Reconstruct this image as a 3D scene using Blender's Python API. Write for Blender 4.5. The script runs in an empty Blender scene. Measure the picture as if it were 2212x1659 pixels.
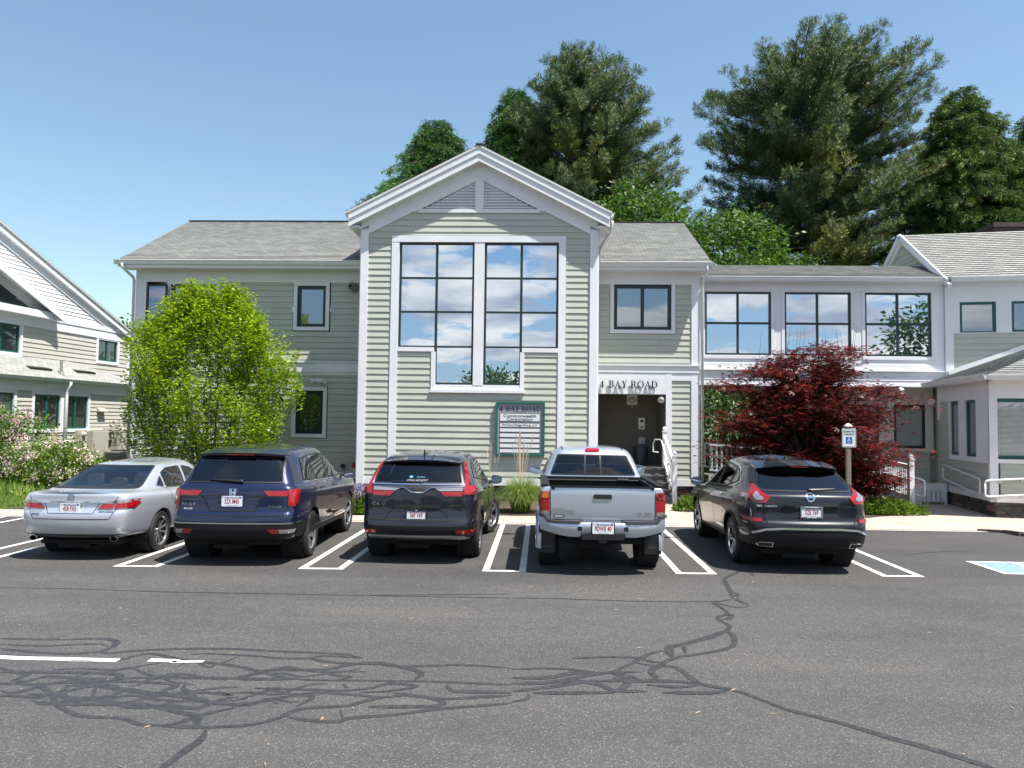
import bpy, bmesh, math, random
import numpy as np
from mathutils import Matrix, Vector
from mathutils.bvhtree import BVHTree
from mathutils.geometry import delaunay_2d_cdt, tessellate_polygon
PI = math.pi
R_ = math.radians
scene = bpy.context.scene
COL = scene.collection

# ------------------------------------------------------------------ camera
CAM_H, FD = 2.2, 1662.0
cam_m = (Matrix.Rotation(R_(2.2), 4, 'Z') @ Matrix.Rotation(PI / 2 + R_(2.79), 4, 'X') @ Matrix.Rotation(R_(0.72), 4, 'Z'))
cd = bpy.data.cameras.new('camera')
cam = bpy.data.objects.new('camera', cd)
COL.objects.link(cam)
cam.matrix_world = Matrix.Translation((0, 0, CAM_H)) @ cam_m
cd.sensor_width = 36.0
cd.lens = 36.0 * FD / 2212.0
cd.clip_start = 0.1
cd.clip_end = 2000
scene.camera = cam

# ------------------------------------------------------------------ sun and sky
SUN = Vector((0.40, -0.24, 1.0)).normalized()
sl = bpy.data.lights.new('sun', 'SUN')
sl.energy = 5.0
sl.angle = R_(0.53)
sl.color = (1.0, 0.955, 0.89)
so = bpy.data.objects.new('sun', sl)
COL.objects.link(so)
so.rotation_euler = (-SUN).to_track_quat('-Z', 'Y').to_euler()

world = bpy.data.worlds.new('World')
scene.world = world
world.use_nodes = True
wt = world.node_tree
wt.nodes.clear()


def wn(t, **k):
    n = wt.nodes.new(t)
    for a, b in k.items():
        setattr(n, a, b)
    return n


sky = wn('ShaderNodeTexSky', sky_type='NISHITA', sun_disc=False, sun_elevation=math.asin(SUN.z),
         sun_rotation=math.atan2(SUN.x, SUN.y), altitude=50, air_density=1.25, dust_density=0.55, ozone_density=1.1)
bg = wn('ShaderNodeBackground')
bg.inputs['Strength'].default_value = 0.092
tc = wn('ShaderNodeTexCoord')
sep = wn('ShaderNodeSeparateXYZ')
wt.links.new(tc.outputs['Generated'], sep.inputs[0])


def wm(op, a, b=None, clamp=False):
    n = wn('ShaderNodeMath', operation=op, use_clamp=clamp)
    for i, s in enumerate([a, b]):
        if s is None:
            continue
        if isinstance(s, (int, float)):
            n.inputs[i].default_value = s
        else:
            wt.links.new(s, n.inputs[i])
    return n.outputs[0]


# broken cumulus cloud in the half of the sky behind the photographer (seen mirrored in the windows)
zz = wm('ADD', wm('MAXIMUM', sep.outputs[2], 0.0), 0.16)
cx = wm('DIVIDE', sep.outputs[0], zz)
cy = wm('DIVIDE', sep.outputs[1], zz)
cmb = wn('ShaderNodeCombineXYZ')
wt.links.new(cx, cmb.inputs[0])
wt.links.new(cy, cmb.inputs[1])
n1 = wn('ShaderNodeTexNoise')
n1.inputs['Scale'].default_value = 1.75
n1.inputs['Detail'].default_value = 9
n1.inputs['Roughness'].default_value = 0.56
n1.inputs['Distortion'].default_value = 0.25
wt.links.new(cmb.outputs[0], n1.inputs['Vector'])
n2 = wn('ShaderNodeTexNoise')
n2.inputs['Scale'].default_value = 2.3
n2.inputs['Detail'].default_value = 6
wt.links.new(cmb.outputs[0], n2.inputs['Vector'])
mask = wm('MULTIPLY', wm('SUBTRACT', n1.outputs[0], 0.455), 16.0, True)
back = wm('MULTIPLY', wm('SUBTRACT', wm('MULTIPLY', sep.outputs[1], -1.0), 0.12), 6.0, True)
up = wm('MULTIPLY', wm('SUBTRACT', 0.85, sep.outputs[2]), 5.0, True)
fac = wm('MULTIPLY', wm('MULTIPLY', mask, back), up)
cr = wn('ShaderNodeValToRGB')
cr.color_ramp.elements[0].position = 0.36
cr.color_ramp.elements[0].color = (2.7, 3.2, 4.1, 1)
cr.color_ramp.elements[1].position = 0.62
cr.color_ramp.elements[1].color = (6.6, 6.7, 6.8, 1)
wt.links.new(n2.outputs[0], cr.inputs[0])
mx = wn('ShaderNodeMix', data_type='RGBA')
wt.links.new(fac, mx.inputs[0])
mb_ = wn('ShaderNodeMix', data_type='RGBA')      # deeper blue between the clouds
wt.links.new(wm('MULTIPLY', wm('MULTIPLY', back, up), 0.65), mb_.inputs[0])
tint = wn('ShaderNodeMix', data_type='RGBA', blend_type='MULTIPLY')
tint.inputs[0].default_value = 1.0
tint.inputs[7].default_value = (0.955, 1.035, 1.03, 1)
wt.links.new(sky.outputs[0], tint.inputs[6])
wt.links.new(tint.outputs[2], mb_.inputs[6])
mb_.inputs[7].default_value = (1.25, 2.5, 4.6, 1)
wt.links.new(mb_.outputs[2], mx.inputs[6])
wt.links.new(cr.outputs[0], mx.inputs[7])
wt.links.new(mx.outputs[2], bg.inputs['Color'])
wo = wn('ShaderNodeOutputWorld')
wt.links.new(bg.outputs[0], wo.inputs['Surface'])
vs = scene.view_settings
vs.view_transform = 'Standard'
vs.look = 'None'
vs.exposure = 0.92
vs.gamma = 1
vs.use_curve_mapping = False
scene.cycles.use_denoising = True
scene.cycles.max_bounces = 8
scene.cycles.transparent_max_bounces = 12
scene.cycles.caustics_reflective = False
scene.cycles.caustics_refractive = False
scene.cycles.sample_clamp_indirect = 6

random.seed(7)
rng = np.random.default_rng(11)


# ------------------------------------------------------------------ measuring: where a line of sight meets a wall or the ground
def ray(px, py):
    return (cam_m.to_3x3() @ Vector(((px - 1106) / FD, -(py - 829.5) / FD, -1.0)))


def gnd(px, py, z=0.0):
    r = ray(px, py)
    t = (z - CAM_H) / r.z
    return Vector((r.x * t, r.y * t, z))


# ------------------------------------------------------------------ materials
MATS = {}


def nmat(name):
    m = bpy.data.materials.new(name)
    m.use_nodes = True
    MATS[name] = m
    return m, m.node_tree, m.node_tree.nodes['Principled BSDF']


def N(t, ty, **k):
    n = t.nodes.new(ty)
    for a, b in k.items():
        if a.startswith('i_'):
            n.inputs[a[2:].replace('_', ' ')].default_value = b
        else:
            setattr(n, a, b)
    return n


def ramp(t, src, stops):
    c = t.nodes.new('ShaderNodeValToRGB')
    e = c.color_ramp.elements
    while len(e) < len(stops):
        e.new(0.5)
    for i, (p, col) in enumerate(stops):
        e[i].position = p
        e[i].color = (*col, 1)
    t.links.new(src, c.inputs[0])
    return c.outputs[0]


def mixc(t, f, a, b, mode='MIX'):
    n = t.nodes.new('ShaderNodeMix')
    n.data_type = 'RGBA'
    n.blend_type = mode
    for i, s in ((0, f), (6, a), (7, b)):
        if isinstance(s, (int, float)):
            n.inputs[i].default_value = s
        elif isinstance(s, tuple):
            n.inputs[i].default_value = (*s, 1) if len(s) == 3 else s
        else:
            t.links.new(s, n.inputs[i])
    return n.outputs[2]


def coords(t, scale=(1, 1, 1), kind='Object'):
    c = N(t, 'ShaderNodeTexCoord')
    m = N(t, 'ShaderNodeMapping')
    m.inputs['Scale'].default_value = scale
    t.links.new(c.outputs[kind], m.inputs[0])
    return m.outputs[0]


def noise(t, v, scale, detail=4, rough=0.5):
    n = N(t, 'ShaderNodeTexNoise')
    n.inputs['Scale'].default_value = scale
    n.inputs['Detail'].default_value = detail
    n.inputs['Roughness'].default_value = rough
    if v is not None:
        t.links.new(v, n.inputs['Vector'])
    return n.outputs['Fac']


def bump(t, b, h, dist=0.01, strength=1.0):
    n = N(t, 'ShaderNodeBump')
    n.inputs['Distance'].default_value = dist
    n.inputs['Strength'].default_value = strength
    t.links.new(h, n.inputs['Height'])
    t.links.new(n.outputs[0], b.inputs['Normal'])


def P(name, col, rough=0.5, metal=0.0, coat=0.0, var=0.0, vscale=3.0, bmp=0.0, bscale=60.0, spec=0.5, stretch=(1, 1, 1), emit=None):
    m, t, b = nmat(name)
    b.inputs['Base Color'].default_value = (*col, 1)
    b.inputs['Roughness'].default_value = rough
    b.inputs['Metallic'].default_value = metal
    b.inputs['Coat Weight'].default_value = coat
    b.inputs['Coat Roughness'].default_value = 0.03
    b.inputs['Specular IOR Level'].default_value = spec
    v = coords(t, stretch)
    if var:
        f = noise(t, v, vscale, 6, 0.6)
        lo = tuple(c * (1 - var) for c in col)
        hi = tuple(min(1, c * (1 + var * 0.7)) for c in col)
        t.links.new(ramp(t, f, [(0.3, lo), (0.7, hi)]), b.inputs['Base Color'])
    if bmp:
        bump(t, b, noise(t, v, bscale, 3), bmp)
    if emit:
        b.inputs['Emission Color'].default_value = (*emit[0], 1)
        b.inputs['Emission Strength'].default_value = emit[1]
    return m


def leafmat(name, c1, c2, c3=None, trans=0.35, rough=0.5):
    m, t, b = nmat(name)
    g = N(t, 'ShaderNodeNewGeometry')
    stops = [(0.0, c1), (1.0, c2)] if c3 is None else [(0.0, c1), (0.55, c2), (1.0, c3)]
    col = ramp(t, g.outputs['Random Per Island'], stops)
    v = coords(t)
    f = noise(t, v, 0.7, 3)
    col = mixc(t, 0.6, col, ramp(t, f, [(0.3, (0.72, 0.74, 0.75)), (0.7, (1.15, 1.12, 1.0))]), 'MULTIPLY')
    t.links.new(col, b.inputs['Base Color'])
    b.inputs['Roughness'].default_value = rough
    b.inputs['Specular IOR Level'].default_value = 0.35
    tr = N(t, 'ShaderNodeBsdfTranslucent')
    t.links.new(mixc(t, 1.0, col, (1.25, 1.2, 0.7), 'MULTIPLY'), tr.inputs['Color'])
    ms = N(t, 'ShaderNodeMixShader')
    ms.inputs[0].default_value = trans
    t.links.new(b.outputs[0], ms.inputs[1])
    t.links.new(tr.outputs[0], ms.inputs[2])
    t.links.new(ms.outputs[0], t.nodes['Material Output'].inputs['Surface'])
    return m


def glassmat(name, tint, refl=0.06, rough=0.0):
    """thin window glass: tinted see-through with fresnel reflection"""
    m, t, b = nmat(name)
    t.nodes.remove(b)
    tr = N(t, 'ShaderNodeBsdfTransparent')
    tr.inputs[0].default_value = (*tint, 1)
    gl = N(t, 'ShaderNodeBsdfGlossy')
    gl.inputs['Roughness'].default_value = rough
    gl.inputs['Color'].default_value = (0.95, 0.97, 1.0, 1)
    lw = N(t, 'ShaderNodeFresnel')
    lw.inputs['IOR'].default_value = 1.55
    ad = N(t, 'ShaderNodeMath', operation='ADD', use_clamp=True)
    t.links.new(lw.outputs[0], ad.inputs[0])
    ad.inputs[1].default_value = refl
    ms = N(t, 'ShaderNodeMixShader')
    t.links.new(ad.outputs[0], ms.inputs[0])
    t.links.new(tr.outputs[0], ms.inputs[1])
    t.links.new(gl.outputs[0], ms.inputs[2])
    t.links.new(ms.outputs[0], t.nodes['Material Output'].inputs['Surface'])
    return m


def mirrorglass(name, refl, dark, wav=0.0006, tint=(0.9, 0.95, 1.0)):
    """coated window glass: strong mirror reflection over a dark interior"""
    m, t, b = nmat(name)
    b.inputs['Base Color'].default_value = (*dark, 1)
    b.inputs['Roughness'].default_value = 0.3
    gl = N(t, 'ShaderNodeBsdfGlossy')
    gl.inputs['Roughness'].default_value = 0.0
    gl.inputs['Color'].default_value = (*tint, 1)
    v = coords(t)
    bn = N(t, 'ShaderNodeBump')
    bn.inputs['Distance'].default_value = wav
    t.links.new(noise(t, v, 1.3, 1), bn.inputs['Height'])
    t.links.new(bn.outputs[0], gl.inputs['Normal'])
    ms = N(t, 'ShaderNodeMixShader')
    ms.inputs[0].default_value = refl
    t.links.new(b.outputs[0], ms.inputs[1])
    t.links.new(gl.outputs[0], ms.inputs[2])
    t.links.new(ms.outputs[0], t.nodes['Material Output'].inputs['Surface'])
    return m


def sidingmat(name, col):
    m, t, b = nmat(name)
    v = coords(t, (0.25, 0.25, 5.8))
    f = noise(t, v, 1.6, 3, 0.6)
    v2 = coords(t, (1, 1, 1))
    f2 = noise(t, v2, 0.9, 5, 0.65)
    c = ramp(t, f, [(0.3, tuple(x * 0.93 for x in col)), (0.7, tuple(x * 1.05 for x in col))])
    c = mixc(t, 0.5, c, ramp(t, f2, [(0.3, (0.88, 0.88, 0.86)), (0.7, (1.06, 1.06, 1.06))]), 'MULTIPLY')
    t.links.new(c, b.inputs['Base Color'])
    b.inputs['Roughness'].default_value = 0.62
    bump(t, b, noise(t, coords(t, (3, 3, 40)), 6, 3), 0.0015)
    return m


def shinglemat(name, col):
    """asphalt shingle tabs, drawn along the slope with object coordinates (x along the eave, y up the slope)"""
    m, t, b = nmat(name)
    uv = N(t, 'ShaderNodeUVMap')
    br = N(t, 'ShaderNodeTexBrick', offset=0.5)
    br.inputs['Scale'].default_value = 1.0
    br.inputs['Mortar Size'].default_value = 0.006
    br.inputs['Brick Width'].default_value = 0.26
    br.inputs['Row Height'].default_value = 0.145
    br.inputs['Bias'].default_value = 0.0
    br.inputs['Color1'].default_value = (*[c * 0.84 for c in col], 1)
    br.inputs['Color2'].default_value = (*[min(1, c * 1.14) for c in col], 1)
    br.inputs['Mortar'].default_value = (*[c * 0.35 for c in col], 1)
    t.links.new(uv.outputs[0], br.inputs['Vector'])
    g = noise(t, coords(t), 60, 3, 0.7)
    g2 = noise(t, coords(t), 0.6, 4, 0.6)
    c = mixc(t, 1.0, br.outputs[0], ramp(t, g, [(0.3, (0.75, 0.75, 0.75)), (0.7, (1.2, 1.2, 1.2))]), 'MULTIPLY')
    c = mixc(t, 1.0, c, ramp(t, g2, [(0.3, (0.94, 0.94, 0.95)), (0.7, (1.04, 1.04, 1.03))]), 'MULTIPLY')
    t.links.new(c, b.inputs['Base Color'])
    b.inputs['Roughness'].default_value = 0.9
    b.inputs['Specular IOR Level'].default_value = 0.2
    bump(t, b, g, 0.004)
    return m


M = {}
M['siding'] = sidingmat('sage_siding', (0.455, 0.47, 0.415))
M['siding_tan'] = sidingmat('tan_siding', (0.50, 0.48, 0.43))
M['siding_white'] = sidingmat('white_siding', (0.80, 0.80, 0.80))
M['siding_shaded'] = sidingmat('shaded_recess_siding', (0.13, 0.12, 0.10))  # sage siding with the entry's deep shade put into its colour
M['trim'] = P('white_trim', (0.74, 0.75, 0.78), 0.5, var=0.06, vscale=1.5)
M['gutter'] = P('white_gutter', (0.70, 0.71, 0.71), 0.35, var=0.08, vscale=2)
M['soffit'] = P('soffit_paint', (0.62, 0.61, 0.58), 0.6, var=0.06)
M['frame'] = P('dark_green_frame', (0.012, 0.028, 0.027), 0.35)
M['frame_green'] = P('green_frame', (0.012, 0.085, 0.075), 0.4)
M['shingle'] = shinglemat('grey_shingle', (0.31, 0.312, 0.297))
M['glass_mirror'] = mirrorglass('reflective_glass', 0.74, (0.03, 0.045, 0.06), 0.0014)
M['glass_grey'] = mirrorglass('grey_glass', 0.30, (0.10, 0.12, 0.14), 0.0004)
M['glass_dark'] = mirrorglass('dark_glass', 0.16, (0.015, 0.018, 0.02), 0.0004)
M['glass_purple'] = mirrorglass('purple_glass', 0.25, (0.075, 0.045, 0.17), 0.0004)
M['black'] = P('black_plastic', (0.012, 0.012, 0.013), 0.45)
M['black_shade'] = P('dark_cavity', (0.02, 0.02, 0.02), 0.8)
M['metal_grey'] = P('grey_metal', (0.28, 0.28, 0.27), 0.5, 0.3)
M['white_pvc'] = P('white_pipe', (0.74, 0.75, 0.77), 0.3)


# ------------------------------------------------------------------ objects
OFF = {}


def reg(o, off):
    OFF[o.name] = off


def tag(o, label=None, cat=None, group=None, kind=None):
    if label:
        o['label'] = label
    if cat:
        o['category'] = cat
    if group:
        o['group'] = group
    if kind:
        o['kind'] = kind
    return o


def thing(name, label, cat, loc=(0, 0, 0), rz=0.0, group=None, local=False):
    """an Empty at the thing's base; its parts are given in world coordinates unless local"""
    o = bpy.data.objects.new(name, None)
    o.empty_display_size = 0.3
    COL.objects.link(o)
    o.location = loc
    o.rotation_euler = (0, 0, rz)
    tag(o, label, cat, group)
    reg(o, Vector((0, 0, 0)) if local else Vector(loc))
    return o


class MB:
    def __init__(self, T=None):
        self.v, self.f, self.mi, self.uv = [], [], [], None
        self.T = T

    def add(self, vs, fs, mi=0, T=None):
        T = T or self.T
        n = len(self.v)
        for p in vs:
            p = Vector(p)
            self.v.append(T @ p if T is not None else p)
        for f in fs:
            self.f.append([n + i for i in f])
            self.mi.append(mi)
        return self

    def box(self, x0, x1, y0, y1, z0, z1, mi=0, T=None):
        if x0 > x1: x0, x1 = x1, x0
        if y0 > y1: y0, y1 = y1, y0
        if z0 > z1: z0, z1 = z1, z0
        vs = [(x0, y0, z0), (x1, y0, z0), (x1, y1, z0), (x0, y1, z0), (x0, y0, z1), (x1, y0, z1), (x1, y1, z1), (x0, y1, z1)]
        fs = [(0, 3, 2, 1), (4, 5, 6, 7), (0, 1, 5, 4), (1, 2, 6, 5), (2, 3, 7, 6), (3, 0, 4, 7)]
        return self.add(vs, fs, mi, T)

    def prism_y(self, poly, y0, y1, mi=0, T=None):
        """polygon in (x,z), extruded from y0 to y1"""
        n = len(poly)
        vs = [(p[0], y0, p[1]) for p in poly] + [(p[0], y1, p[1]) for p in poly]
        tri = tessellate_polygon([[Vector((p[0], p[1], 0)) for p in poly]])
        fs = [tuple(a) for a in tri] + [tuple(n + i for i in reversed(a)) for a in tri]
        fs += [(i, (i + 1) % n, n + (i + 1) % n, n + i) for i in range(n)]
        return self.add(vs, fs, mi, T)

    def prism_z(self, poly, z0, z1, mi=0, T=None):
        n = len(poly)
        vs = [(p[0], p[1], z0) for p in poly] + [(p[0], p[1], z1) for p in poly]
        tri = tessellate_polygon([[Vector((p[0], p[1], 0)) for p in poly]])
        fs = [tuple(reversed(a)) for a in tri] + [tuple(n + i for i in a) for a in tri]
        fs += [(i, (i + 1) % n, n + (i + 1) % n, n + i) for i in range(n)]
        return self.add(vs, fs, mi, T)

    def beam(self, a, b, w, h, mi=0, up=(0, 0, 1)):
        """rectangular bar from a to b, w wide, h high"""
        a, b = Vector(a), Vector(b)
        d = (b - a).normalized()
        s = d.cross(Vector(up))
        if s.length < 1e-4:
            s = Vector((1, 0, 0))
        s.normalize()
        u = s.cross(d).normalized()
        s, u = s * w / 2, u * h / 2
        vs = [a - s - u, a + s - u, a + s + u, a - s + u, b - s - u, b + s - u, b + s + u, b - s + u]
        return self.add(vs, [(0, 1, 2, 3), (7, 6, 5, 4), (0, 4, 5, 1), (1, 5, 6, 2), (2, 6, 7, 3), (3, 7, 4, 0)], mi)

    def tube(self, pts, r, n=8, mi=0, cap=True):
        pts = [Vector(p) for p in pts]
        rs = r if isinstance(r, (list, tuple)) else [r] * len(pts)
        vs = []
        ref = Vector((0.31, 0.17, 0.93)).normalized()
        for i, p in enumerate(pts):
            d = (pts[min(i + 1, len(pts) - 1)] - pts[max(i - 1, 0)])
            if d.length < 1e-9:
                d = Vector((0, 0, 1))
            d.normalize()
            s = d.cross(ref)
            if s.length < 0.05:
                s = d.cross(Vector((1, 0, 0)))
            s.normalize()
            u = s.cross(d)
            for k in range(n):
                a = 2 * PI * k / n
                vs.append(p + (s * math.cos(a) + u * math.sin(a)) * rs[i])
        fs = []
        for i in range(len(pts) - 1):
            for k in range(n):
                a, b = i * n + k, i * n + (k + 1) % n
                fs.append((a, b, b + n, a + n))
        if cap:
            fs.append(tuple(reversed(range(n))))
            fs.append(tuple(range((len(pts) - 1) * n, len(pts) * n)))
        return self.add(vs, fs, mi)

    def lathe(self, prof, n=24, mi=0, T=None, arc=2 * PI):
        """profile (r,z) spun about z"""
        vs, fs = [], []
        m = len(prof)
        full = abs(arc - 2 * PI) < 1e-6
        K = n if full else n + 1
        for k in range(K):
            a = arc * k / n
            for r, z in prof:
                vs.append((r * math.cos(a), r * math.sin(a), z))
        for k in range(n):
            k2 = (k + 1) % K
            for i in range(m - 1):
                fs.append((k * m + i, k2 * m + i, k2 * m + i + 1, k * m + i + 1))
        return self.add(vs, fs, mi, T)

    def sphere(self, c, r, n=12, mi=0, sc=(1, 1, 1)):
        prof = [(max(1e-4, r * math.sin(PI * i / 8)), -r * math.cos(PI * i / 8)) for i in range(9)]
        return self.lathe(prof, n, mi, (self.T or Matrix()) @ Matrix.Translation(c) @ Matrix.Diagonal((*sc, 1)))

    def apart(self, key, name, mats, parent=None, **kw):
        """the collected shapes as several parts of the same name, one for each value of key(face centre)"""
        groups = {}
        for i, f in enumerate(self.f):
            c = sum((self.v[k] for k in f), Vector((0, 0, 0))) / len(f)
            groups.setdefault(key(c), []).append(i)
        for k in sorted(groups):
            m = MB()
            idx = {}
            if self.uv is not None:
                m.uv = []
            for i in groups[k]:
                g = []
                for vi in self.f[i]:
                    if vi not in idx:
                        idx[vi] = len(m.v)
                        m.v.append(self.v[vi])
                        if self.uv is not None:
                            m.uv.append(self.uv[vi])
                    g.append(idx[vi])
                m.f.append(g)
                m.mi.append(self.mi[i])
            m.build(name, mats, parent, **kw)

    def build(self, name, mats, parent=None, smooth=False, label=None, cat=None, group=None, kind=None, loc=None, local=False):
        me = bpy.data.meshes.new(name)
        off = Vector((0, 0, 0))
        if parent is not None:
            off = OFF.get(parent.name, off)
        elif loc is not None and not local:
            off = Vector(loc)
        me.from_pydata([tuple(p - off) for p in self.v], [], self.f)
        if not isinstance(mats, (list, tuple)):
            mats = [mats]
        for m in mats:
            me.materials.append(M[m] if isinstance(m, str) else m)
        if len(mats) > 1:
            me.polygons.foreach_set('material_index', self.mi)
        if self.uv is not None:
            ul = me.uv_layers.new(name='UVMap')
            k = 0
            for fi, f in enumerate(self.f):
                for vi in f:
                    ul.data[k].uv = self.uv[vi]
                    k += 1
        me.validate()
        if smooth:
            me.shade_smooth()
            if smooth is not True:
                me.set_sharp_from_angle(angle=R_(smooth))
        me.update()
        o = bpy.data.objects.new(name, me)
        COL.objects.link(o)
        if parent is not None:
            o.parent = parent
            reg(o, OFF.get(parent.name, Vector((0, 0, 0))))
        elif loc is not None:
            o.location = loc
        tag(o, label, cat, group, kind)
        return o


def npmesh(name, V, F, mat, parent=None, label=None, cat=None, group=None, kind=None, off=None, smooth=False):
    """big meshes from numpy arrays; every face has the same number of corners"""
    me = bpy.data.meshes.new(name)
    if off is None:
        off = OFF.get(parent.name, Vector((0, 0, 0))) if parent is not None else Vector((0, 0, 0))
    V = V - np.array(off)[None, :]
    k = F.shape[1]
    me.vertices.add(len(V))
    me.vertices.foreach_set('co', V.astype(np.float32).ravel())
    me.loops.add(F.size)
    me.loops.foreach_set('vertex_index', F.astype(np.int32).ravel())
    me.polygons.add(len(F))
    me.polygons.foreach_set('loop_start', np.arange(0, F.size, k, dtype=np.int32))
    me.materials.append(M[mat] if isinstance(mat, str) else mat)
    me.update(calc_edges=True)
    if smooth:
        me.shade_smooth()
    o = bpy.data.objects.new(name, me)
    COL.objects.link(o)
    if parent is not None:
        o.parent = parent
        reg(o, off)
    tag(o, label, cat, group, kind)
    return o


def textmesh(s, size, bold=0.0, spacing=1.0, res=2, align='CENTER'):
    c = bpy.data.curves.new('t', 'FONT')
    c.body = s
    c.size = size
    c.align_x = align
    c.align_y = 'CENTER'
    c.offset = bold
    c.space_character = spacing
    c.resolution_u = res
    o = bpy.data.objects.new('t', c)
    COL.objects.link(o)
    dg = bpy.context.evaluated_depsgraph_get()
    me = bpy.data.meshes.new_from_object(o.evaluated_get(dg))
    vs = [v.co.copy() for v in me.vertices]
    fs = [list(p.vertices) for p in me.polygons]
    bpy.data.objects.remove(o)
    bpy.data.curves.remove(c)
    bpy.data.meshes.remove(me)
    return vs, fs


def add_text(mb, s, size, x, z, y, mi=0, bold=0.0, spacing=1.0, sx=1.0, th=0.0, align='CENTER'):
    """text standing in the xz plane at depth y, read from -y"""
    vs, fs = textmesh(s, size, bold, spacing, align=align)
    mb.add([(x + v.x * sx, y, z + v.y) for v in vs], fs, mi)
    if th:
        mb.add([(x + v.x * sx, y + th, z + v.y) for v in vs], fs, mi)
    return mb


def isa_symbol(mb, x, z, s, y, mi=0, f=None):
    """wheelchair symbol, height s, centred"""
    def q(pts):
        pts = [(x + a * s, z + b * s) for a, b in pts]
        if f:
            mb.add([f(*p) for p in pts], [tuple(range(len(pts)))], mi)
        else:
            mb.add([(p[0], y, p[1]) for p in pts], [tuple(range(len(pts)))], mi)
    for k in range(10):
        a0, a1 = 2 * PI * k / 10, 2 * PI * (k + 1) / 10
        q([(-0.08, 0.42), (-0.08 + 0.075 * math.cos(a0), 0.42 + 0.075 * math.sin(a0)), (-0.08 + 0.075 * math.cos(a1), 0.42 + 0.075 * math.sin(a1))])
    q([(-0.13, 0.33), (-0.11, -0.08), (-0.01, -0.08), (-0.03, 0.33)])
    q([(-0.02, 0.2), (-0.02, 0.12), (0.18, 0.12), (0.18, 0.2)])
    q([(-0.01, -0.08), (-0.01, 0.01), (0.2, 0.01), (0.2, -0.08)])
    q([(0.13, -0.08), (0.2, -0.08), (0.31, -0.4), (0.23, -0.42)])
    for k in range(14):
        a0, a1 = R_(120 + 235 * k / 14), R_(120 + 235 * (k + 1) / 14)
        cxx, czz = -0.03, -0.2
        q([(cxx + r * math.cos(a), czz + r * math.sin(a)) for r, a in ((0.3, a0), (0.3, a1), (0.225, a1), (0.225, a0))])


# ------------------------------------------------------------------ building kit (local frame: x along the wall, -y outwards, z up)
def frame_T(origin, direction):
    d = Vector((direction[0], direction[1], 0)).normalized()
    n = Vector((-d.y, d.x, 0))          # into the wall
    m = Matrix(((d.x, n.x, 0, origin[0]), (d.y, n.y, 0, origin[1]), (0, 0, 1, 0), (0, 0, 0, 1)))
    return m


def hit(T, px, py, y=0.0):
    """line of sight onto the wall of frame T -> local (x, z)"""
    Ti = T.inverted()
    o = Ti @ Vector((0, 0, CAM_H))
    r = Ti.to_3x3() @ ray(px, py)
    t = (y - o.y) / r.y
    p = o + r * t
    return p.x, p.z


def siding(mb, xl, xr, z0, z1, holes=(), e=0.174, y=0.0, lap=0.023, mi=0, ph=0.0):
    fl = xl if callable(xl) else (lambda z: xl)
    fr = xr if callable(xr) else (lambda z: xr)
    cuts = {z0, z1}
    k = math.floor((z0 - ph) / e)
    while ph + k * e < z1:
        if ph + k * e > z0:
            cuts.add(ph + k * e)
        k += 1
    for h in holes:
        for zc in (h[2], h[3]):
            if z0 < zc < z1:
                cuts.add(zc)
    cuts = sorted(cuts)
    for a, b in zip(cuts[:-1], cuts[1:]):
        if b - a < 1e-4:
            continue
        zm = (a + b) / 2
        kb = math.floor((zm - ph) / e)
        f0, f1 = (a - ph - kb * e) / e, (b - ph - kb * e) / e
        ya, yb = y - lap * (1 - f0) - 0.003, y - lap * (1 - f1) - 0.003
        segs = [(min(fl(a), fl(b)) if callable(xl) else xl, max(fr(a), fr(b)) if callable(xr) else xr)]
        for h in holes:
            if h[2] < zm < h[3]:
                ns = []
                for s in segs:
                    if h[1] <= s[0] or h[0] >= s[1]:
                        ns.append(s)
                    else:
                        if h[0] > s[0]:
                            ns.append((s[0], h[0]))
                        if h[1] < s[1]:
                            ns.append((h[1], s[1]))
                segs = ns
        if e > 0.13:      # butt joints: boards come in lengths and never lie quite flat
            ns = []
            for s in segs:
                rj = random.Random(int(kb * 131 + s[0] * 17))
                x = s[0]
                while s[1] - x > 2.2:
                    x2 = x + rj.uniform(1.6, 4.2)
                    if s[1] - x2 < 0.5:
                        break
                    ns.append((x, x2 - 0.004))
                    x = x2
                ns.append((x, s[1]))
            segs = ns
        ya0, yb0 = ya, yb
        for s0, s1 in segs:
            jv = ((math.sin(kb * 12.9898 + s0 * 78.233) * 43758.5453) % 1.0 - 0.5) * 0.006 * (1 - f0)
            ya, yb = ya0 + jv, yb0 + jv * (1 - f1) * 0.5
            mb.add([(s0, ya, a), (s1, ya, a), (s1, yb, b), (s0, yb, b)], [(0, 1, 2, 3)], mi)
            if f0 < 0.01:
                mb.add([(s0, y - 0.003, a), (s1, y - 0.003, a), (s1, ya, a), (s0, ya, a)], [(0, 1, 2, 3)], mi)


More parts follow.
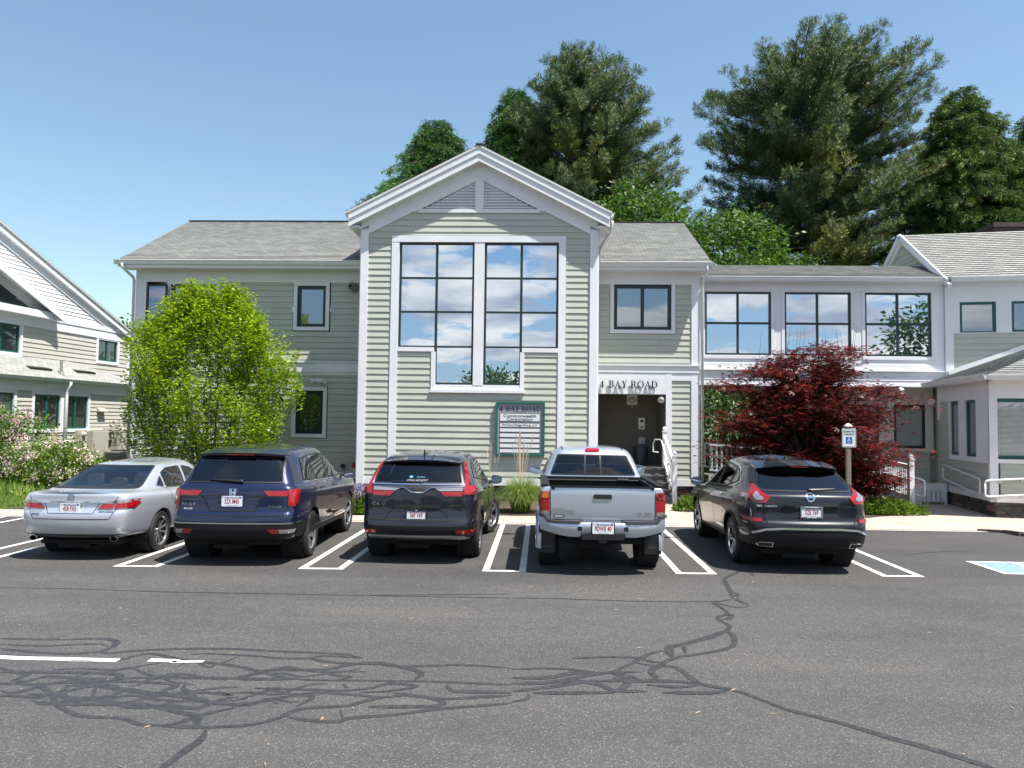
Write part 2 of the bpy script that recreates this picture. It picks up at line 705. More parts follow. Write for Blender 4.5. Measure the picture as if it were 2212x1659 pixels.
def roofplane(mb, e0, e1, r0, r1, row=0.145, lip=0.022, thick=0.05):
    """shingled plane from eave e0-e1 up to ridge r0-r1 with stepped courses; texture coordinates in metres"""
    e0, e1, r0, r1 = map(Vector, (e0, e1, r0, r1))
    if mb.uv is None:
        mb.uv = []
    nrm = (e1 - e0).cross(r0 - e0 if (r0 - e0).length > (r1 - e1).length else r1 - e1).normalized()
    if nrm.z < 0:
        nrm = -nrm
    ax = (e1 - e0).normalized()
    ay = nrm.cross(ax)
    L = max((r0 - e0).dot(ay), (r1 - e1).dot(ay))
    n = max(1, int(round(L / row)))

    def uvp(p):
        d = p - e0
        return ((d.dot(ax)) + 0.13 * 0, d.dot(ay))
    for i in range(n):
        t0, t1 = i / n, (i + 1) / n
        a, b, c, d = e0.lerp(r0, t0), e1.lerp(r1, t0), e1.lerp(r1, t1), e0.lerp(r0, t1)
        vs = [a + nrm * lip, b + nrm * lip, c, d]
        mb.add(vs, [(0, 1, 2, 3)])
        mb.uv += [uvp(p) for p in vs]
        vs = [a, b, b + nrm * lip, a + nrm * lip]
        mb.add(vs, [(0, 1, 2, 3)])
        mb.uv += [uvp(p + ay * 0.001) for p in vs]
    q = [e0, e1, r1, r0]
    lo = [p - nrm * thick for p in q]
    mb.add(lo, [(3, 2, 1, 0)], 1)
    mb.uv += [(0, 0)] * 4
    for i in range(4):
        j = (i + 1) % 4
        mb.add([q[i], q[j], lo[j], lo[i]], [(0, 1, 2, 3)], 1)
        mb.uv += [(0, 0)] * 4
    return mb


def window(parent, T, x0, x1, z0, z1, xm=(), zm=(), fr=0.06, mun=0.035, glass='glass_mirror', frame='frame', y=0.0, rec=0.05, casing=0.0,
           sash=False, cb=None, blinds=False):
    """one window: frame mesh with pane and casing as its sub-parts; y is the face of the wall"""
    mb = MB(T)
    ya, yb = y - 0.012 + rec, y + 0.06 + rec
    mb.box(x0, x0 + fr, ya, yb, z0, z1)
    mb.box(x1 - fr, x1, ya, yb, z0, z1)
    mb.box(x0 + fr, x1 - fr, ya + 0.002, yb, z1 - fr, z1)
    mb.box(x0 + fr, x1 - fr, ya + 0.002, yb, z0, z0 + fr)
    for x in xm:
        mb.box(x - mun / 2, x + mun / 2, ya + 0.004, yb - 0.01, z0 + fr, z1 - fr)
    for z in zm:
        mb.box(x0 + fr, x1 - fr, ya + 0.007, yb - 0.012, z - mun / 2, z + mun / 2)
    if sash:
        xs = [x0 + fr] + list(xm) + [x1 - fr]
        for a, b in zip(xs[:-1], xs[1:]):
            g = 0.045
            for bx in ((a, a + g, z0 + fr, z1 - fr), (b - g, b, z0 + fr, z1 - fr), (a + g, b - g, z0 + fr, z0 + fr + g), (a + g, b - g, z1 - fr - g, z1 - fr)):
                mb.box(bx[0], bx[1], ya + 0.016, yb - 0.02, bx[2], bx[3])
    f = mb.build('window', frame, parent)
    g = MB(T)
    xe, ze = [x0 + fr * 0.8] + list(xm) + [x1 - fr * 0.8], [z0 + fr * 0.8] + list(zm) + [z1 - fr * 0.8]
    for a0, a1 in zip(xe[:-1], xe[1:]):
        for b0, b1 in zip(ze[:-1], ze[1:]):
            dx, dz = random.uniform(-0.0028, 0.0028), random.uniform(-0.0028, 0.0028)
            yy = ya + 0.035
            g.add([(a0, yy - dx - dz, b0), (a1, yy + dx - dz, b0), (a1, yy + dx + dz, b1), (a0, yy - dx + dz, b1)], [(0, 1, 2, 3)])
    g.build('pane', glass, f)
    if blinds:
        b = MB(T)
        k = z0 + fr
        while k < z1 - fr - 0.02:
            b.box(x0 + fr, x1 - fr, ya + 0.027, ya + 0.031, k, k + 0.017)
            k += 0.03
        b.build('blind', blinds if isinstance(blinds, str) else 'blind', f)
    if casing:
        c = MB(T)
        w = casing
        cbm = w if cb is None else cb
        yo = y - 0.038
        c.box(x0 - w, x0, yo, yb, z0 - cbm, z1 + w)
        c.box(x1, x1 + w, yo, yb, z0 - cbm, z1 + w)
        c.box(x0, x1, yo + 0.002, yb, z1, z1 + w)
        c.box(x0, x1, yo - 0.012, yb, z0 - cbm, z0)
        c.build('casing', 'trim', f)
    return f


def gutter(mb, a, b, h=0.13, w=0.12, mi=0):
    """K-style eave gutter from a to b (top back edge)"""
    a, b = Vector(a), Vector(b)
    d = (b - a).normalized()
    s = Vector((d.y, -d.x, 0))      # outward for d along +x is -y
    prof = [(0, 0), (0, -h), (w * 0.55, -h), (w * 0.72, -h * 0.72), (w * 0.78, -h * 0.35), (w, -h * 0.12), (w, 0.0), (w - 0.012, 0.0), (w - 0.02, -0.02), (0.01, -0.03)]
    vs = [a + s * p[0] + Vector((0, 0, p[1])) for p in prof] + [b + s * p[0] + Vector((0, 0, p[1])) for p in prof]
    n = len(prof)
    fs = [(i, (i + 1) % n, n + (i + 1) % n, n + i) for i in range(n)] + [tuple(range(n))[::-1], tuple(range(n, 2 * n))]
    mb.add(vs, fs, mi)


M['blind'] = P('window_blind', (0.42, 0.45, 0.44), 0.6)
M['blind_pale'] = P('pale_window_blind', (0.55, 0.56, 0.56), 0.6)


def foundation(mb, x0, x1, y0, z0, z1, th=0.25):
    """dry-stacked dark stone along local x"""
    z = z0
    while z < z1 - 0.01:
        h = min(random.uniform(0.06, 0.15), z1 - z)
        x = x0
        while x < x1:
            w = min(random.uniform(0.2, 0.75), x1 - x)
            o = random.uniform(0, 0.05)
            mb.box(x + 0.004, x + w - 0.004, y0 - o, y0 + th, z + 0.003, z + h - 0.003)
            x += w
        z += h


m_, t_, b_ = nmat('stacked_stone')
g_ = N(t_, 'ShaderNodeNewGeometry')
c_ = ramp(t_, g_.outputs['Random Per Island'], [(0, (0.035, 0.033, 0.032)), (0.5, (0.085, 0.078, 0.072)), (0.85, (0.14, 0.12, 0.10)), (1, (0.2, 0.11, 0.07))])
c_ = mixc(t_, 1.0, c_, ramp(t_, noise(t_, coords(t_), 14, 5, 0.7), [(0.3, (0.6, 0.6, 0.62)), (0.7, (1.3, 1.25, 1.2))]), 'MULTIPLY')
t_.links.new(c_, b_.inputs['Base Color'])
b_.inputs['Roughness'].default_value = 0.85
bump(t_, b_, noise(t_, coords(t_), 18, 5, 0.65), 0.02)
M['stone'] = m_

# ================================================================== main office building
YB, YW = 21.25, 23.0
TB = Matrix.Translation((0, YB, 0))
TW = Matrix.Translation((0, YW, 0))
bld = thing('office_building', 'two-storey sage clapboard office building with a projecting gabled bay of tall mirror windows', 'building', (-4.0, YW, 0))

# --- walls
wl = MB(TW)
HL = [(-12.25, -9.84, 4.84, 6.35), (-7.58, -6.42, 4.85, 6.36), (-7.54, -6.44, 1.62, 3.18)]
siding(wl, -12.30, -5.05, 0.62, 6.34, HL)
siding(wl, 1.50, 4.50, 0.55, 6.34, [(2.02, 3.97, 4.86, 6.4), (1.4, 3.72, 0.2, 3.95)])
wl.apart(lambda c: c.x > 0, 'front_wall', 'siding', bld)
wb = MB(TB)
HB = [(-4.23, 0.65, 4.10, 7.39), (-3.05, -0.50, 2.99, 4.2)]


def bl(z):
    return -5.0 if z < 7.5 else -5.0 + (z - 7.5) / 0.511


def brr(z):
    return 1.42 if z < 7.5 else 1.42 - (z - 7.5) / 0.511


siding(wb, lambda z: max(bl(z), -5.0), lambda z: min(brr(z), 1.42), 0.62, 8.15, HB)
wb.build('bay_wall', 'siding', bld)
ws = MB()
for T, x0, x1, z1 in ((frame_T((-12.6 + 0.25, 31.0), (0, -1)), 0, 8.0, 6.6), (frame_T((4.62, 23.0), (0, 1)), 0, 8.0, 6.6),
                      (frame_T((-5.05, 23.0), (0, -1)), 0, 1.75, 7.7), (frame_T((1.47, 21.25), (0, 1)), 0, 1.75, 7.7),
                      (frame_T((4.6, 31.0), (-1, 0)), 0, 16.9, 6.6)):
    ws.T = T
    siding(ws, x0, x1, 0.62, z1)
for xg, s in ((-12.33, -1), (4.60, 1)):     # gable triangles of the wings
    ws.T = None
    ws.add([(xg, 22.9, 6.6), (xg, 31.1, 6.6), (xg, 27.0, 9.05)], [(0, 1, 2) if s < 0 else (2, 1, 0)])
ws.apart(lambda c: (0 if c.y > 30.9 else 1 if c.x < -12 else 2 if c.x > 4.3 else 3 if c.x < -3 else 4), 'side_wall', 'siding', bld)

# --- foundation
fo = MB()
fo.T = Matrix.Translation((0, YW + 0.03, 0))
foundation(fo, -12.3, -5.0, 0, 0.0, 0.47)
foundation(fo, 3.7, 4.62, 0, 0.0, 0.42)
fo.T = Matrix.Translation((0, YB + 0.05, 0))
foundation(fo, -5.05, 1.48, 0, 0.0, 0.47)
fo.T = frame_T((4.58, 23.0), (0, 1))
foundation(fo, 0, 8.0, 0, 0, 0.5)
fo.T = frame_T((1.45, 21.3), (0, 1))
foundation(fo, 0, 1.7, 0, 0, 0.47)
fo.T = frame_T((-5.02, 23.0), (0, -1))
foundation(fo, 0, 1.7, 0, 0, 0.47)
fo.apart(lambda c: (0 if c.x < -5.06 else 1 if c.x < 1.5 and c.y < 23.02 else 2 if c.y < 23.02 + 0.3 and c.x < 4.55 else 3), 'foundation', 'stone', bld)

# --- trim boards
tr = MB(TW)
yo = -0.045
tr.box(-12.45, -12.24, yo, 0.05, 0.42, 6.75)                 # corner boards of the wings
tr.box(4.44, 4.68, yo - 0.003, 0.1, 0.36, 6.45)
tr.box(-12.24, -5.05, yo + 0.004, 0.03, 0.42, 0.62)              # skirt boards
tr.box(3.86, 4.44, yo + 0.004, 0.03, 0.36, 0.55)
tr.box(-12.24, -5.05, yo - 0.02, 0.03, 3.62, 3.90)             # belt board
tr.box(-12.24, -5.05, yo - 0.055, 0.03, 3.90, 3.94)            # its drip cap
tr.box(-12.24, -5.05, yo + 0.012, 0.02, 3.53, 3.62)
tr.box(1.50, 4.68, yo - 0.02, 0.03, 3.70, 3.90)
tr.box(1.50, 4.70, yo - 0.055, 0.03, 3.90, 3.94)
tr.box(3.69, 3.86, yo - 0.01, 0.05, 0.36, 3.69)               # post right of the entry
tr.box(3.86, 4.44, yo, 0.03, 3.47, 3.69)
tr.box(1.50, 3.69, yo - 0.005, 0.05, 3.51, 3.69)
tr.box(1.50, 3.69, yo - 0.012, 0.10, 3.06, 3.505)              # sign board over the entry
tr.box(-12.24, -5.05, yo, 0.03, 6.34, 6.45)                  # frieze boards under the eaves
tr.box(1.50, 4.44, yo, 0.03, 6.34, 6.45)
tr.box(-12.45, -5.05, yo - 0.012, 0.03, 6.45, 6.72)
tr.box(1.50, 4.68, yo - 0.012, 0.03, 6.45, 6.72)
tr.apart(lambda c: c.x > -2, 'wing_trim', 'trim', bld)
tb = MB(TB)
tb.box(-5.10, -4.89, yo - 0.01, 0.15, 0.40, 7.55)               # bay corner boards
tb.box(1.31, 1.52, yo - 0.01, 0.15, 0.40, 7.55)
tb.box(-4.89, -4.235, yo + 0.008, 0.03, 0.44, 0.63)
tb.box(-4.02, 0.445, yo + 0.008, 0.03, 0.44, 0.63)
tb.box(0.645, 1.31, yo + 0.008, 0.03, 0.44, 0.63)
tb.box(-4.23, -4.02, yo, 0.12, 0.44, 7.19)                    # tall verticals beside the glass
tb.box(0.445, 0.645, yo, 0.12, 0.44, 7.19)
tb.box(-4.23, 0.645, yo - 0.006, 0.12, 7.19, 7.375)
tb.box(-1.905, -1.625, yo + 0.006, 0.12, 3.19, 7.19)              # mullion
tb.box(-4.02, -3.005, yo - 0.002, 0.12, 4.115, 4.235)
tb.box(-0.55, 0.445, yo - 0.002, 0.12, 4.115, 4.235)
tb.box(-3.07, -2.955, yo + 0.002, 0.12, 3.06, 4.115)
tb.box(-0.60, -0.485, yo + 0.002, 0.12, 3.06, 4.115)
tb.box(-3.09, -0.465, yo - 0.03, 0.12, 2.98, 3.06)
tb.box(-2.955, -0.60, yo + 0.015, 0.12, 3.06, 3.20)
tb.box(-5.14, -5.095, 0.02, 0.2, 0.40, 7.55)
tb.box(1.515, 1.56, 0.02, 0.2, 0.40, 7.55)
# gable: rake frieze boards, vent surround
XC, S = -1.79, 0.511
tb.prism_y([(-5.10, 7.55), (-5.10, 7.86), (XC, 9.55), (1.52, 7.86), (1.52, 7.55), (XC, 9.24)], yo - 0.02, 0.02)
tb.prism_y([(-4.89, 7.42), (-4.89, 7.66), (XC, 9.25), (1.31, 7.66), (1.31, 7.42), (0.02, 8.075), (0.02, 8.04), (XC - 0.0, 9.0 - 0.02), (-3.6, 8.04), (-3.6, 8.075)], yo - 0.006, 0.02)
tb.box(-3.5, -0.08, yo + 0.002, 0.02, 8.025, 8.13)
tb.box(XC - 0.12, XC + 0.12, yo - 0.003, 0.02, 8.13, 8.98)
tb.prism_y([(-3.35, 8.13), (XC - 0.12, 8.93), (XC - 0.12, 8.13)], 0.025, 0.035)
tb.prism_y([(XC + 0.12, 8.13), (XC + 0.12, 8.93), (-0.23, 8.13)], 0.025, 0.035)
tb.build('bay_trim', 'trim', bld)
vn = MB(TB)
z = 8.155
while z < 8.86:
    hw = (8.93 - z) / S
    for a, b in ((XC - hw, XC - 0.12), (XC + 0.12, XC + hw)):
        if b - a > 0.08:
            vn.add([(a, -0.03, z), (b, -0.03, z), (b, 0.015, z + 0.055), (a, 0.015, z + 0.055)], [(0, 1, 2, 3), (3, 2, 1, 0)])
            vn.add([(a, -0.03, z), (b, -0.03, z), (b, -0.03, z + 0.012), (a, -0.03, z + 0.012)], [(0, 1, 2, 3)])
    z += 0.082
vn.apart(lambda c: c.x > XC, 'gable_vent', 'trim', bld)
# rake fascia of the bay, standing forward on the overhang
YR = 20.93
rk = MB()
for s in (-1, 1):
    ex = XC + s * 3.62
    rk.prism_y([(XC, 9.76), (XC, 9.40), (ex, 7.55), (ex, 7.915)] if s < 0 else [(XC, 9.76), (ex, 7.915), (ex, 7.55), (XC, 9.40)], YR, YR + 0.03)
    rk.prism_y([(XC, 9.80), (XC, 9.60), (ex, 7.75), (ex, 7.955)] if s < 0 else [(XC, 9.80), (ex, 7.955), (ex, 7.75), (XC, 9.60)], YR - 0.028, YR - 0.001)
    # soffit of the overhang
    a = [(XC, YR + 0.03, 9.43), (ex, YR + 0.03, 7.58), (ex, YB, 7.58), (XC, YB, 9.43)]
    rk.add(a, [(0, 1, 2, 3), (3, 2, 1, 0)])
rk.apart(lambda c: c.x > XC, 'rake_fascia', 'trim', bld)

# --- roofs
rf = MB()
roofplane(rf, (-12.75, 22.42, 6.90), (4.92, 22.42, 6.90), (-12.75, 27.0, 9.26), (4.92, 27.0, 9.26))
roofplane(rf, (4.92, 31.6, 6.90), (-12.75, 31.6, 6.90), (4.92, 27.0, 9.26), (-12.75, 27.0, 9.26))
rf.apart(lambda c: c.y > 27.0, 'wing_roof', ['shingle', 'soffit'], bld)
rf = MB()
ex = 3.68
roofplane(rf, (XC - ex, 27.6, 7.96), (XC - ex, YR - 0.05, 7.96), (XC, 27.6, 9.84), (XC, YR - 0.05, 9.84))
roofplane(rf, (XC + ex, YR - 0.05, 7.96), (XC + ex, 27.6, 7.96), (XC, YR - 0.05, 9.84), (XC, 27.6, 9.84))
rf.apart(lambda c: c.x > XC, 'bay_roof', ['shingle', 'soffit'], bld)
m_dark = P('dark_ridge', (0.03, 0.03, 0.03), 0.8)
M['ridge'] = m_dark
rg = MB()
rg.beam((-12.75, 27.0, 9.275), (4.92, 27.0, 9.275), 0.20, 0.03)
rg.beam((XC, YR - 0.07, 9.86), (XC, 27.6, 9.86), 0.2, 0.03)
rg.apart(lambda c: c.z > 9.5, 'ridge_cap', 'ridge', bld)
# soffits, fascia, gutters
so_ = MB()
for a, b in ((-12.7, -5.05), (1.5, 4.87)):
    so_.box(a, b, 22.50, 23.02, 6.70, 6.73)
    so_.box(a, b, 22.47, 22.50, 6.68, 6.87)
for a, b in ((-12.77, -12.72), (4.87, 4.92)):
    so_.add([(a, 22.46, 6.70), (a, 22.46, 6.88), (a, 27.0, 9.23), (a, 27.0, 9.02), (b, 22.46, 6.70), (b, 22.46, 6.88), (b, 27.0, 9.23), (b, 27.0, 9.02)],
            [(0, 1, 2, 3), (7, 6, 5, 4), (0, 3, 7, 4), (1, 5, 6, 2), (0, 4, 5, 1)])
so_.box(XC - 3.62, XC - 3.3, 21.0, 27.0, 7.56, 7.60)
so_.box(XC + 3.3, XC + 3.62, 21.0, 27.0, 7.56, 7.60)
so_.apart(lambda c: (c.x > -1.8, c.z > 7.4 and c.y < 22.4), 'soffit', 'trim', bld)
gt = MB()
gutter(gt, (-12.85, 22.47, 6.905), (-5.12, 22.47, 6.905))
gutter(gt, (1.52, 22.47, 6.905), (4.97, 22.47, 6.905))
gutter(gt, (XC - 3.63, 26.0, 7.96), (XC - 3.63, YR + 0.0, 7.96))
gutter(gt, (XC + 3.63, YR + 0.0, 7.96), (XC + 3.63, 26.0, 7.96))
gt.apart(lambda c: (c.x > -1.8, c.z > 7.4), 'gutter', 'gutter', bld, smooth=30)
dn = MB()
dn.tube([(-12.60, 22.40, 6.80), (-12.60, 22.42, 6.68), (-12.50, 22.86, 6.46), (-12.50, 22.93, 6.36), (-12.50, 22.93, 0.4)], 0.045, 8)
dn.build('downspout', 'gutter', bld, smooth=True)
dn = MB()
dn.tube([(1.93, 21.4, 7.84), (1.90, 21.6, 7.6), (1.72, 22.2, 7.35), (1.66, 22.35, 7.2), (1.64, 22.36, 6.9)], 0.045, 8)
dn.build('downspout', 'gutter', bld, smooth=True)
dn = MB()
dn.tube([(4.80, 22.42, 6.80), (4.80, 22.45, 6.62), (4.74, 22.72, 6.45), (4.74, 22.93, 6.2), (4.76, 22.93, 0.3)], 0.045, 8)
dn.build('downspout', 'gutter', bld, smooth=True)

# --- windows of the main building
zs = [4.235 + 0.985, 4.235 + 1.97]
xa = -2.955
# the L-shaped bay windows: upper 2x3 block with the inner column carried down one more pane
for (x0, x1, xi0, xi1, xm) in ((-4.02, -1.905, -2.965, -1.905, -2.965), (-1.625, 0.445, -1.625, -0.59, -0.59)):
    mb = MB(TB)
    ya, yb = 0.038, 0.11
    f = 0.062
    mb.box(x0, x0 + f, ya, yb, 4.235 if xi0 != x0 else 3.20, 7.19)
    mb.box(x1 - f, x1, ya, yb, 4.235 if xi1 != x1 else 3.20, 7.19)
    mb.box(x0 + f, x1 - f, ya + 0.002, yb, 7.19 - f, 7.19)
    mb.box(xm - 0.035, xm + 0.035, ya + 0.004, yb, 3.20, 7.19 - f)
    for zz_ in (5.235, 6.19):
        mb.box(x0 + f, x1 - f, ya + 0.006, yb - 0.01, zz_ - 0.028, zz_ + 0.028)
    mb.box(x0 + f, x1 - f, ya + 0.007, yb - 0.01, 4.235, 4.235 + 0.05)
    lo = (xi0 + 0.03, xi1 - 0.03)
    mb.box(lo[0], lo[1], ya + 0.005, yb - 0.008, 3.20, 3.262)
    w = mb.build('bay_window', 'frame', bld)
    g = MB(TB)
    rr = random.Random(3)
    cols = [(x0 + f, xm - 0.035), (xm + 0.035, x1 - f)]
    for ci, (c0, c1) in enumerate(cols):
        rows = [(4.285, 5.207), (5.263, 6.162), (6.218, 7.128)]
        if (c0 + c1) / 2 > xi0 and (c0 + c1) / 2 < xi1:
            rows = [(3.262, 4.235)] + rows
        for r0, r1 in rows:
            dx, dz = rr.uniform(-0.0028, 0.0028), rr.uniform(-0.0028, 0.0028)
            yy = ya + 0.03
            g.add([(c0 - 0.01, yy - dx - dz, r0 - 0.01), (c1 + 0.01, yy + dx - dz, r0 - 0.01), (c1 + 0.01, yy + dx + dz, r1 + 0.01), (c0 - 0.01, yy - dx + dz, r1 + 0.01)], [(0, 1, 2, 3)])
    g.build('panes', 'glass_mirror', w)
w = window(bld, TW, -11.37, -9.95, 4.95, 6.27, xm=(-10.66,), sash=True, glass='glass_grey', casing=0.11)
# its neighbour: a purple casement standing open
w = window(bld, TW, -12.13, -11.37, 4.95, 6.27, glass='glass_dark', casing=0.0)
sh = MB(frame_T((-12.09, 22.97), (0.985, -0.17)))
for bx in ((0, 0.05, 5.0, 6.24), (0.63, 0.68, 5.0, 6.24), (0.05, 0.63, 5.0, 5.05), (0.05, 0.63, 6.19, 6.24)):
    sh.box(bx[0], bx[1], -0.03, 0.01, bx[2], bx[3])
sh = sh.build('open_sash', 'frame', w)
pp = MB(frame_T((-12.09, 22.97), (0.985, -0.17)))
pp.box(0.05, 0.63, -0.012, -0.006, 5.05, 6.19)
pp.build('open_pane', 'glass_purple', w)
cs = MB(TW)
for bx in ((-12.24, -12.13, 4.84, 6.36), (-12.13, -11.37, 4.84, 4.95)):
    cs.box(bx[0], bx[1], -0.038, 0.05, bx[2], bx[3])
cs.build('casing', 'trim', w)
window(bld, TW, -7.45, -6.57, 4.99, 6.25, glass='glass_grey', casing=0.11, sash=True)
window(bld, TW, -7.42, -6.58, 1.75, 3.06, glass='glass_dark', casing=0.11, sash=True)
window(bld, TW, 2.14, 3.85, 4.98, 6.34, xm=(2.995,), mun=0.10, glass='glass_grey', casing=0.11, sash=True)

# --- recessed entry
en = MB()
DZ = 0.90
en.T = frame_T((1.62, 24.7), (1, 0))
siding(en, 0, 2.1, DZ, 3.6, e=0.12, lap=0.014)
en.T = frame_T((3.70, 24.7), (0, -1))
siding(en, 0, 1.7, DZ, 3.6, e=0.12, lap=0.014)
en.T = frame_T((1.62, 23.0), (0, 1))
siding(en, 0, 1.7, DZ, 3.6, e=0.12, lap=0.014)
en.build('entry_recess_wall', 'siding_shaded', bld)
e2 = MB()
e2.box(1.62, 3.70, 23.06, 24.7, 3.10, 3.14)
e2.build('entry_ceiling', 'soffit', bld)
M['deck'] = P('grey_deck_boards', (0.16, 0.15, 0.14), 0.7, var=0.25, vscale=4, stretch=(1, 8, 1))
e3 = MB()
x = 1.62
while x < 3.68:
    e3.box(x, x + 0.13, 22.50, 24.7, DZ - 0.03, DZ)
    x += 0.137
e3.build('entry_deck', 'deck', bld)

# --- letters on the sign board: raised serif capitals
def glyph(ch):
    """serif capital, height 1, as (list of polygons, advance)"""
    P_ = []
    st, th, sf = 0.20, 0.075, 0.055

    def rect(a, b, c, d):
        P_.append([(a, c), (b, c), (b, d), (a, d)])

    def serif(a, b, z):
        rect(a, b, z, z + sf)

    def bowl(x0, zc, rx, rz, tx, tz, a0=-90, a1=90, n=12):
        for k in range(n):
            u, v = R_(a0 + (a1 - a0) * k / n), R_(a0 + (a1 - a0) * (k + 1) / n)
            P_.append([(x0 + rx * math.cos(u), zc + rz * math.sin(u)), (x0 + rx * math.cos(v), zc + rz * math.sin(v)),
                       (x0 + (rx - tx) * math.cos(v), zc + (rz - tz) * math.sin(v)), (x0 + (rx - tx) * math.cos(u), zc + (rz - tz) * math.sin(u))])
    if ch == '4':
        P_.append([(0.36, 0), (0.56, 0), (0.56, 1), (0.46, 1), (0.36, 0.86)])
        P_.append([(0.0, 0.25), (0.08, 0.25), (0.46, 0.9), (0.46, 1.0)])
        rect(0.0, 0.70, 0.22, 0.32)
        serif(0.26, 0.66, 0)
        return P_, 0.95
    if ch == 'B':
        rect(0.10, 0.30, 0, 1); serif(0, 0.5, 0); serif(0, 0.5, 1 - sf); rect(0.3, 0.5, 0.49, 0.54)
        bowl(0.46, 0.745, 0.26, 0.255, 0.18, sf); bowl(0.46, 0.27, 0.33, 0.27, 0.2, sf)
        return P_, 0.92
    if ch == 'A':
        P_.append([(0.08, 0), (0.16, 0), (0.53, 1), (0.45, 1)])
        P_.append([(0.62, 0), (0.84, 0), (0.53, 1.0), (0.42, 0.92)])
        rect(0.22, 0.68, 0.3, 0.36); serif(-0.02, 0.26, 0); serif(0.54, 0.94, 0)
        return P_, 1.0
    if ch == 'Y':
        P_.append([(0.08, 1), (0.30, 1), (0.56, 0.42), (0.38, 0.42)])
        P_.append([(0.72, 1), (0.80, 1), (0.56, 0.42), (0.48, 0.42)])
        rect(0.37, 0.57, 0, 0.45); serif(0.27, 0.67, 0); serif(-0.02, 0.4, 1 - sf); serif(0.62, 0.9, 1 - sf)
        return P_, 0.98
    if ch == 'R':
        rect(0.10, 0.30, 0, 1); serif(0, 0.4, 0); serif(0, 0.5, 1 - sf); rect(0.3, 0.5, 0.45, 0.5)
        bowl(0.46, 0.725, 0.29, 0.275, 0.19, sf)
        P_.append([(0.42, 0.48), (0.60, 0.48), (0.94, 0.0), (0.72, 0.0)]); serif(0.70, 1.0, 0)
        return P_, 1.02
    if ch == 'O':
        bowl(0.5, 0.5, 0.5, 0.52, 0.19, 0.06, 0, 360, 24)
        return P_, 1.12
    if ch == 'D':
        rect(0.10, 0.30, 0, 1); serif(0, 0.5, 0); serif(0, 0.5, 1 - sf)
        bowl(0.42, 0.5, 0.5, 0.5, 0.19, sf, n=16)
        return P_, 1.05
    return [], 0.45


def serif_text(mb, s, h, x0, x1, z, y, th=0.02, mi=0):
    adv = [glyph(c) for c in s]
    tot = sum(a[1] for a in adv)
    k = (x1 - x0) / tot
    x = x0
    i = 0
    for polys, a in adv:
        for p in polys:
            i += 1
            e = (i % 7) * 0.0004
            mb.prism_y([(x + q[0] * k, z + q[1] * h) for q in p], y - th - e, y)
        x += a * k
    return mb


M['letter'] = P('dark_letter', (0.008, 0.022, 0.03), 0.4)
lt = MB()
serif_text(lt, '4 BAY ROAD', 0.215, 1.72, 3.45, 3.235, 22.943 - 0.035, 0.02)
lt.build('raised_letters', 'letter', bld)

# ================================================================== bridge (link) between the buildings
YL = 23.6
TL = Matrix.Translation((0, YL, 0))
lk = thing('enclosed_bridge', 'white enclosed first-floor bridge with three mirror windows joining two buildings', 'bridge', (8.5, YL, 0))
mb = MB(TL)
x0, x1 = 4.70, 12.13
yo = 0.0
W3 = [(4.973, 6.97), (7.375, 9.365), (9.783, 11.756)]
mb.box(x0, W3[0][0], yo, 0.15, 4.06, 6.38)
mb.box(W3[0][1], W3[1][0], yo, 0.15, 4.06, 6.38)
mb.box(W3[1][1], W3[2][0], yo, 0.15, 4.06, 6.38)
mb.box(W3[2][1], x1, yo, 0.15, 4.06, 6.38)
for a, b in W3:
    mb.box(a, b, yo + 0.001, 0.15, 6.25, 6.38)
    mb.box(a, b, yo + 0.001, 0.15, 4.06, 4.31)
mb.box(x0, x1, -0.02, 0.0, 6.28, 6.50)
mb.box(x0, x1, -0.012, 0.15, 3.88, 4.06)
mb.box(x0, x1, -0.075, 0.15, 3.84, 3.88)
mb.box(x0, x1, 2.9, 3.0, 3.4, 6.5)
mb.box(x0, x1, 0.0, 3.0, 3.42, 3.46)
mb.box(x0, x1, -0.03, 0.05, 3.385, 3.43)
for a, b in W3:
    mb.box(a - 0.09, a, -0.018, 0.0, 4.20, 6.28)
    mb.box(b, b + 0.09, -0.018, 0.0, 4.20, 6.28)
    mb.box(a - 0.09, b + 0.09, -0.025, 0.0, 4.20, 4.30)
mb.build('bridge_wall', 'trim', lk)
mb = MB(TL)
siding(mb, x0, x1, 3.43, 3.84, e=0.14, lap=0.016, y=0.0, ph=3.43)
mb.build('bridge_skirt', 'trim', lk)
for a, b in W3:
    window(lk, TL, a, b, 4.31, 6.25, xm=((a + b) / 2,), zm=(5.29,), fr=0.06, mun=0.065, rec=0.04)
mb = MB()
roofplane(mb, (4.55, 23.28, 6.655), (12.25, 23.28, 6.655), (4.55, 25.05, 7.36), (12.25, 25.05, 7.36))
roofplane(mb, (12.25, 27.0, 6.655), (4.55, 27.0, 6.655), (12.25, 25.05, 7.36), (4.55, 25.05, 7.36))
mb.build('bridge_roof', ['shingle', 'soffit'], lk)
mb = MB()
gutter(mb, (4.72, 23.33, 6.66), (12.13, 23.33, 6.66))
mb.box(4.72, 12.13, 23.33, 23.6, 6.50, 6.53)
mb.build('gutter', 'gutter', lk, smooth=30)

# ================================================================== building on the right
nb = thing('neighbouring_office', 'grey-green clapboard office at the right with a low hipped corner bay in shade', 'building', (12.3, YL, 0))
TR = frame_T((12.13, 23.55), (0.984, -0.179))


def rect_of(T, px0, py0, px1, py1, y=0.0):
    a, b = hit(T, px0, py0, y), hit(T, px1, py1, y)
    return min(a[0], b[0]), max(a[0], b[0]), min(a[1], b[1]), max(a[1], b[1])


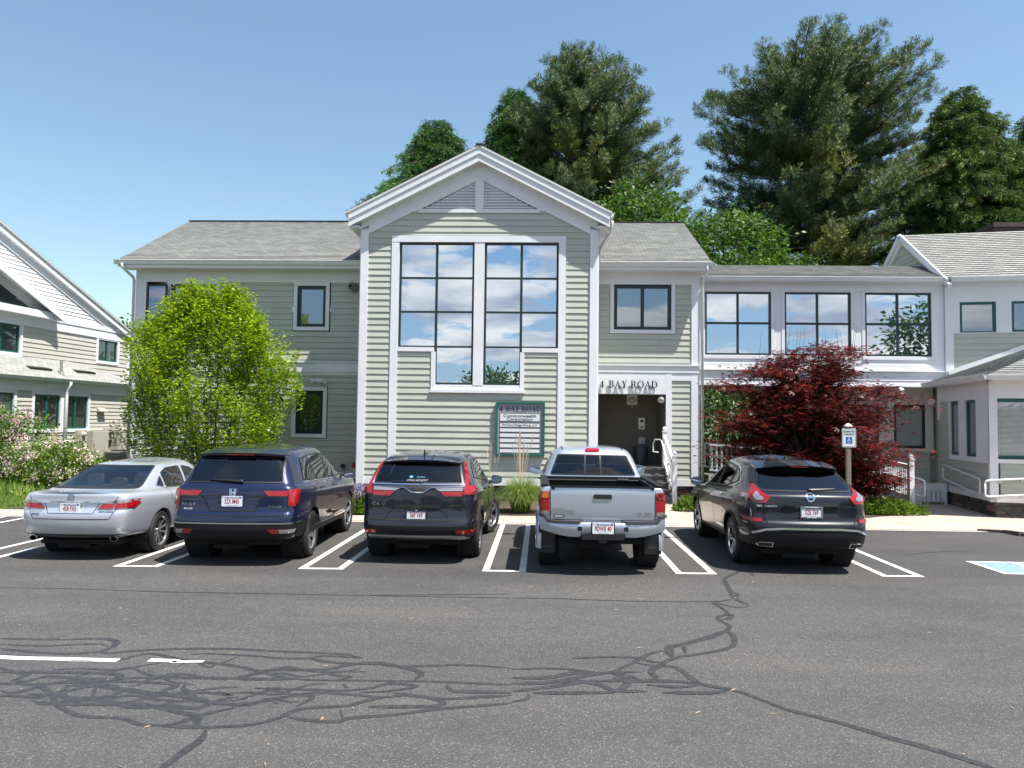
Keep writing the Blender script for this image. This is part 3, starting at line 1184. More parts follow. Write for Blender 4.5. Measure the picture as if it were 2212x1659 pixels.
mb = MB(TR)
wA = rect_of(TR, 2072, 653, 2152, 720)
wB = rect_of(TR, 2184, 650, 2262, 717)
siding(mb, 0.2, 7.0, 3.3, 5.05)
mb.build('upper_wall', 'siding', nb)
mb = MB(TR)
zt, zb = wA[3], wA[2]
mb.box(0, 0.22, -0.045, 0.1, 3.4, 6.55)
mb.box(0.22, 7.0, -0.03, 0.05, zt + 0.0, 6.55)
mb.box(0.22, wA[0], -0.028, 0.05, zb, zt)
mb.box(wA[1], wB[0], -0.028, 0.05, zb, zt)
mb.box(wB[1], 7.0, -0.028, 0.05, zb, zt)
mb.box(0.22, 7.0, -0.034, 0.05, 5.02, zb)
mb.box(0.0, 7.0, -0.06, 0.03, 6.38, 6.62)
mb.build('upper_trim', 'trim', nb)
for w_ in (wA, wB):
    window(nb, TR, *w_, glass='glass_grey', frame='frame_green', rec=0.02, fr=0.075)
ax = Vector((0.984, -0.179, 0))
e0 = Vector((12.0, 23.20, 6.64))
e1 = e0 + ax * 8 + Vector((0, 0, 0.0))
r0 = Vector((12.05, 26.1, 8.62))
r1 = r0 + ax * 8
mb = MB()
roofplane(mb, e0, e1, r0, r1)
b0, b1 = Vector((12.0, 29.0, 6.64)), Vector((12.0, 29.0, 6.64)) + ax * 8
roofplane(mb, b1, b0, r1, r0)
mb.build('main_roof', ['shingle', 'soffit'], nb)
mb = MB()
gutter(mb, e0 + Vector((0.15, -0.0, 0.01)), e1 + Vector((0, 0, 0.01)))
nn = Vector((-0.179, -0.984, 0))
mb.add([e0 + Vector((0, 0, -0.1)), e1 + Vector((0, 0, -0.1)), e1 - nn * 0.4 + Vector((0, 0, -0.1)), e0 - nn * 0.4 + Vector((0, 0, -0.1))], [(0, 1, 2, 3), (3, 2, 1, 0)])
mb.build('gutter', 'gutter', nb, smooth=30)
# gable end that looks towards the bridge: siding triangle with rake boards
mb = MB()
gx = 12.16
mb.add([(gx, 23.4, 6.5), (gx, 28.8, 6.5), (gx, 26.1, 8.45)], [(0, 1, 2), (2, 1, 0)])
tg = frame_T((gx - 0.01, 28.8), (0, -1))
mb.T = tg
siding(mb, lambda z: (z - 6.5) * 1.385, lambda z: 5.4 - (z - 6.5) * 1.385, 6.5, 8.42, e=0.15, lap=0.015)
mb.build('gable_wall', 'siding', nb)
mb = MB()
for yy, s in ((23.15, 1), (29.05, -1)):
    a, b = Vector((11.98, yy, 6.52)), Vector((11.98, 26.1, 8.58))
    mb.beam(a, b, 0.05, 0.17)
    mb.beam(a + Vector((0.1, 0, -0.14)), b + Vector((0.1, 0, -0.15)), 0.10, 0.14)
mb.apart(lambda c: c.y > 26.1, 'gable_rake', 'trim', nb)
ch = MB()
cc = (hit(frame_T((0, 26.5), (1, 0)), 2152, 500)[0], 0)
ch.box(cc[0], cc[0] + 2.0, 26.6, 27.6, 8.2, 9.05)
ch.box(cc[0] - 0.05, cc[0] + 2.05, 26.55, 27.65, 9.05, 9.2)
M['brick_dark'] = P('dark_chimney_brick', (0.055, 0.04, 0.036), 0.8, var=0.3, vscale=8)
ch.build('chimney', 'brick_dark', nb)

# ground-floor corner bay
C0 = Vector((11.69, 23.1, 0))
C1 = Vector((11.13, 19.35, 0))
TFa = frame_T(C0, C1 - C0)            # left facet, runs towards the camera
LFa = (C1 - C0).length
TFb = frame_T(C1, (0.984, -0.179))       # front facet, runs out of the frame on the right
fz = 0.38
wn1 = rect_of(TFa, 2054, 868, 2074, 975)
wn2 = rect_of(TFa, 2086, 860, 2112, 978)
zlo, zhi = 1.43, 2.92
wn1 = (wn1[0], wn1[1], zlo, zhi)
wn2 = (wn2[0], wn2[1], zlo, zhi)
wn3 = rect_of(TFb, 2142, 858, 2262, 978)
wn3 = (wn3[0], wn3[1] + 0.3, zlo, zhi)
mb = MB(TFa)
siding(mb, 0, LFa - 0.1, fz + 0.17, 2.95, [(wn1[0] - 0.1, wn2[1] + 0.35, 1.32, 3.0)], e=0.15)
mb.T = TFb
siding(mb, 0.1, 8, fz + 0.17, 2.95, [(wn3[0] - 0.1, wn3[1] + 0.1, 1.32, 3.0)], e=0.15)
mb.build('bay_wall', 'siding', nb)
mb = MB(TFa)
yo = -0.035
mb.box(0, LFa - 0.12, yo, 0.03, 2.92, 3.45)
mb.box(0, LFa - 0.12, yo - 0.012, 0.03, fz, fz + 0.17)
mb.box(LFa - 0.30, LFa + 0.03, yo - 0.01, 0.05, fz, 3.45)
mb.box(wn1[1], wn2[0], yo, 0.08, 1.33, 2.92)
mb.box(wn1[0] - 0.1, wn1[0], yo, 0.08, 1.33, 2.92)
mb.box(wn2[1], LFa - 0.30, yo, 0.08, 1.33, 2.92)
mb.box(wn1[0] - 0.1, LFa - 0.30, yo - 0.005, 0.08, 1.30, 1.43)
mb.box(-0.0, 0.12, yo - 0.01, 0.05, 2.4, 3.45)
mb.T = TFb
mb.box(0.0, wn3[0] - 0.08, yo - 0.012, 0.05, fz, 3.45)
mb.box(wn3[0] - 0.08, 8, yo, 0.03, 2.92, 3.45)
mb.box(wn3[0] - 0.08, 8, yo - 0.012, 0.03, fz, fz + 0.17)
mb.box(wn3[0] - 0.08, wn3[0], yo, 0.08, 1.33, 2.92)
mb.box(wn3[0] - 0.08, 8, yo - 0.005, 0.08, 1.33, 1.43)
mb.build('bay_trim', 'trim', nb)
window(nb, TFa, *wn1, glass='glass_grey', frame='frame_green', rec=0.02, fr=0.08, blinds='blind')
window(nb, TFa, *wn2, glass='glass_grey', frame='frame_green', rec=0.02, fr=0.08)
window(nb, TFb, *wn3, glass='glass_grey', frame='frame_green', rec=0.02, fr=0.09, blinds='blind_pale')
mb = MB(TFa)
foundation(mb, 0, LFa, 0.03, 0.0, fz)
mb.T = TFb
foundation(mb, 0, 8, 0.03, 0.0, fz)
mb.build('foundation', 'stone', nb)
# its hipped roof
oh = 0.38
A_ = C0 + Vector((-oh, 0.1, 3.46))
B_ = C1 + Vector((-oh, -oh, 3.46))
C_ = B_ + ax * 9
T0 = TR @ Vector((0.05, -0.01, 3.72))
T1 = TR @ Vector((4.4, -0.01, 5.35))
mb = MB()
roofplane(mb, A_, B_, T0, T1)
roofplane(mb, B_, C_, T1, T1 + ax * 5)
mb.build('hip_roof', ['shingle', 'soffit'], nb)
mb = MB()
gutter(mb, A_ + Vector((0.02, 0, 0.02)), B_ + Vector((0.02, -0.02, 0.02)))
gutter(mb, B_ + Vector((0, 0.02, 0.02)), C_ + Vector((0, 0, 0.02)))
for p, q in ((A_, B_), (B_, C_)):
    i = Vector((0.9, 0.9, 0)) if p is A_ else Vector((0.1, 0.9, 0))
    i = i.normalized() * 0.55
    mb.add([p + Vector((0, 0, -0.1)), q + Vector((0, 0, -0.1)), q + i + Vector((0, 0, -0.1)), p + i + Vector((0, 0, -0.1))], [(0, 1, 2, 3), (3, 2, 1, 0)])
mb.build('gutter', 'gutter', nb, smooth=30)
mb = MB()
mb.beam(T0 + Vector((0.0, -0.05, 0.09)), T1 + Vector((0.0, -0.05, 0.09)), 0.08, 0.14)
mb.build('roof_flashing', 'trim', nb)
# wall behind the passage under the bridge, with two windows
TP = Matrix.Translation((0, 24.3, 0))
g1 = rect_of(TP, 1929, 874, 1998, 969)
g2 = (g1[0] - 2.05, g1[0] - 0.45, g1[2], g1[3])
mb = MB(TP)
siding(mb, 8.3, 12.0, 0.4, 1.5, e=0.15)
mb.build('passage_wall', 'siding', nb)
mb = MB(TP)
mb.box(8.2, g2[0], -0.04, 0.05, 1.4, 3.5)
mb.box(g2[1], g1[0], -0.04, 0.05, 1.4, 3.5)
mb.box(g1[1], 12.1, -0.04, 0.05, 1.4, 3.5)
mb.box(g2[0], g2[1], -0.038, 0.05, g1[3], 3.5)
mb.box(g1[0], g1[1], -0.038, 0.05, g1[3], 3.5)
mb.box(8.2, 12.1, -0.045, 0.05, g1[2] - 0.1, g1[2])
mb.build('passage_trim', 'soffit', nb)
window(nb, TP, *g1, glass='glass_grey', frame='frame', rec=0.0, fr=0.08, y=-0.02, blinds='blind')
window(nb, TP, *g2, glass='glass_grey', frame='frame', rec=0.0, fr=0.08, y=-0.02, blinds='blind')
mb = MB()
mb.box(8.2, 16.0, 24.4, 29.5, 0, 3.4)
mb.box(12.2, 18, 24.2, 29.0, 0, 6.5)
mb.build('rear_wall', 'siding', nb)

# ================================================================== building on the left
lf = thing('side_office_building', 'cream clapboard office at the left with a white gable over green casement windows', 'building', (-18.3, 29.0, 0))
K = 0.067
dirL = Vector((-K, -1, 0)).normalized()     # local x runs towards the camera... so walls face +x
TU = frame_T((-18.28, 33.3), (K, 1))       # upper wall; local x=0 at the far corner
TLo = frame_T((-17.32, 32.8), (K, 1))      # lower wall in front
# in these frames -y (outwards) points to +x world
def hx(T, px, py):
    return hit(T, px, py)


far_u = 0.0
z_b, z_t = 3.4, 5.70
LU = 12.0
wa = rect_of(TU, -40, 701, 41, 759)
wa = (wa[0], wa[1], 4.42, 5.42)
wc = rect_of(TU, 212, 733, 252, 780)
wc = (wc[0], wc[1], 4.52, 5.40)
mb = MB(TU)
siding(mb, -LU, 0, z_b, 5.45, [(wa[0] - .12, wa[1] + .12, wa[2] - .12, wa[3] + .12), (wc[0] - .12, wc[1] + .12, wc[2] - .12, wc[3] + .12)])
mb.build('upper_wall', 'siding_tan', lf)
mb = MB(TU)
# rake line of the gable: passes through (0,492) and (268,718)
ra, rb = hit(TU, 0, 497), hit(TU, 262, 714)
sl_ = (ra[1] - rb[1]) / (ra[0] - rb[0])
zr = lambda x: rb[1] + (x - rb[0]) * sl_
xt = (6.0 - rb[1]) / sl_ + rb[0]


def inv(z):
    return rb[0] + (z - rb[1]) / sl_


siding(mb, lambda z: -LU, lambda z: min(inv(z), 0), 5.95, 10.5, e=0.14)
mb.build('gable_wall', 'siding_white', lf)
mb = MB(TU)
mb.box(-0.16, 0.05, -0.05, 0.15, 3.4, 5.5)
mb.box(-LU, 0.05, -0.05, 0.02, 5.45, 5.78)
mb.box(-LU, 0.05, -0.075, 0.02, 5.78, 5.96)
rk_ = lambda x: zr(x)
xa_, xb_ = 0.45, -LU
mb.add([(xa_, -0.17, rk_(xa_) - 0.12), (xb_, -0.17, rk_(xb_) - 0.12), (xb_, -0.17, rk_(xb_) + 0.16), (xa_, -0.17, rk_(xa_) + 0.16),
        (xa_, -0.13, rk_(xa_) - 0.12), (xb_, -0.13, rk_(xb_) - 0.12), (xb_, -0.13, rk_(xb_) + 0.16), (xa_, -0.13, rk_(xa_) + 0.16),
        (xa_, 0.0, rk_(xa_) - 0.12), (xb_, 0.0, rk_(xb_) - 0.12)],
       [(0, 1, 2, 3), (7, 6, 5, 4), (0, 3, 7, 4), (0, 1, 9, 8), (3, 2, 6, 7)])
mb.add([(xa_ - .2, -0.05, rk_(xa_ - .2) - 0.42), (xb_, -0.05, rk_(xb_) - 0.42), (xb_, -0.05, rk_(xb_) - 0.1), (xa_ - .2, -0.05, rk_(xa_ - .2) - 0.1)], [(0, 1, 2, 3)])
mb.build('gable_trim', 'trim', lf)
mb = MB()
q = [TU @ Vector(p) for p in ((xa_, -0.22, rk_(xa_) + 0.17), (xb_, -0.22, rk_(xb_) + 0.17), (xb_, 8, rk_(xb_) + 0.17), (xa_, 8, rk_(xa_) + 0.17))]
roofplane(mb, q[3], q[0], q[2], q[1])
mb.build('main_roof', ['shingle', 'soffit'], lf)
for w_ in (wa, wc):
    window(lf, TU, *w_, xm=((w_[0] + w_[1]) / 2,), mun=0.09, glass='glass_dark', frame='frame_green', casing=0.12, rec=0.03, fr=0.06)
# dark glazed gable under a projecting hood
hA, hB = hit(TU, 0, 585), hit(TU, 118, 682)
hs = (hA[1] - hB[1]) / (hA[0] - hB[0])
hz = lambda x: hB[1] + (x - hB[0]) * hs
gT = hit(TU, 70, 665)
mb = MB(TU)
mb.add([(gT[0], -0.1, gT[1] - 0.02), (-LU, -0.1, gT[1] - 0.02), (-LU, -0.1, hz(-LU) - 0.55), (gT[0], -0.1, hz(gT[0]) - 0.5)], [(0, 1, 2, 3)])
mb.build('gable_glazing', 'glass_dark', lf)
mb = MB(TU)
x0_, x1_ = hB[0], -LU
for y0_, y1_, a, b in ((-0.45, -0.40, -0.26, 0.0), (-0.40, 0.0, -0.06, 0.0)):
    mb.add([(x0_, y0_, hz(x0_) + a), (x1_, y0_, hz(x1_) + a), (x1_, y0_, hz(x1_) + b), (x0_, y0_, hz(x0_) + b),
            (x0_, y1_, hz(x0_) + a), (x1_, y1_, hz(x1_) + a), (x1_, y1_, hz(x1_) + b), (x0_, y1_, hz(x0_) + b)],
           [(0, 1, 2, 3), (7, 6, 5, 4), (0, 3, 7, 4), (3, 2, 6, 7), (0, 4, 5, 1)])
mb.box(-LU, hB[0], -0.34, -0.02, 5.80, 6.05)
mb.build('gable_hood', 'trim', lf)
# low shed roof and lower wall
mb = MB()
a = TLo @ Vector((0.3, -0.20, 3.55)); b = TLo @ Vector((-12, -0.20, 3.55))
c = TU @ Vector((-3.9, -0.01, 4.33)); d = TU @ Vector((-12, -0.01, 4.33))
f_ = TU @ Vector((0.6, -0.01, 3.6))
roofplane(mb, a, b, c, d)
roofplane(mb, f_, a, c + Vector((0, 0.02, 0)), c)
mb.build('shed_roof', ['shingle', 'soffit'], lf)
mb = MB()
gutter(mb, b + Vector((0, 0, 0.01)), a + Vector((0, 0, 0.01)))
mb.build('gutter', 'gutter', lf, smooth=30)
zl = (1.72, 2.95)
w1 = rect_of(TLo, 74, 852, 127, 925)
w2 = rect_of(TLo, 138, 856, 187, 923)
w0 = rect_of(TLo, -45, 845, 26, 925)
ws_ = [(w[0], w[1], *zl) for w in (w0, w1, w2)]
mb = MB(TLo)
siding(mb, -12, 0, 0.15, 3.06, [(w[0] - .12, w[1] + .12, w[2] - .12, w[3] + .12) for w in ws_], e=0.15)
mb.build('lower_wall', 'siding_tan', lf)
mb = MB(TLo)
mb.box(-12, 0.1, -0.05, 0.03, 3.06, 3.44)
mb.box(-12, 0.1, -0.19, 0.0, 3.44, 3.47)
mb.box(-0.16, 0.05, -0.06, 0.1, 0.1, 3.06)
mb.build('lower_trim', 'trim', lf)
mats_w = ['glass_grey', 'glass_dark', 'glass_dark']
for w_, g in zip(ws_, mats_w):
    window(lf, TLo, *w_, xm=((w_[0] + w_[1]) / 2,), mun=0.09, glass=g, frame='frame_green', casing=0.12, rec=0.03, fr=0.06)
px_ = hit(TLo, 138, 850)[0]
mb = MB(TLo)
mb.tube([(px_, -0.26, 3.45), (px_, -0.24, 3.3), (px_, -0.13, 3.15), (px_, -0.12, 2.9), (px_, -0.12, 0.1)], 0.055, 8)
mb.build('downspout', 'white_pvc', lf, smooth=True)
# roof vents and stack pipe
def on_shed(px, py):
    n_ = (b - a).cross(c - a).normalized()
    r = ray(px, py)
    o = Vector((0, 0, CAM_H))
    t = (a - o).dot(n_) / r.dot(n_)
    return o + r * t


for px, py in ((80, 794), (178, 802)):
    p = on_shed(px, py)
    mb = MB(Matrix.Translation(p) @ Matrix.Rotation(-K, 4, 'Z') @ Matrix.Rotation(R_(38), 4, 'Y'))
    mb.prism_y([(-0.12, -0.02), (0.16, 0.1), (0.2, 0.02), (0.15, -0.02)], -0.55, 0.55)
    mb.build('roof_vent', 'black', lf)
p = on_shed(132, 810)
mb = MB()
mb.tube([p + Vector((0, 0, -0.05)), p + Vector((0, 0, 0.55))], 0.05, 8)
mb.tube([p + Vector((0, 0, -0.05)), p + Vector((0, 0, 0.12))], [0.12, 0.07], 8)
mb.build('roof_pipe', 'metal_grey', lf, smooth=30)
# body of the building behind the walls
mb = MB()
mb.box(-28, -19.4, 20, 33.2, 0.0, 5.6)
mb.build('rear_wall', 'siding_tan', lf)


# ================================================================== ground
m_, t_, b_ = nmat('asphalt')
v_ = coords(t_)
vor = N(t_, 'ShaderNodeTexVoronoi', feature='F1')
vor.inputs['Scale'].default_value = 105
t_.links.new(v_, vor.inputs['Vector'])
sp = N(t_, 'ShaderNodeSeparateColor')
t_.links.new(vor.outputs['Color'], sp.inputs[0])
stone = ramp(t_, sp.outputs[0], [(0.0, (0.055, 0.0535, 0.053)), (0.55, (0.072, 0.070, 0.069)), (0.85, (0.088, 0.086, 0.084)), (0.965, (0.125, 0.121, 0.115)), (1.0, (0.21, 0.20, 0.185))])
fine = noise(t_, v_, 160, 2, 0.6)
stone = mixc(t_, 1.0, stone, ramp(t_, fine, [(0.3, (0.78, 0.78, 0.79)), (0.7, (1.22, 1.21, 1.20))]), 'MULTIPLY')
mot = noise(t_, coords(t_, (0.6, 1.4, 1)), 0.55, 6, 0.62)
c_ = mixc(t_, 1.0, stone, ramp(t_, mot, [(0.28, (0.80, 0.80, 0.83)), (0.5, (1.0, 1.0, 1.0)), (0.72, (1.20, 1.17, 1.12))]), 'MULTIPLY')
mot2 = noise(t_, coords(t_), 5.0, 5, 0.7)
c_ = mixc(t_, 1.0, c_, ramp(t_, mot2, [(0.3, (0.93, 0.93, 0.94)), (0.7, (1.07, 1.07, 1.06))]), 'MULTIPLY')
# oil drips and rubber: scattered darker spots, and pale scuffed streaks along the driving direction
drp = noise(t_, coords(t_, (1, 1, 1)), 2.6, 2, 0.5)
c_ = mixc(t_, 1.0, c_, ramp(t_, drp, [(0.0, (1, 1, 1)), (0.68, (1.0, 1.0, 1.0)), (0.76, (0.74, 0.74, 0.75)), (1.0, (0.66, 0.66, 0.67))]), 'MULTIPLY')
stk = noise(t_, coords(t_, (0.12, 1.1, 1)), 1.6, 4, 0.6)
c_ = mixc(t_, 1.0, c_, ramp(t_, stk, [(0.3, (0.93, 0.93, 0.94)), (0.7, (1.10, 1.09, 1.06))]), 'MULTIPLY')
# the stalls were sealed more recently: darker, finer coat beyond y = 10.6 m
sx = N(t_, 'ShaderNodeSeparateXYZ')
t_.links.new(v_, sx.inputs[0])
wv = noise(t_, coords(t_, (0.5, 0.5, 1)), 0.7, 4, 0.6)
a1 = N(t_, 'ShaderNodeMath', operation='MULTIPLY_ADD')
t_.links.new(wv, a1.inputs[0]); a1.inputs[1].default_value = 1.6; t_.links.new(sx.outputs[1], a1.inputs[2])
mr = N(t_, 'ShaderNodeMapRange')
mr.inputs['From Min'].default_value = 11.2; mr.inputs['From Max'].default_value = 12.1
t_.links.new(a1.outputs[0], mr.inputs['Value'])
c_ = mixc(t_, mr.outputs[0], c_, mixc(t_, 1.0, c_, (0.84, 0.83, 0.83), 'MULTIPLY'))
t_.links.new(c_, b_.inputs['Base Color'])
b_.inputs['Roughness'].default_value = 0.82
b_.inputs['Specular IOR Level'].default_value = 0.35
bump(t_, b_, vor.outputs['Distance'], 0.006, 0.8)
M['asphalt'] = m_

m_, t_, b_ = nmat('worn_paint')
f1 = noise(t_, coords(t_), 26, 6, 0.75)
f2 = noise(t_, coords(t_), 2.0, 4, 0.6)
ad = N(t_, 'ShaderNodeMath', operation='MULTIPLY_ADD')
t_.links.new(f2, ad.inputs[0]); ad.inputs[1].default_value = 0.45; t_.links.new(f1, ad.inputs[2])
t_.links.new(ramp(t_, ad.outputs[0], [(0.0, (0.25, 0.24, 0.22)), (0.55, (0.22, 0.21, 0.20)), (0.62, (0.60, 0.58, 0.53)), (0.9, (0.74, 0.72, 0.68))]), b_.inputs['Base Color'])
b_.inputs['Roughness'].default_value = 0.6
M['paint'] = m_
M['paint_blue'] = P('blue_road_paint', (0.21, 0.32, 0.42), 0.6, var=0.3, vscale=14)
M['paint_white'] = P('white_road_paint', (0.66, 0.68, 0.68), 0.6, var=0.25, vscale=20)
M['sealer'] = P('crack_sealer', (0.040, 0.039, 0.039), 0.5, var=0.5, vscale=18, bmp=0.004, bscale=60)

m_, t_, b_ = nmat('paver_brick')
br = N(t_, 'ShaderNodeTexBrick', offset=0.5)
br.inputs['Scale'].default_value = 1.0
br.inputs['Mortar Size'].default_value = 0.006
br.inputs['Brick Width'].default_value = 0.2
br.inputs['Row Height'].default_value = 0.1
br.inputs['Color1'].default_value = (0.42, 0.345, 0.285, 1)
br.inputs['Color2'].default_value = (0.49, 0.42, 0.355, 1)
br.inputs['Mortar'].default_value = (0.24, 0.21, 0.18, 1)
v_ = coords(t_)
t_.links.new(v_, br.inputs['Vector'])
c_ = mixc(t_, 1.0, br.outputs[0], ramp(t_, noise(t_, v_, 1.1, 5, 0.65), [(0.3, (0.86, 0.85, 0.83)), (0.7, (1.1, 1.1, 1.1))]), 'MULTIPLY')
t_.links.new(c_, b_.inputs['Base Color'])
b_.inputs['Roughness'].default_value = 0.85
bump(t_, b_, br.outputs[0], 0.003)
M['paver'] = m_
M['soil'] = P('bark_mulch', (0.075, 0.05, 0.035), 0.95, var=0.6, vscale=22, bmp=0.03, bscale=30)
M['turf'] = P('turf_soil', (0.075, 0.12, 0.03), 0.95, var=0.4, vscale=5, bmp=0.02, bscale=40)
M['field'] = P('far_grass', (0.06, 0.10, 0.025), 0.95, var=0.3, vscale=0.2)
M['kerb'] = P('kerb_stone', (0.36, 0.33, 0.30), 0.8, var=0.25, vscale=9)
M['kerb_dark'] = P('dark_kerb', (0.10, 0.085, 0.07), 0.8, var=0.25, vscale=9)


def sheet(name, poly, z, mat):
    mb = MB()
    mb.prism_z(poly, z - 0.2 if z > 0.003 else z - 0.004, z)
    o = mb.build(name, mat)
    return tag(o, kind='structure')


mb = MB()
mb.add([(-400, -300, -0.03), (400, -300, -0.03), (400, 500, -0.03), (-400, 500, -0.03)], [(0, 1, 2, 3)])
tag(mb.build('ground', 'field'), kind='structure')
mb = MB()
mb.add([(-60, -22, 0), (60, -22, 0), (60, 16.3, 0), (10.0, 16.9, 0), (-60, 16.2, 0)], [(0, 1, 2, 3, 4)])
tag(mb.build('parking_lot', 'asphalt'), kind='structure')
lineY = lambda x: 16.62 + 0.010 * x
CR = [gnd(2137, 1148), gnd(2175, 1152), gnd(2212, 1159)]
kx, ky = CR[0].x, CR[0].y
pav = [(-30, lineY(-30) + 0.04), (kx, ky + 0.02), (CR[1].x, CR[1].y + 0.02), (CR[2].x, CR[2].y + 0.02), (13.5, 14.9), (17, 14.2), (26, 14), (26, 26), (5.0, 26), (5.0, 22.0), (7.2, 18.3), (4.5, 18.0), (3.95, 21.6), (1.6, 21.6), (1.35, 18.1), (-9.5, 17.6), (-30, 17.5)]
sheet('paved_walk', pav, 0.012, 'paver')
sheet('planting_bed_soil', [(-12.4, 17.62), (-9.5, 17.63), (1.33, 18.13), (1.58, 21.6), (1.7, 23.2), (-12.4, 23.6)], 0.02, 'soil')
sheet('planting_bed_soil', [(3.97, 21.62), (4.52, 18.03), (7.15, 18.34), (9.5, 19.9), (9.6, 22.0), (4.9, 24.0), (3.97, 23.2)], 0.02, 'soil')
sheet('lawn_soil', [(-30, 17.54), (-12.45, 17.66), (-12.45, 33), (-30, 33)], 0.015, 'turf')
mb = MB()
for (x0, y0), (x1, y1) in (((-30, lineY(-30)), (kx, ky)),):
    mb.add([(x0, y0 - 0.09, 0.004), (x1, y1 - 0.09, 0.004), (x1, y1 - 0.01, 0.004), (x0, y0 - 0.01, 0.004)], [(0, 1, 2, 3)])
# hairpin stall lines
ends = lambda x: 11.40 + 0.036 * x
LW = 0.10
for xa, xb in ((-11.65, -11.0), (-8.94, -8.32), (-6.26, -5.60), (-3.54, -2.88), (-0.84, -0.20), (2.00, 2.60), (5.02, 5.64)):
    ya, yb = ends(xa), ends(xb)
    ytop = lineY(xa) - 0.1
    mb.add([(xa, ya, 0.004), (xa + LW, ya, 0.004), (xa + LW, ytop, 0.004), (xa, ytop, 0.004)], [(0, 1, 2, 3)])
    mb.add([(xb - LW, yb, 0.004), (xb, yb, 0.004), (xb, ytop, 0.004), (xb - LW, ytop, 0.004)], [(0, 1, 2, 3)])
    mb.add([(xa + LW, ya, 0.004), (xb - LW, yb, 0.004), (xb - LW, yb + LW, 0.004), (xa + LW, ya + LW, 0.004)], [(0, 1, 2, 3)])


def imgpts(s, ox):
    return [gnd(ox + a * 0.5, 1152 + b * 0.5, 0) for a, b in s]


# remnants of an old stripe at the lower left
for s, w in (([(-60, 534), (90, 541), (300, 545), (510, 551)], 0.095), ([(300, 552), (395, 554)], 0.03), ([(645, 549), (770, 553)], 0.085), ([(740, 557), (880, 555)], 0.06)):
    pts = imgpts(s, 0)
    for i in range(len(pts) - 1):
        p, q = pts[i], pts[i + 1]
        mb.add([(p.x, p.y - w / 2, 0.0045), (q.x, q.y - w / 2, 0.0045), (q.x, q.y + w / 2, 0.0045), (p.x, p.y + w / 2, 0.0045)], [(0, 1, 2, 3)])
tag(mb.build('road_markings', 'paint'), kind='structure')
# blue accessible-stall symbol at the right
q1, q2 = gnd(2087, 1213), gnd(2174, 1241)
bx0, by0, by1 = (q1.x + q2.x) / 2 - 0.02, q2.y, q1.y
mb = MB()
mb.add([(bx0, by0, 0.004), (bx0 + 1.5, by0 + .03, 0.004), (bx0 + 1.5, by1 + .03, 0.004), (bx0, by1, 0.004)], [(0, 1, 2, 3)])
tag(mb.build('accessible_stall_marking', 'paint_blue'), kind='structure')
mb = MB()
h_ = by1 - by0
w_ = 0.08
for r in ((0, w_, 0, h_), (1.42, 1.5, 0, h_), (w_, 1.42, 0, w_), (w_, 1.42, h_ - w_, h_)):
    mb.add([(bx0 + r[0], by0 + r[2], 0.008), (bx0 + r[1], by0 + r[2], 0.008), (bx0 + r[1], by0 + r[3], 0.008), (bx0 + r[0], by0 + r[3], 0.008)], [(0, 1, 2, 3)])
isa_symbol(mb, bx0 + 0.78, by0 + h_ / 2, h_ * 0.78, 0, f=lambda x, y: (x, y, 0.008))
tag(mb.build('accessible_stall_symbol', 'paint_white'), kind='structure')
mb = MB()
pts = [CR[0] + Vector((-0.2, 0.02, 0)), CR[1], CR[2], Vector((13.5, 14.9, 0)), Vector((17, 14.2, 0)), Vector((26, 14, 0))]
for i in range(len(pts) - 1):
    p, q = pts[i], pts[i + 1]
    h0 = min(0.1, 0.02 + 0.06 * i)
    mb.beam(p + Vector((0, 0.06, 0.015)), q + Vector((0, 0.06, 0.03)), 0.13, 0.10 if i else 0.05)
tag(mb.build('kerb', 'kerb_dark'), kind='structure')

# crack sealer: the poured bands that wander over the lot
A_S = '''0,455 250,460 420,455 500,465 490,490 450,505 460,520 560,510 760,500 1000,500 1200,510 1400,518 1500,525 1570,540;0,480 200,487 330,480 440,480 470,490;0,500 250,520 400,515 470,505
0,525 150,535 500,548 560,535 650,520 760,540 850,555 950,565 1050,580 1150,605 1260,628 1400,635 1800,640 2212,655;820,525 900,520 1000,525 1100,530 1200,540 1330,540 1400,530 1560,540
-40,570 60,600 120,610 60,635 120,640 200,620 400,630 600,625 900,625 1100,630 1260,630;230,590 350,585 500,590 600,575 700,560;-60,650 0,650 150,655 210,685 230,710 250,745 330,785 400,795 530,800 600,825 700,830 770,820 850,790 920,775 1010,755
-60,700 100,705 180,710 230,690;280,660 400,655 490,660 510,690 440,710 300,715 270,690 290,660;420,655 400,705;500,665 620,690 740,700 850,720 900,730 1010,740 1150,725 1300,695 1400,690 1550,700 1650,710 1750,700 1850,710 1910,730 1900,745 1800,750 1590,750
810,650 790,670 850,710;780,690 900,690 1000,700 940,685;230,740 400,740 600,740 700,755 800,780 850,790 850,830 880,840;700,835 850,840 1000,835 1100,825 1200,800 1280,765 1340,755 1500,745 1600,720 1700,705
1200,740 1180,715 1300,700 1350,710 1280,750;1240,795 1350,810 1470,815 1500,800 1700,785 1900,760 2212,735;1470,765 1480,800;890,845 870,890 800,940 740,985 660,1050;1100,595 1250,590 1400,590 1500,570 1620,560 1740,580 1820,605 1790,635
1330,540 1450,560 1620,565 1740,575 2000,570 2212,583;1380,590 1450,615 1520,620 1450,635;1100,670 1300,675 1480,680 1600,670 1680,650 1800,660 1700,680 1550,690;1480,650 1500,670;1930,655 1950,680 2050,685 2212,690;1700,690 1900,715 2050,710 2212,700
0,600 200,600 430,605 520,615 460,640 300,645 150,650;0,680 60,690 180,660 280,640 500,640 760,655 700,690 900,720'''
A_T = '''-60,235 300,240 700,253 1200,262 1500,268 1700,272 2212,280;1600,268 2000,265 2212,262'''
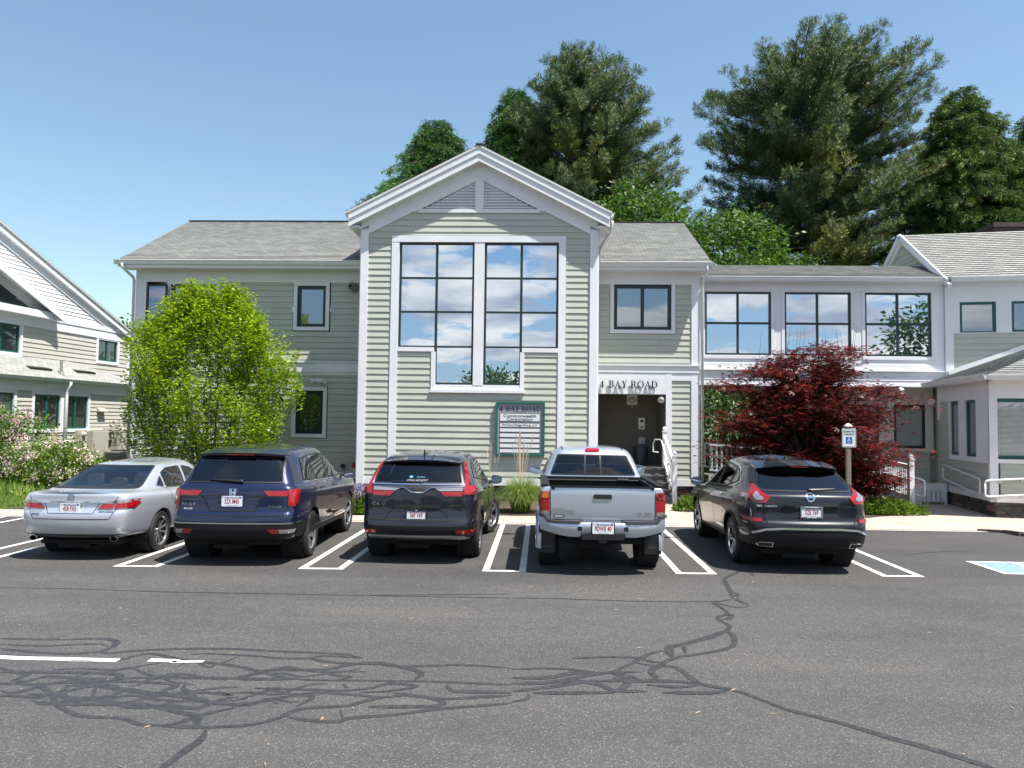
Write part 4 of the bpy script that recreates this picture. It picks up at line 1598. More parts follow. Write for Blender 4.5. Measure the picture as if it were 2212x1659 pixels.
B_S = '''0,588 200,585 400,605 480,580 540,550 600,520 680,505;860,295 900,320 930,345 890,370 940,400 930,420 960,450 950,490 880,510 790,525 700,540 640,570 600,600 620,630 500,640;930,420 850,450 740,480 680,495 690,540;740,480 750,520
910,200 960,175 1010,160 1045,185;915,200 940,245 960,280 1020,310;260,542 400,535 540,540 600,555 660,560;0,625 150,625 270,605 400,605;0,650 160,645 300,620 430,600;0,685 200,660 350,640 540,640 700,640 820,655
540,560 620,575 690,575 740,600 790,640 830,655 960,680 1050,710 1200,765 1400,815 1600,875 1800,930 1950,975 2120,1030;160,640 280,640 380,655 440,680 580,685;90,690 300,690 440,685 500,650 480,620 430,640 400,640;650,690 850,690 930,680
580,655 700,665 800,660;0,730 70,715 70,695;560,600 500,600 450,610 530,625 560,640;940,255 975,262 960,285;880,360 950,352 930,372 890,372'''
B_T = '''0,280 200,283 500,293 850,296 950,285;1690,95 1850,80 1980,77;860,292 960,320 1025,316'''
mb = MB()
lv = 0


def ribbon(pts, w):
    global lv
    lv += 1
    # smooth the traced line, then give it a wandering width
    P2 = [Vector((p.x, p.y)) for p in pts]
    out = []
    for i in range(len(P2) - 1):
        p0, p1, p2, p3 = P2[max(i - 1, 0)], P2[i], P2[i + 1], P2[min(i + 2, len(P2) - 1)]
        n = max(2, int((p2 - p1).length / 0.05))
        n = min(n, 24)
        for k in range(n):
            t = k / n
            out.append(0.5 * ((2 * p1) + (p2 - p0) * t + (2 * p0 - 5 * p1 + 4 * p2 - p3) * t * t + (3 * p1 - p0 - 3 * p2 + p3) * t ** 3))
    out.append(P2[-1])
    z = 0.0018 + 0.00003 * lv
    vs = []
    n = len(out)
    jw = w
    for i, p in enumerate(out):
        d = (out[min(i + 1, n - 1)] - out[max(i - 1, 0)])
        d = d.normalized() if d.length > 1e-9 else Vector((1, 0))
        s = Vector((-d.y, d.x))
        jw += (w - jw) * 0.15 + random.uniform(-1, 1) * w * 0.13
        e = min(1, i / 4 + 0.25, (n - 1 - i) / 4 + 0.25)
        j = Vector((random.uniform(-1, 1), random.uniform(-1, 1))) * 0.003
        vs += [(p + j + s * jw * 0.5 * e).to_3d() + Vector((0, 0, z)), (p + j - s * jw * 0.5 * e).to_3d() + Vector((0, 0, z))]
    mb.add(vs, [(2 * i, 2 * i + 1, 2 * i + 3, 2 * i + 2) for i in range(n - 1)])


for k in range(16):      # the tangle at the left has many more loops than one can follow
    x0, y0 = random.uniform(-60, 1100), random.uniform(575, 760)
    pts = []
    ln_ = random.uniform(250, 700)
    ph = random.uniform(0, 6)
    for q in range(7):
        pts.append((x0 + ln_ * q / 6, y0 + 22 * math.sin(ph + q * 1.1) * (1 - abs(q - 3) / 5) + random.uniform(-7, 7) + (0 if x0 < 600 else -q * 6)))
    ribbon(imgpts(pts, 0), random.uniform(0.028, 0.06))
for S_, ox, w in ((A_S, 0, 0.056), (A_T, 0, 0.026), (B_S, 1106, 0.07), (B_T, 1106, 0.026)):
    for ln in S_.replace('\n', ';').split(';'):
        pts = imgpts([tuple(map(float, a.split(','))) for a in ln.split()], ox)
        ribbon(pts, w * random.uniform(0.75, 1.2))
tag(mb.build('crack_sealer_bands', 'sealer'), kind='structure')
# litter: twigs and leaf bits lying about the asphalt
mb = MB()
for k in range(90):
    x, y = random.uniform(-6, 7), random.uniform(3.2, 11)
    a = random.uniform(0, PI)
    l, w = random.uniform(0.01, 0.06), random.uniform(0.003, 0.01)
    dx, dy = math.cos(a) * l, math.sin(a) * l
    nx, ny = -math.sin(a) * w, math.cos(a) * w
    mb.add([(x - dx, y - dy, 0.006), (x + nx, y + ny, 0.009), (x + dx, y + dy, 0.006), (x - nx, y - ny, 0.006)], [(0, 1, 2, 3)])
M['litter'] = P('dry_litter', (0.30, 0.22, 0.14), 0.8, var=0.4, vscale=3)
tag(mb.build('leaf_litter', 'litter', label='tiny dry twigs and leaf bits scattered over the asphalt', cat='litter'), kind='stuff')


# ================================================================== cars
def paint(name, col, metal=0.5, rough=0.32, dust=1.0):
    m, t, b = nmat(name)
    b.inputs['Base Color'].default_value = (*col, 1)
    b.inputs['Metallic'].default_value = metal
    b.inputs['Roughness'].default_value = rough
    b.inputs['Coat Weight'].default_value = 1.0
    b.inputs['Specular IOR Level'].default_value = 0.3
    b.inputs['Coat Roughness'].default_value = 0.02
    # road dust: heavier near the sills, blotchy on the roof
    v = coords(t)
    sx = N(t, 'ShaderNodeSeparateXYZ')
    t.links.new(v, sx.inputs[0])
    mr = N(t, 'ShaderNodeMapRange')
    mr.inputs['From Min'].default_value = 0.75
    mr.inputs['From Max'].default_value = 0.25
    mr.inputs['To Max'].default_value = 0.20 * dust
    t.links.new(sx.outputs[2], mr.inputs['Value'])
    nz = ramp(t, noise(t, v, 7, 5, 0.7), [(0.45, (0, 0, 0)), (0.8, (0.12, 0.12, 0.12))])
    f = N(t, 'ShaderNodeMath', operation='ADD', use_clamp=True)
    t.links.new(mr.outputs[0], f.inputs[0])
    m2 = N(t, 'ShaderNodeMath', operation='MULTIPLY')
    t.links.new(nz, m2.inputs[0]); m2.inputs[1].default_value = 0.6 * dust
    t.links.new(m2.outputs[0], f.inputs[1])
    t.links.new(mixc(t, f.outputs[0], (*col, 1), (0.13, 0.12, 0.105, 1)), b.inputs['Base Color'])
    r = N(t, 'ShaderNodeMath', operation='MULTIPLY_ADD')
    t.links.new(f.outputs[0], r.inputs[0]); r.inputs[1].default_value = 0.5; r.inputs[2].default_value = rough
    t.links.new(r.outputs[0], b.inputs['Roughness'])
    rc = N(t, 'ShaderNodeMath', operation='MULTIPLY_ADD')
    t.links.new(f.outputs[0], rc.inputs[0]); rc.inputs[1].default_value = 0.3; rc.inputs[2].default_value = 0.02
    t.links.new(rc.outputs[0], b.inputs['Coat Roughness'])
    return m


M['p_silver'] = paint('silver_paint', (0.62, 0.65, 0.72), 0.6, 0.32)
M['p_silver2'] = paint('pale_silver_paint', (0.52, 0.56, 0.63), 0.70, 0.30)
M['p_blue'] = paint('navy_paint', (0.009, 0.015, 0.050), 0.35, 0.30, 0.5)
M['p_grey'] = paint('gunmetal_paint', (0.015, 0.015, 0.024), 0.35, 0.30, 0.35)
M['p_black'] = paint('black_paint', (0.003, 0.0035, 0.007), 0.0, 0.35, 0.15)
M['chrome'] = P('chrome', (0.82, 0.83, 0.85), 0.08, 1.0)
M['satin'] = P('satin_metal', (0.45, 0.46, 0.48), 0.28, 0.9)
M['alloy'] = P('alloy_wheel', (0.50, 0.51, 0.53), 0.25, 0.85)
M['alloy_dark'] = P('dark_alloy', (0.10, 0.10, 0.11), 0.35, 0.7)
M['tyre'] = P('tyre_rubber', (0.014, 0.014, 0.014), 0.75, var=0.3, vscale=20)
M['plastic'] = P('grey_black_cladding', (0.010, 0.010, 0.011), 0.6, spec=0.3)
M['plastic_grey'] = P('grey_bumper_step', (0.055, 0.055, 0.06), 0.5)
M['under'] = P('underbody', (0.010, 0.010, 0.010), 0.9)
M['carglass'] = glassmat('tinted_car_glass', (0.34, 0.37, 0.38), 0.02)
M['carglass_clear'] = glassmat('clear_car_glass', (0.68, 0.76, 0.74), 0.03)
M['carglass_rear'] = glassmat('privacy_glass', (0.10, 0.105, 0.12), 0.03)
M['seat'] = P('seat_cloth', (0.09, 0.088, 0.085), 0.8)
M['seat_grey'] = P('grey_seat_cloth', (0.26, 0.25, 0.24), 0.8)
M['red_lens'] = P('red_tail_lens', (0.30, 0.004, 0.005), 0.10, coat=1.0, var=0.18, vscale=30)
M['dark_red'] = P('dark_red_lens', (0.16, 0.006, 0.006), 0.08, coat=1.0)
M['clear_lens'] = P('clear_lens', (0.36, 0.34, 0.35), 0.10, 0.5, coat=1.0)
M['amber'] = P('amber_lens', (0.50, 0.14, 0.03), 0.1, coat=1.0)
M['plate'] = P('plate_white', (0.74, 0.76, 0.80), 0.45)
M['plate_red'] = P('plate_red_ink', (0.36, 0.02, 0.02), 0.5)
M['plate_blue'] = P('plate_blue_ink', (0.04, 0.10, 0.35), 0.5)
M['white_ink'] = P('white_sticker', (0.75, 0.76, 0.77), 0.5)
M['blue_ink'] = P('light_blue_sticker', (0.10, 0.28, 0.36), 0.5)
M['sticker'] = P('worn_white_sticker', (0.34, 0.35, 0.35), 0.5)
M['gap'] = P('panel_gap', (0.004, 0.004, 0.004), 0.8)


def loopxy(w, yr, yf, rc, rf, crown, taper, fcrown=0.12, ftaper=0.06):
    """half plan outline, rear centre to front centre, fixed number of points"""
    L = yf - yr
    rc, rf = min(rc, w * 0.42), min(rf, w * 0.42)
    taper, ftaper = min(taper, w * 0.2), min(ftaper, w * 0.2)
    crown, fcrown = min(crown, w * 0.3), min(fcrown, w * 0.3)

    def wy(y):
        t = (y - yr) / L
        a = w
        if t < 0.3:
            a -= taper * (1 - t / 0.3) ** 2
        if t > 0.7:
            a -= ftaper * ((t - 0.7) / 0.3) ** 2
        return a
    wr = wy(yr + rc)
    pts = []
    nr = 7
    for i in range(nr):
        x = (wr - rc) * i / nr
        pts.append((x, yr + crown * (x / w) ** 2))
    ye = yr + crown * ((wr - rc) / w) ** 2
    for i in range(6):
        a = PI / 2 * i / 5
        pts.append((wr - rc + rc * math.sin(a), ye + rc * (1 - math.cos(a))))
    y0 = ye + rc
    yfe = yf - fcrown
    ns = 18
    y1 = yfe - rf
    for i in range(1, ns):
        y = y0 + (y1 - y0) * i / ns
        pts.append((wy(y) if y > yr + rc else wr, y))
    wf = wy(y1)
    for i in range(6):
        a = PI / 2 * i / 5
        pts.append((wf - rf + rf * math.cos(a), y1 + rf * math.sin(a)))
    for i in range(nr - 1, -1, -1):
        x = (wf - rf) * i / nr
        pts.append((x, yf - fcrown * (x / max(1e-6, (wf - rf))) ** 2))
    return pts


def loft(levels, sub=2, cap_bottom=True):
    """levels: dicts z (rear), zf (front), yr, yf, w, rc, rf, crown, taper -> closed bmesh surface"""
    vs, fs = [], []
    rings = []
    for lv in levels:
        half = loopxy(lv['w'], lv['yr'], lv['yf'], lv.get('rc', 0.2), lv.get('rf', 0.35), lv.get('crown', 0.06), lv.get('taper', 0.05), lv.get('fcrown', 0.12), lv.get('ftaper', 0.08))
        full = [(x, y) for x, y in half] + [(-x, y) for x, y in reversed(half[1:-1])]
        L = lv['yf'] - lv['yr']
        ring = []
        for x, y in full:
            t = max(0, min(1, (y - lv['yr']) / L))
            zf = lv.get('zf', lv['z'])
            zz = lv['z'] + (zf - lv['z']) * (t if lv.get('lin', True) else t * t * (3 - 2 * t))
            zz += lv.get('arch', 0) * (1 - (x / max(lv['w'], 1e-3)) ** 2)
            ring.append(len(vs))
            vs.append((x, y, zz))
        rings.append(ring)
    n = len(rings[0])
    for a, b in zip(rings[:-1], rings[1:]):
        for i in range(n):
            j = (i + 1) % n
            fs.append((a[i], a[j], b[j], b[i]))
    # caps as strips between mirrored points
    def cap(r, flip):
        h = n // 2
        for i in range(h):
            a, b = r[i], r[i + 1]
            c, d = r[(n - i - 1) % n], r[(n - i) % n]
            if i == 0:
                f = (a, b, c)
            elif i == h - 1:
                f = (a, b, d)
            else:
                f = (a, b, c, d)
            fs.append(tuple(reversed(f)) if flip else f)
    cap(rings[-1], False)
    cap(rings[0], True)
    me = bpy.data.meshes.new('loft')
    me.from_pydata(vs, [], fs)
    bm = bmesh.new()
    bm.from_mesh(me)
    bmesh.ops.recalc_face_normals(bm, faces=bm.faces)
    bm.to_mesh(me)
    bm.free()
    o = bpy.data.objects.new('loft', me)
    COL.objects.link(o)
    if sub:
        s = o.modifiers.new('s', 'SUBSURF')
        s.levels = sub
        s.render_levels = sub
        applied(o)
    return o


def applied(o):
    dg = bpy.context.evaluated_depsgraph_get()
    me = bpy.data.meshes.new_from_object(o.evaluated_get(dg))
    old = o.data
    o.modifiers.clear()
    o.data = me
    bpy.data.meshes.remove(old)
    return o


def cut(o, tools, op='DIFFERENCE'):
    for tl in tools:
        m = o.modifiers.new('b', 'BOOLEAN')
        m.operation = op
        m.solver = 'MANIFOLD'
        m.object = tl
    applied(o)
    for tl in tools:
        bpy.data.objects.remove(tl)
    return o


def temp(mb):
    me = bpy.data.meshes.new('tmp')
    me.from_pydata([tuple(v) for v in mb.v], [], mb.f)
    bm = bmesh.new()
    bm.from_mesh(me)
    bmesh.ops.remove_doubles(bm, verts=bm.verts, dist=3e-4)
    bmesh.ops.recalc_face_normals(bm, faces=bm.faces)
    bm.to_mesh(me)
    bm.free()
    o = bpy.data.objects.new('tmp', me)
    COL.objects.link(o)
    return o


def rounded(poly, r=0.03, n=3):
    """round the corners of a 2D polygon"""
    out = []
    N_ = len(poly)
    for i in range(N_):
        p0, p1, p2 = Vector(poly[i - 1]), Vector(poly[i]), Vector(poly[(i + 1) % N_])
        a, b = (p0 - p1), (p2 - p1)
        rr = min(r, a.length * 0.45, b.length * 0.45)
        s, e = p1 + a.normalized() * rr, p1 + b.normalized() * rr
        for k in range(n + 1):
            t = k / n
            out.append(tuple((1 - t) ** 2 * s + 2 * t * (1 - t) * p1 + t * t * e))
    return out


def inset(poly, d):
    N_ = len(poly)
    area = sum(poly[i][0] * poly[(i + 1) % N_][1] - poly[(i + 1) % N_][0] * poly[i][1] for i in range(N_))
    s = 1 if area > 0 else -1
    out = []
    for i in range(N_):
        p0, p1, p2 = Vector(poly[i - 1]), Vector(poly[i]), Vector(poly[(i + 1) % N_])
        a, b = (p1 - p0).normalized(), (p2 - p1).normalized()
        n1, n2 = Vector((-a.y, a.x)) * s, Vector((-b.y, b.x)) * s
        n = n1 + n2
        n = n / max(0.3, n.length_squared) * 2 * 0.5 * 2 if False else n.normalized() / max(0.5, n.normalized().dot(n1))
        out.append(tuple(p1 + n * d))
    return out


class Car:
    def __init__(s, name, label, cat, loc, deg, L, zmap=None):
        s.root = thing(name, label, cat, loc, R_(deg), local=True)
        s.L = L
        s.zmap = zmap

    def f(s, z):
        if not s.zmap:
            return z
        a = [p[0] for p in s.zmap]
        b = [p[1] for p in s.zmap]
        if z <= a[0]:
            return z + b[0] - a[0]
        if z >= a[-1]:
            return z + b[-1] - a[-1]
        return float(np.interp(z, a, b))

    def mp(s, view, a, b):
        """design height -> height on this body (the tail is drawn against its own height scale)"""
        if view in 'RF' and view == 'R':
            return a, s.f(b)
        if view in '+-':
            k = 1.0 if getattr(s, 'whole', False) else max(0.0, 1 - a / s.L)
            return a, b + (s.f(b) - b) * k
        if view == 'F' and getattr(s, 'whole', False):
            return a, s.f(b)
        return a, b

    def rows(s, rows):
        return [(s.f(r[0]), s.f(r[1]) if getattr(s, 'whole', False) else r[1]) + tuple(r[2:]) for r in rows]

    def surf(s, o):
        bm = bmesh.new()
        bm.from_mesh(o.data)
        s.bvh = BVHTree.FromBMesh(bm)
        bm.free()

    VIEWS = {'R': (Vector((0, 1, 0)), lambda a, b: Vector((a, -3, b))),
             'F': (Vector((0, -1, 0)), lambda a, b: Vector((a, 9, b))),
             '+': (Vector((-1, 0, 0)), lambda a, b: Vector((3, a, b))),
             '-': (Vector((1, 0, 0)), lambda a, b: Vector((-3, a, b))),
             'T': (Vector((0, 0, -1)), lambda a, b: Vector((a, b, 4)))}

    def at(s, view, a, b, off=0.0, raw=False):
        d, f = s.VIEWS[view]
        if not raw:
            a, b = s.mp(view, a, b)
        o = f(a, b)
        h = s.bvh.ray_cast(o, d)
        if h[0] is None:
            q = s.bvh.find_nearest(o + d * 3.0)
            # closest to the ray's line
            best = None
            for k in range(14):
                p = o + d * (1.9 + k * 0.2)
                h2 = s.bvh.find_nearest(p)
                if h2[0] is not None and (best is None or h2[3] < best[3]):
                    best = h2
            h = best
        p, n = h[0], h[1]
        if n.dot(d) > 0:
            n = -n
        return p + n * off, n

    def patch(s, view, poly, mat, name, off=0.006, res=0.05, parent=None, skirt=True, thick=0.02, smooth=35, hole=None, raw=False):
        """a panel that follows the body: a flat outline thrown onto the surface along the view direction"""
        pts = []
        n = len(poly)
        for i in range(n):
            a, b = Vector(poly[i]), Vector(poly[(i + 1) % n])
            m = max(1, int((b - a).length / res))
            pts += [a.lerp(b, k / m) for k in range(m)]
        nb_ = len(pts)
        edges = [(i, (i + 1) % nb_) for i in range(nb_)]
        allp = list(pts)
        if hole:
            hp = []
            for i in range(len(hole)):
                a, b = Vector(hole[i]), Vector(hole[(i + 1) % len(hole)])
                m = max(1, int((b - a).length / res))
                hp += [a.lerp(b, k / m) for k in range(m)]
            k0 = len(allp)
            allp += hp
            edges += [(k0 + i, k0 + (i + 1) % len(hp)) for i in range(len(hp))]
        x0, x1 = min(p[0] for p in pts), max(p[0] for p in pts)
        z0, z1 = min(p[1] for p in pts), max(p[1] for p in pts)
        gx = x0 + res / 2
        while gx < x1:
            gz = z0 + res / 2
            while gz < z1:
                q = Vector((gx, gz))
                if all((q - p).length > res * 0.45 for p in allp[:nb_ + (len(allp) - nb_)][:400]):
                    allp.append(q)
                gz += res
            gx += res
        r = delaunay_2d_cdt([Vector(p) for p in allp], edges, [], 1 if not hole else 3, 1e-5)
        V, E, F = r[0], r[1], r[2]
        if hole:
            F = [f for f in F if True]
        mb = MB()
        out, inn = [], []
        for p in V:
            a, nn_ = s.at(view, p[0], p[1], off, raw)
            out.append(a)
            inn.append(a - nn_ * thick)
        d = s.VIEWS[view][0]
        fs = []
        for f in F:
            f = list(f)
            nn_ = (out[f[1]] - out[f[0]]).cross(out[f[2]] - out[f[0]])
            fs.append(f if nn_.dot(d) < 0 else f[::-1])
        mb.add(out, fs)
        if skirt:
            cnt = {}
            for f in fs:
                for i in range(len(f)):
                    a, b = f[i], f[(i + 1) % len(f)]
                    cnt[(a, b)] = 1
            k = len(mb.v)
            mb.add(inn, [])
            for (a, b) in cnt:
                if (b, a) not in cnt:
                    mb.f.append([b, a, k + a, k + b])
                    mb.mi.append(0)
        return mb.build(name, mat, parent or s.root, smooth=smooth)

    def line(s, view, pts, w, mat, name, off=0.003, res=0.06, closed=False, parent=None, mb=None):
        """thin strip lying on the body along a polyline"""
        P2 = [Vector(p) for p in pts]
        if closed:
            P2.append(P2[0])
        q = []
        for a, b in zip(P2[:-1], P2[1:]):
            m = max(1, int((b - a).length / res))
            q += [a.lerp(b, k / m) for k in range(m)]
        q.append(P2[-1])
        own = mb is None
        mb = mb or MB()
        vs = []
        for i, p in enumerate(q):
            d = (q[min(i + 1, len(q) - 1)] - q[max(i - 1, 0)])
            d.normalize()
            nrm = Vector((-d.y, d.x)) * w / 2
            vs.append(s.at(view, *(p + nrm), off)[0])
            vs.append(s.at(view, *(p - nrm), off)[0])
        fs = [(2 * i, 2 * i + 1, 2 * i + 3, 2 * i + 2) for i in range(len(q) - 1)]
        mb.add(vs, fs)
        if own:
            return mb.build(name, mat, parent or s.root)
        return mb

    def text(s, view, txt, size, x, z, mat, name, off=0.006, bold=0.0, sx=1.0, parent=None, shear=0.0, arc=None):
        vs, fs = textmesh(txt, size, bold)
        mb = MB()
        out = []
        for v in vs:
            u = v.x * sx + v.y * shear
            if view == 'R':
                out.append(s.at(view, x + u, s.f(z) + v.y, off, raw=True)[0])
        mb.add(out, fs)
        return mb.build(name, mat, parent or s.root)

    def plate(s, txt, x, z, month, frame_mat=None, top='Massachusetts', bot='The Spirit of America', rim_top=None, rim_bot=None, tilt=0.0, y=None):
        z = s.f(z)
        p, n = s.at('R', x, z, 0.0, raw=True)
        p2 = s.at('R', x - 0.1, z, 0, raw=True)[0]
        yy = (min(p.y, p2.y) if y is None else y) - 0.018
        T = Matrix.Translation((x, yy, z)) @ Matrix.Rotation(tilt, 4, 'X')
        mb = MB(T)
        mb.prism_y(rounded([(-0.152, -0.076), (0.152, -0.076), (0.152, 0.076), (-0.152, 0.076)], 0.015), -0.004, 0.01)
        pl = mb.build('license_plate', 'plate', s.root)
        mb = MB(T)
        add_text(mb, txt, 0.098, 0, -0.004, -0.006, bold=0.0015, sx=0.60)
        add_text(mb, month, 0.028, -0.118, 0.058, -0.006)
        mb.build('plate_number', 'plate_red', pl)
        mb = MB(T)
        add_text(mb, top, 0.032, 0.0, 0.056, -0.006, bold=0.001)
        add_text(mb, bot, 0.020, 0, -0.062, -0.006)
        mb.box(0.105, 0.14, -0.0055, -0.0045, 0.045, 0.070)
        mb.build('plate_lettering', 'plate_blue', pl)
        if frame_mat:
            mb = MB(T)
            for bx in ((-0.162, -0.146, -0.085, 0.085), (0.146, 0.162, -0.085, 0.085), (-0.146, 0.146, 0.062 if rim_top else 0.07, 0.085), (-0.146, 0.146, -0.085, -0.066)):
                mb.box(bx[0], bx[1], -0.012, 0.004, bx[2], bx[3])
            mb.build('plate_frame', frame_mat, pl)
            if rim_bot:
                mb = MB(T)
                add_text(mb, rim_bot, 0.024, 0, -0.076, -0.014, bold=0.001)
                if rim_top:
                    add_text(mb, rim_top, 0.022, 0, 0.074, -0.014, bold=0.001)
                mb.build('frame_lettering', 'white_ink', pl)
        return pl

    def wheel(s, x, y, R, rimR, width, style, turn=0.0, side=1):
        """tyre and rim; side=+1 for the right-hand wheels (rim faces +x)"""
        T = Matrix.Translation((x, y, R)) @ Matrix.Rotation(turn, 4, 'Z') @ Matrix.Rotation(PI / 2 * side, 4, 'Y') @ Matrix.Rotation(random.uniform(0, 1), 4, 'Z')
        # local z points outwards
        w = width / 2
        mb = MB(T)
        mb.lathe([(rimR, w - 0.01), (rimR + 0.012, w), (R - 0.035, w + 0.004), (R - 0.012, w - 0.014), (R - 0.002, w - 0.045), (R, 0), (R - 0.002, -w + 0.045), (R - 0.012, -w + 0.014), (R - 0.035, -w), (rimR, -w)], 48)
        wh = mb.build('wheel', 'tyre', s.root, smooth=35)
        tr_ = MB(T)
        for k in range(72):
            a = 2 * PI * k / 72
            for zo in (-0.055, 0.0, 0.055):
                c, sn = math.cos(a + zo), math.sin(a + zo)
                u = Vector((c, sn, 0)); v = Vector((-sn, c, 0))
                q = [u * (R + 0.003) + v * dv + Vector((0, 0, zo + dz)) for dv, dz in ((-0.009, -0.022), (0.009, -0.022), (0.009, 0.022), (-0.009, 0.022))]
                q2 = [p - u * 0.012 for p in q]
                tr_.add(q + q2, [(0, 1, 2, 3), (0, 4, 5, 1), (1, 5, 6, 2), (2, 6, 7, 3), (3, 7, 4, 0)])
        tr_.build('tread', 'tyre', wh)
        mb = MB(T)
        mb.lathe([(rimR + 0.004, w - 0.004), (rimR - 0.008, w - 0.002), (rimR - 0.022, w - 0.02), (rimR - 0.03, -w * 0.6)], 40)
        nsp, dbl, wr, wt = style['n'], style.get('double', False), style.get('wr', 0.05), style.get('wt', 0.04)
        dish = style.get('dish', 0.03)
        for k in range(nsp):
            for da in ((-0.13, 0.13) if dbl else (0,)):
                a = 2 * PI * k / nsp
                ca, sa = math.cos(a), math.sin(a)
                u = Vector((ca, sa, 0)); v = Vector((-sa, ca, 0))
                r0, r1 = 0.045, rimR - 0.012
                c0 = v * (da * 0.10)
                c1 = v * (da * rimR * 0.95)
                h0, h1 = w - dish, w - 0.012
                q = []
                for r_, c_0, hh, ww in ((r0, c0, h0, wr), ((r0 + r1) / 2, (c0 + c1) / 2, h0 * 0.45 + h1 * 0.55, (wr + wt) / 2), (r1, c1, h1, wt)):
                    for e in (-1, 1):
                        q.append(u * r_ + c_0 + v * e * ww * 0.5 + Vector((0, 0, hh - 0.012)))
                    q.append(u * r_ + c_0 + Vector((0, 0, hh)))
                    q.append(u * r_ + c_0 + Vector((0, 0, hh - 0.05)))
                fs = []
                for i in (0, 4):
                    fs += [(i + 0, i + 2, i + 6, i + 4), (i + 2, i + 1, i + 5, i + 6), (i + 0, i + 4, i + 7, i + 3), (i + 1, i + 3, i + 7, i + 5)]
                mb.add(q, fs)
        mb.lathe([(0.0001, w - dish + 0.012), (0.03, w - dish + 0.010), (0.055, w - dish - 0.004), (0.065, w - dish - 0.03)], 20)
        rim = mb.build('rim', style.get('mat', 'alloy'), wh, smooth=30)
        mb = MB(T)
        mb.lathe([(0.0001, w - 0.10), (rimR - 0.02, w - 0.10), (rimR - 0.025, w - 0.03)], 32)
        mb.build('rim_well', style.get('well', 'black'), wh)
        return wh

    def mirror(s, x, y, z, side, mat, w=0.20, h=0.16):
        T = Matrix.Translation((x, y, z)) @ Matrix.Rotation(side * R_(-8), 4, 'Z')
        mb = MB(T)
        prof = [(0.02, 0.13, 0.5), (0.05, 0.11, 0.8), (0.02, 0.05, 0.97), (0.0, 0.0, 1.0)]
        rings = []
        K = 20
        for dx, yy, sc in prof:
            r = []
            for k in range(K):
                a = 2 * PI * k / K
                c, sn = math.cos(a), math.sin(a)
                e = 0.62
                px = math.copysign(abs(c) ** e, c) * w / 2 * sc
                pz = math.copysign(abs(sn) ** e, sn) * h / 2 * sc
                pz *= 1 - 0.15 * (px * side) / (w / 2)
                r.append((px + side * w * 0.45, yy, pz))
            rings.append(r)
        vs = [p for r in rings for p in r]
        fs = []
        for i in range(3):
            for k in range(K):
                a, b = i * K + k, i * K + (k + 1) % K
                fs.append((b, a, a + K, b + K))
        fs.append(tuple(range(K)))
        fs.append(tuple(reversed(range(3 * K, 4 * K))))
        mb.add(vs, fs)
        mb.box(-side * 0.10, side * 0.06, 0.03, 0.09, -h * 0.35, -h * 0.15)
        mr_ = mb.build('side_mirror', mat, s.root, smooth=40)
        mb = MB(T)
        q = [(side * w * 0.45 + (p[0] - side * w * 0.45) * 0.88, -0.003, p[2] * 0.86) for p in rings[3]]
        mb.add(q, [tuple(range(K))])
        mb.build('mirror_glass', 'glass_mirror', mr_)

    def wiper(s, x0, z0, x1, z1, off=0.02):
        a, b = s.at('R', x0, z0, off)[0], s.at('R', x1, z1, off)[0]
        mb = MB()
        m = a.lerp(b, 0.5) + Vector((0, -0.012, 0))
        mb.tube([a, m, b], [0.022, 0.016, 0.008], 6)
        mb.sphere(a, 0.03, 8)
        mb.build('rear_wiper', 'black', s.root, smooth=40)

    def handle(s, side, y, z, mat, l=0.17):
        v = '+' if side > 0 else '-'
        p = [s.at(v, y + t * l, z + 0.004, 0.030 if 0 < t < 1 else 0.004)[0] for t in (0, 0.15, 0.5, 0.85, 1.0)]
        mb = MB()
        mb.tube(p, 0.013, 6)
        mb.build('door_handle', mat, s.root, smooth=True)

    def emblem_h(s, x, z, sz, mat='chrome'):
        """rounded frame with an H inside"""
        mb = MB()
        T = sz
        def q(poly):
            out = [s.at('R', x + a * T, s.f(z) + b * T, 0.012, raw=True)[0] for a, b in poly]
            inn = [s.at('R', x + a * T, s.f(z) + b * T, 0.0, raw=True)[0] for a, b in poly]
            n = len(poly)
            tri = tessellate_polygon([[Vector((p[0], p[1], 0)) for p in poly]])
            mb.add(out + inn, [tuple(t_) for t_ in tri] + [(i, n + i, n + (i + 1) % n, (i + 1) % n) for i in range(n)])
        o = rounded([(-0.42, -0.5), (0.42, -0.5), (0.56, 0.5), (-0.56, 0.5)], 0.18, 4)
        i_ = inset(o, 0.07)
        for k in range(len(o)):
            q([o[k], o[(k + 1) % len(o)], i_[(k + 1) % len(o)], i_[k]])
        q([(-0.30, -0.38), (-0.16, -0.38), (-0.14, -0.06), (-0.22, 0.40), (-0.40, 0.40)])
        q([(0.16, -0.38), (0.30, -0.38), (0.40, 0.40), (0.22, 0.40), (0.14, -0.06)])
        q([(-0.16, -0.16), (0.16, -0.16), (0.16, 0.0), (-0.16, 0.0)])
        mb.build('emblem', mat, s.root)

    def seats(s, y_rear, y_front, z, mat='seat', w=0.62, hz=0.0, rear=True):
        mb = MB()

        def blob(x0, x1, y0, y1, z0, z1):
            r = 0.05
            mb.prism_y(rounded([(x0, z0), (x1, z0), (x1, z1), (x0, z1)], r, 3), y0, y1)
        for x in (-0.36, 0.36):
            blob(x - 0.24, x + 0.24, y_front, y_front + 0.14, z - 0.3, z + 0.26)
            blob(x - 0.13, x + 0.13, y_front - 0.02, y_front + 0.08, z + 0.30, z + 0.48 + hz)
        if rear:
            blob(-w, w, y_rear, y_rear + 0.16, z - 0.3, z + 0.16)
            for x in (-0.40, 0.0, 0.40):
                blob(x - 0.12, x + 0.12, y_rear - 0.02, y_rear + 0.07, z + 0.16, z + (0.34 if x else 0.28) + hz)
        mb.build('seats', mat, s.root, smooth=40)
        mb = MB()
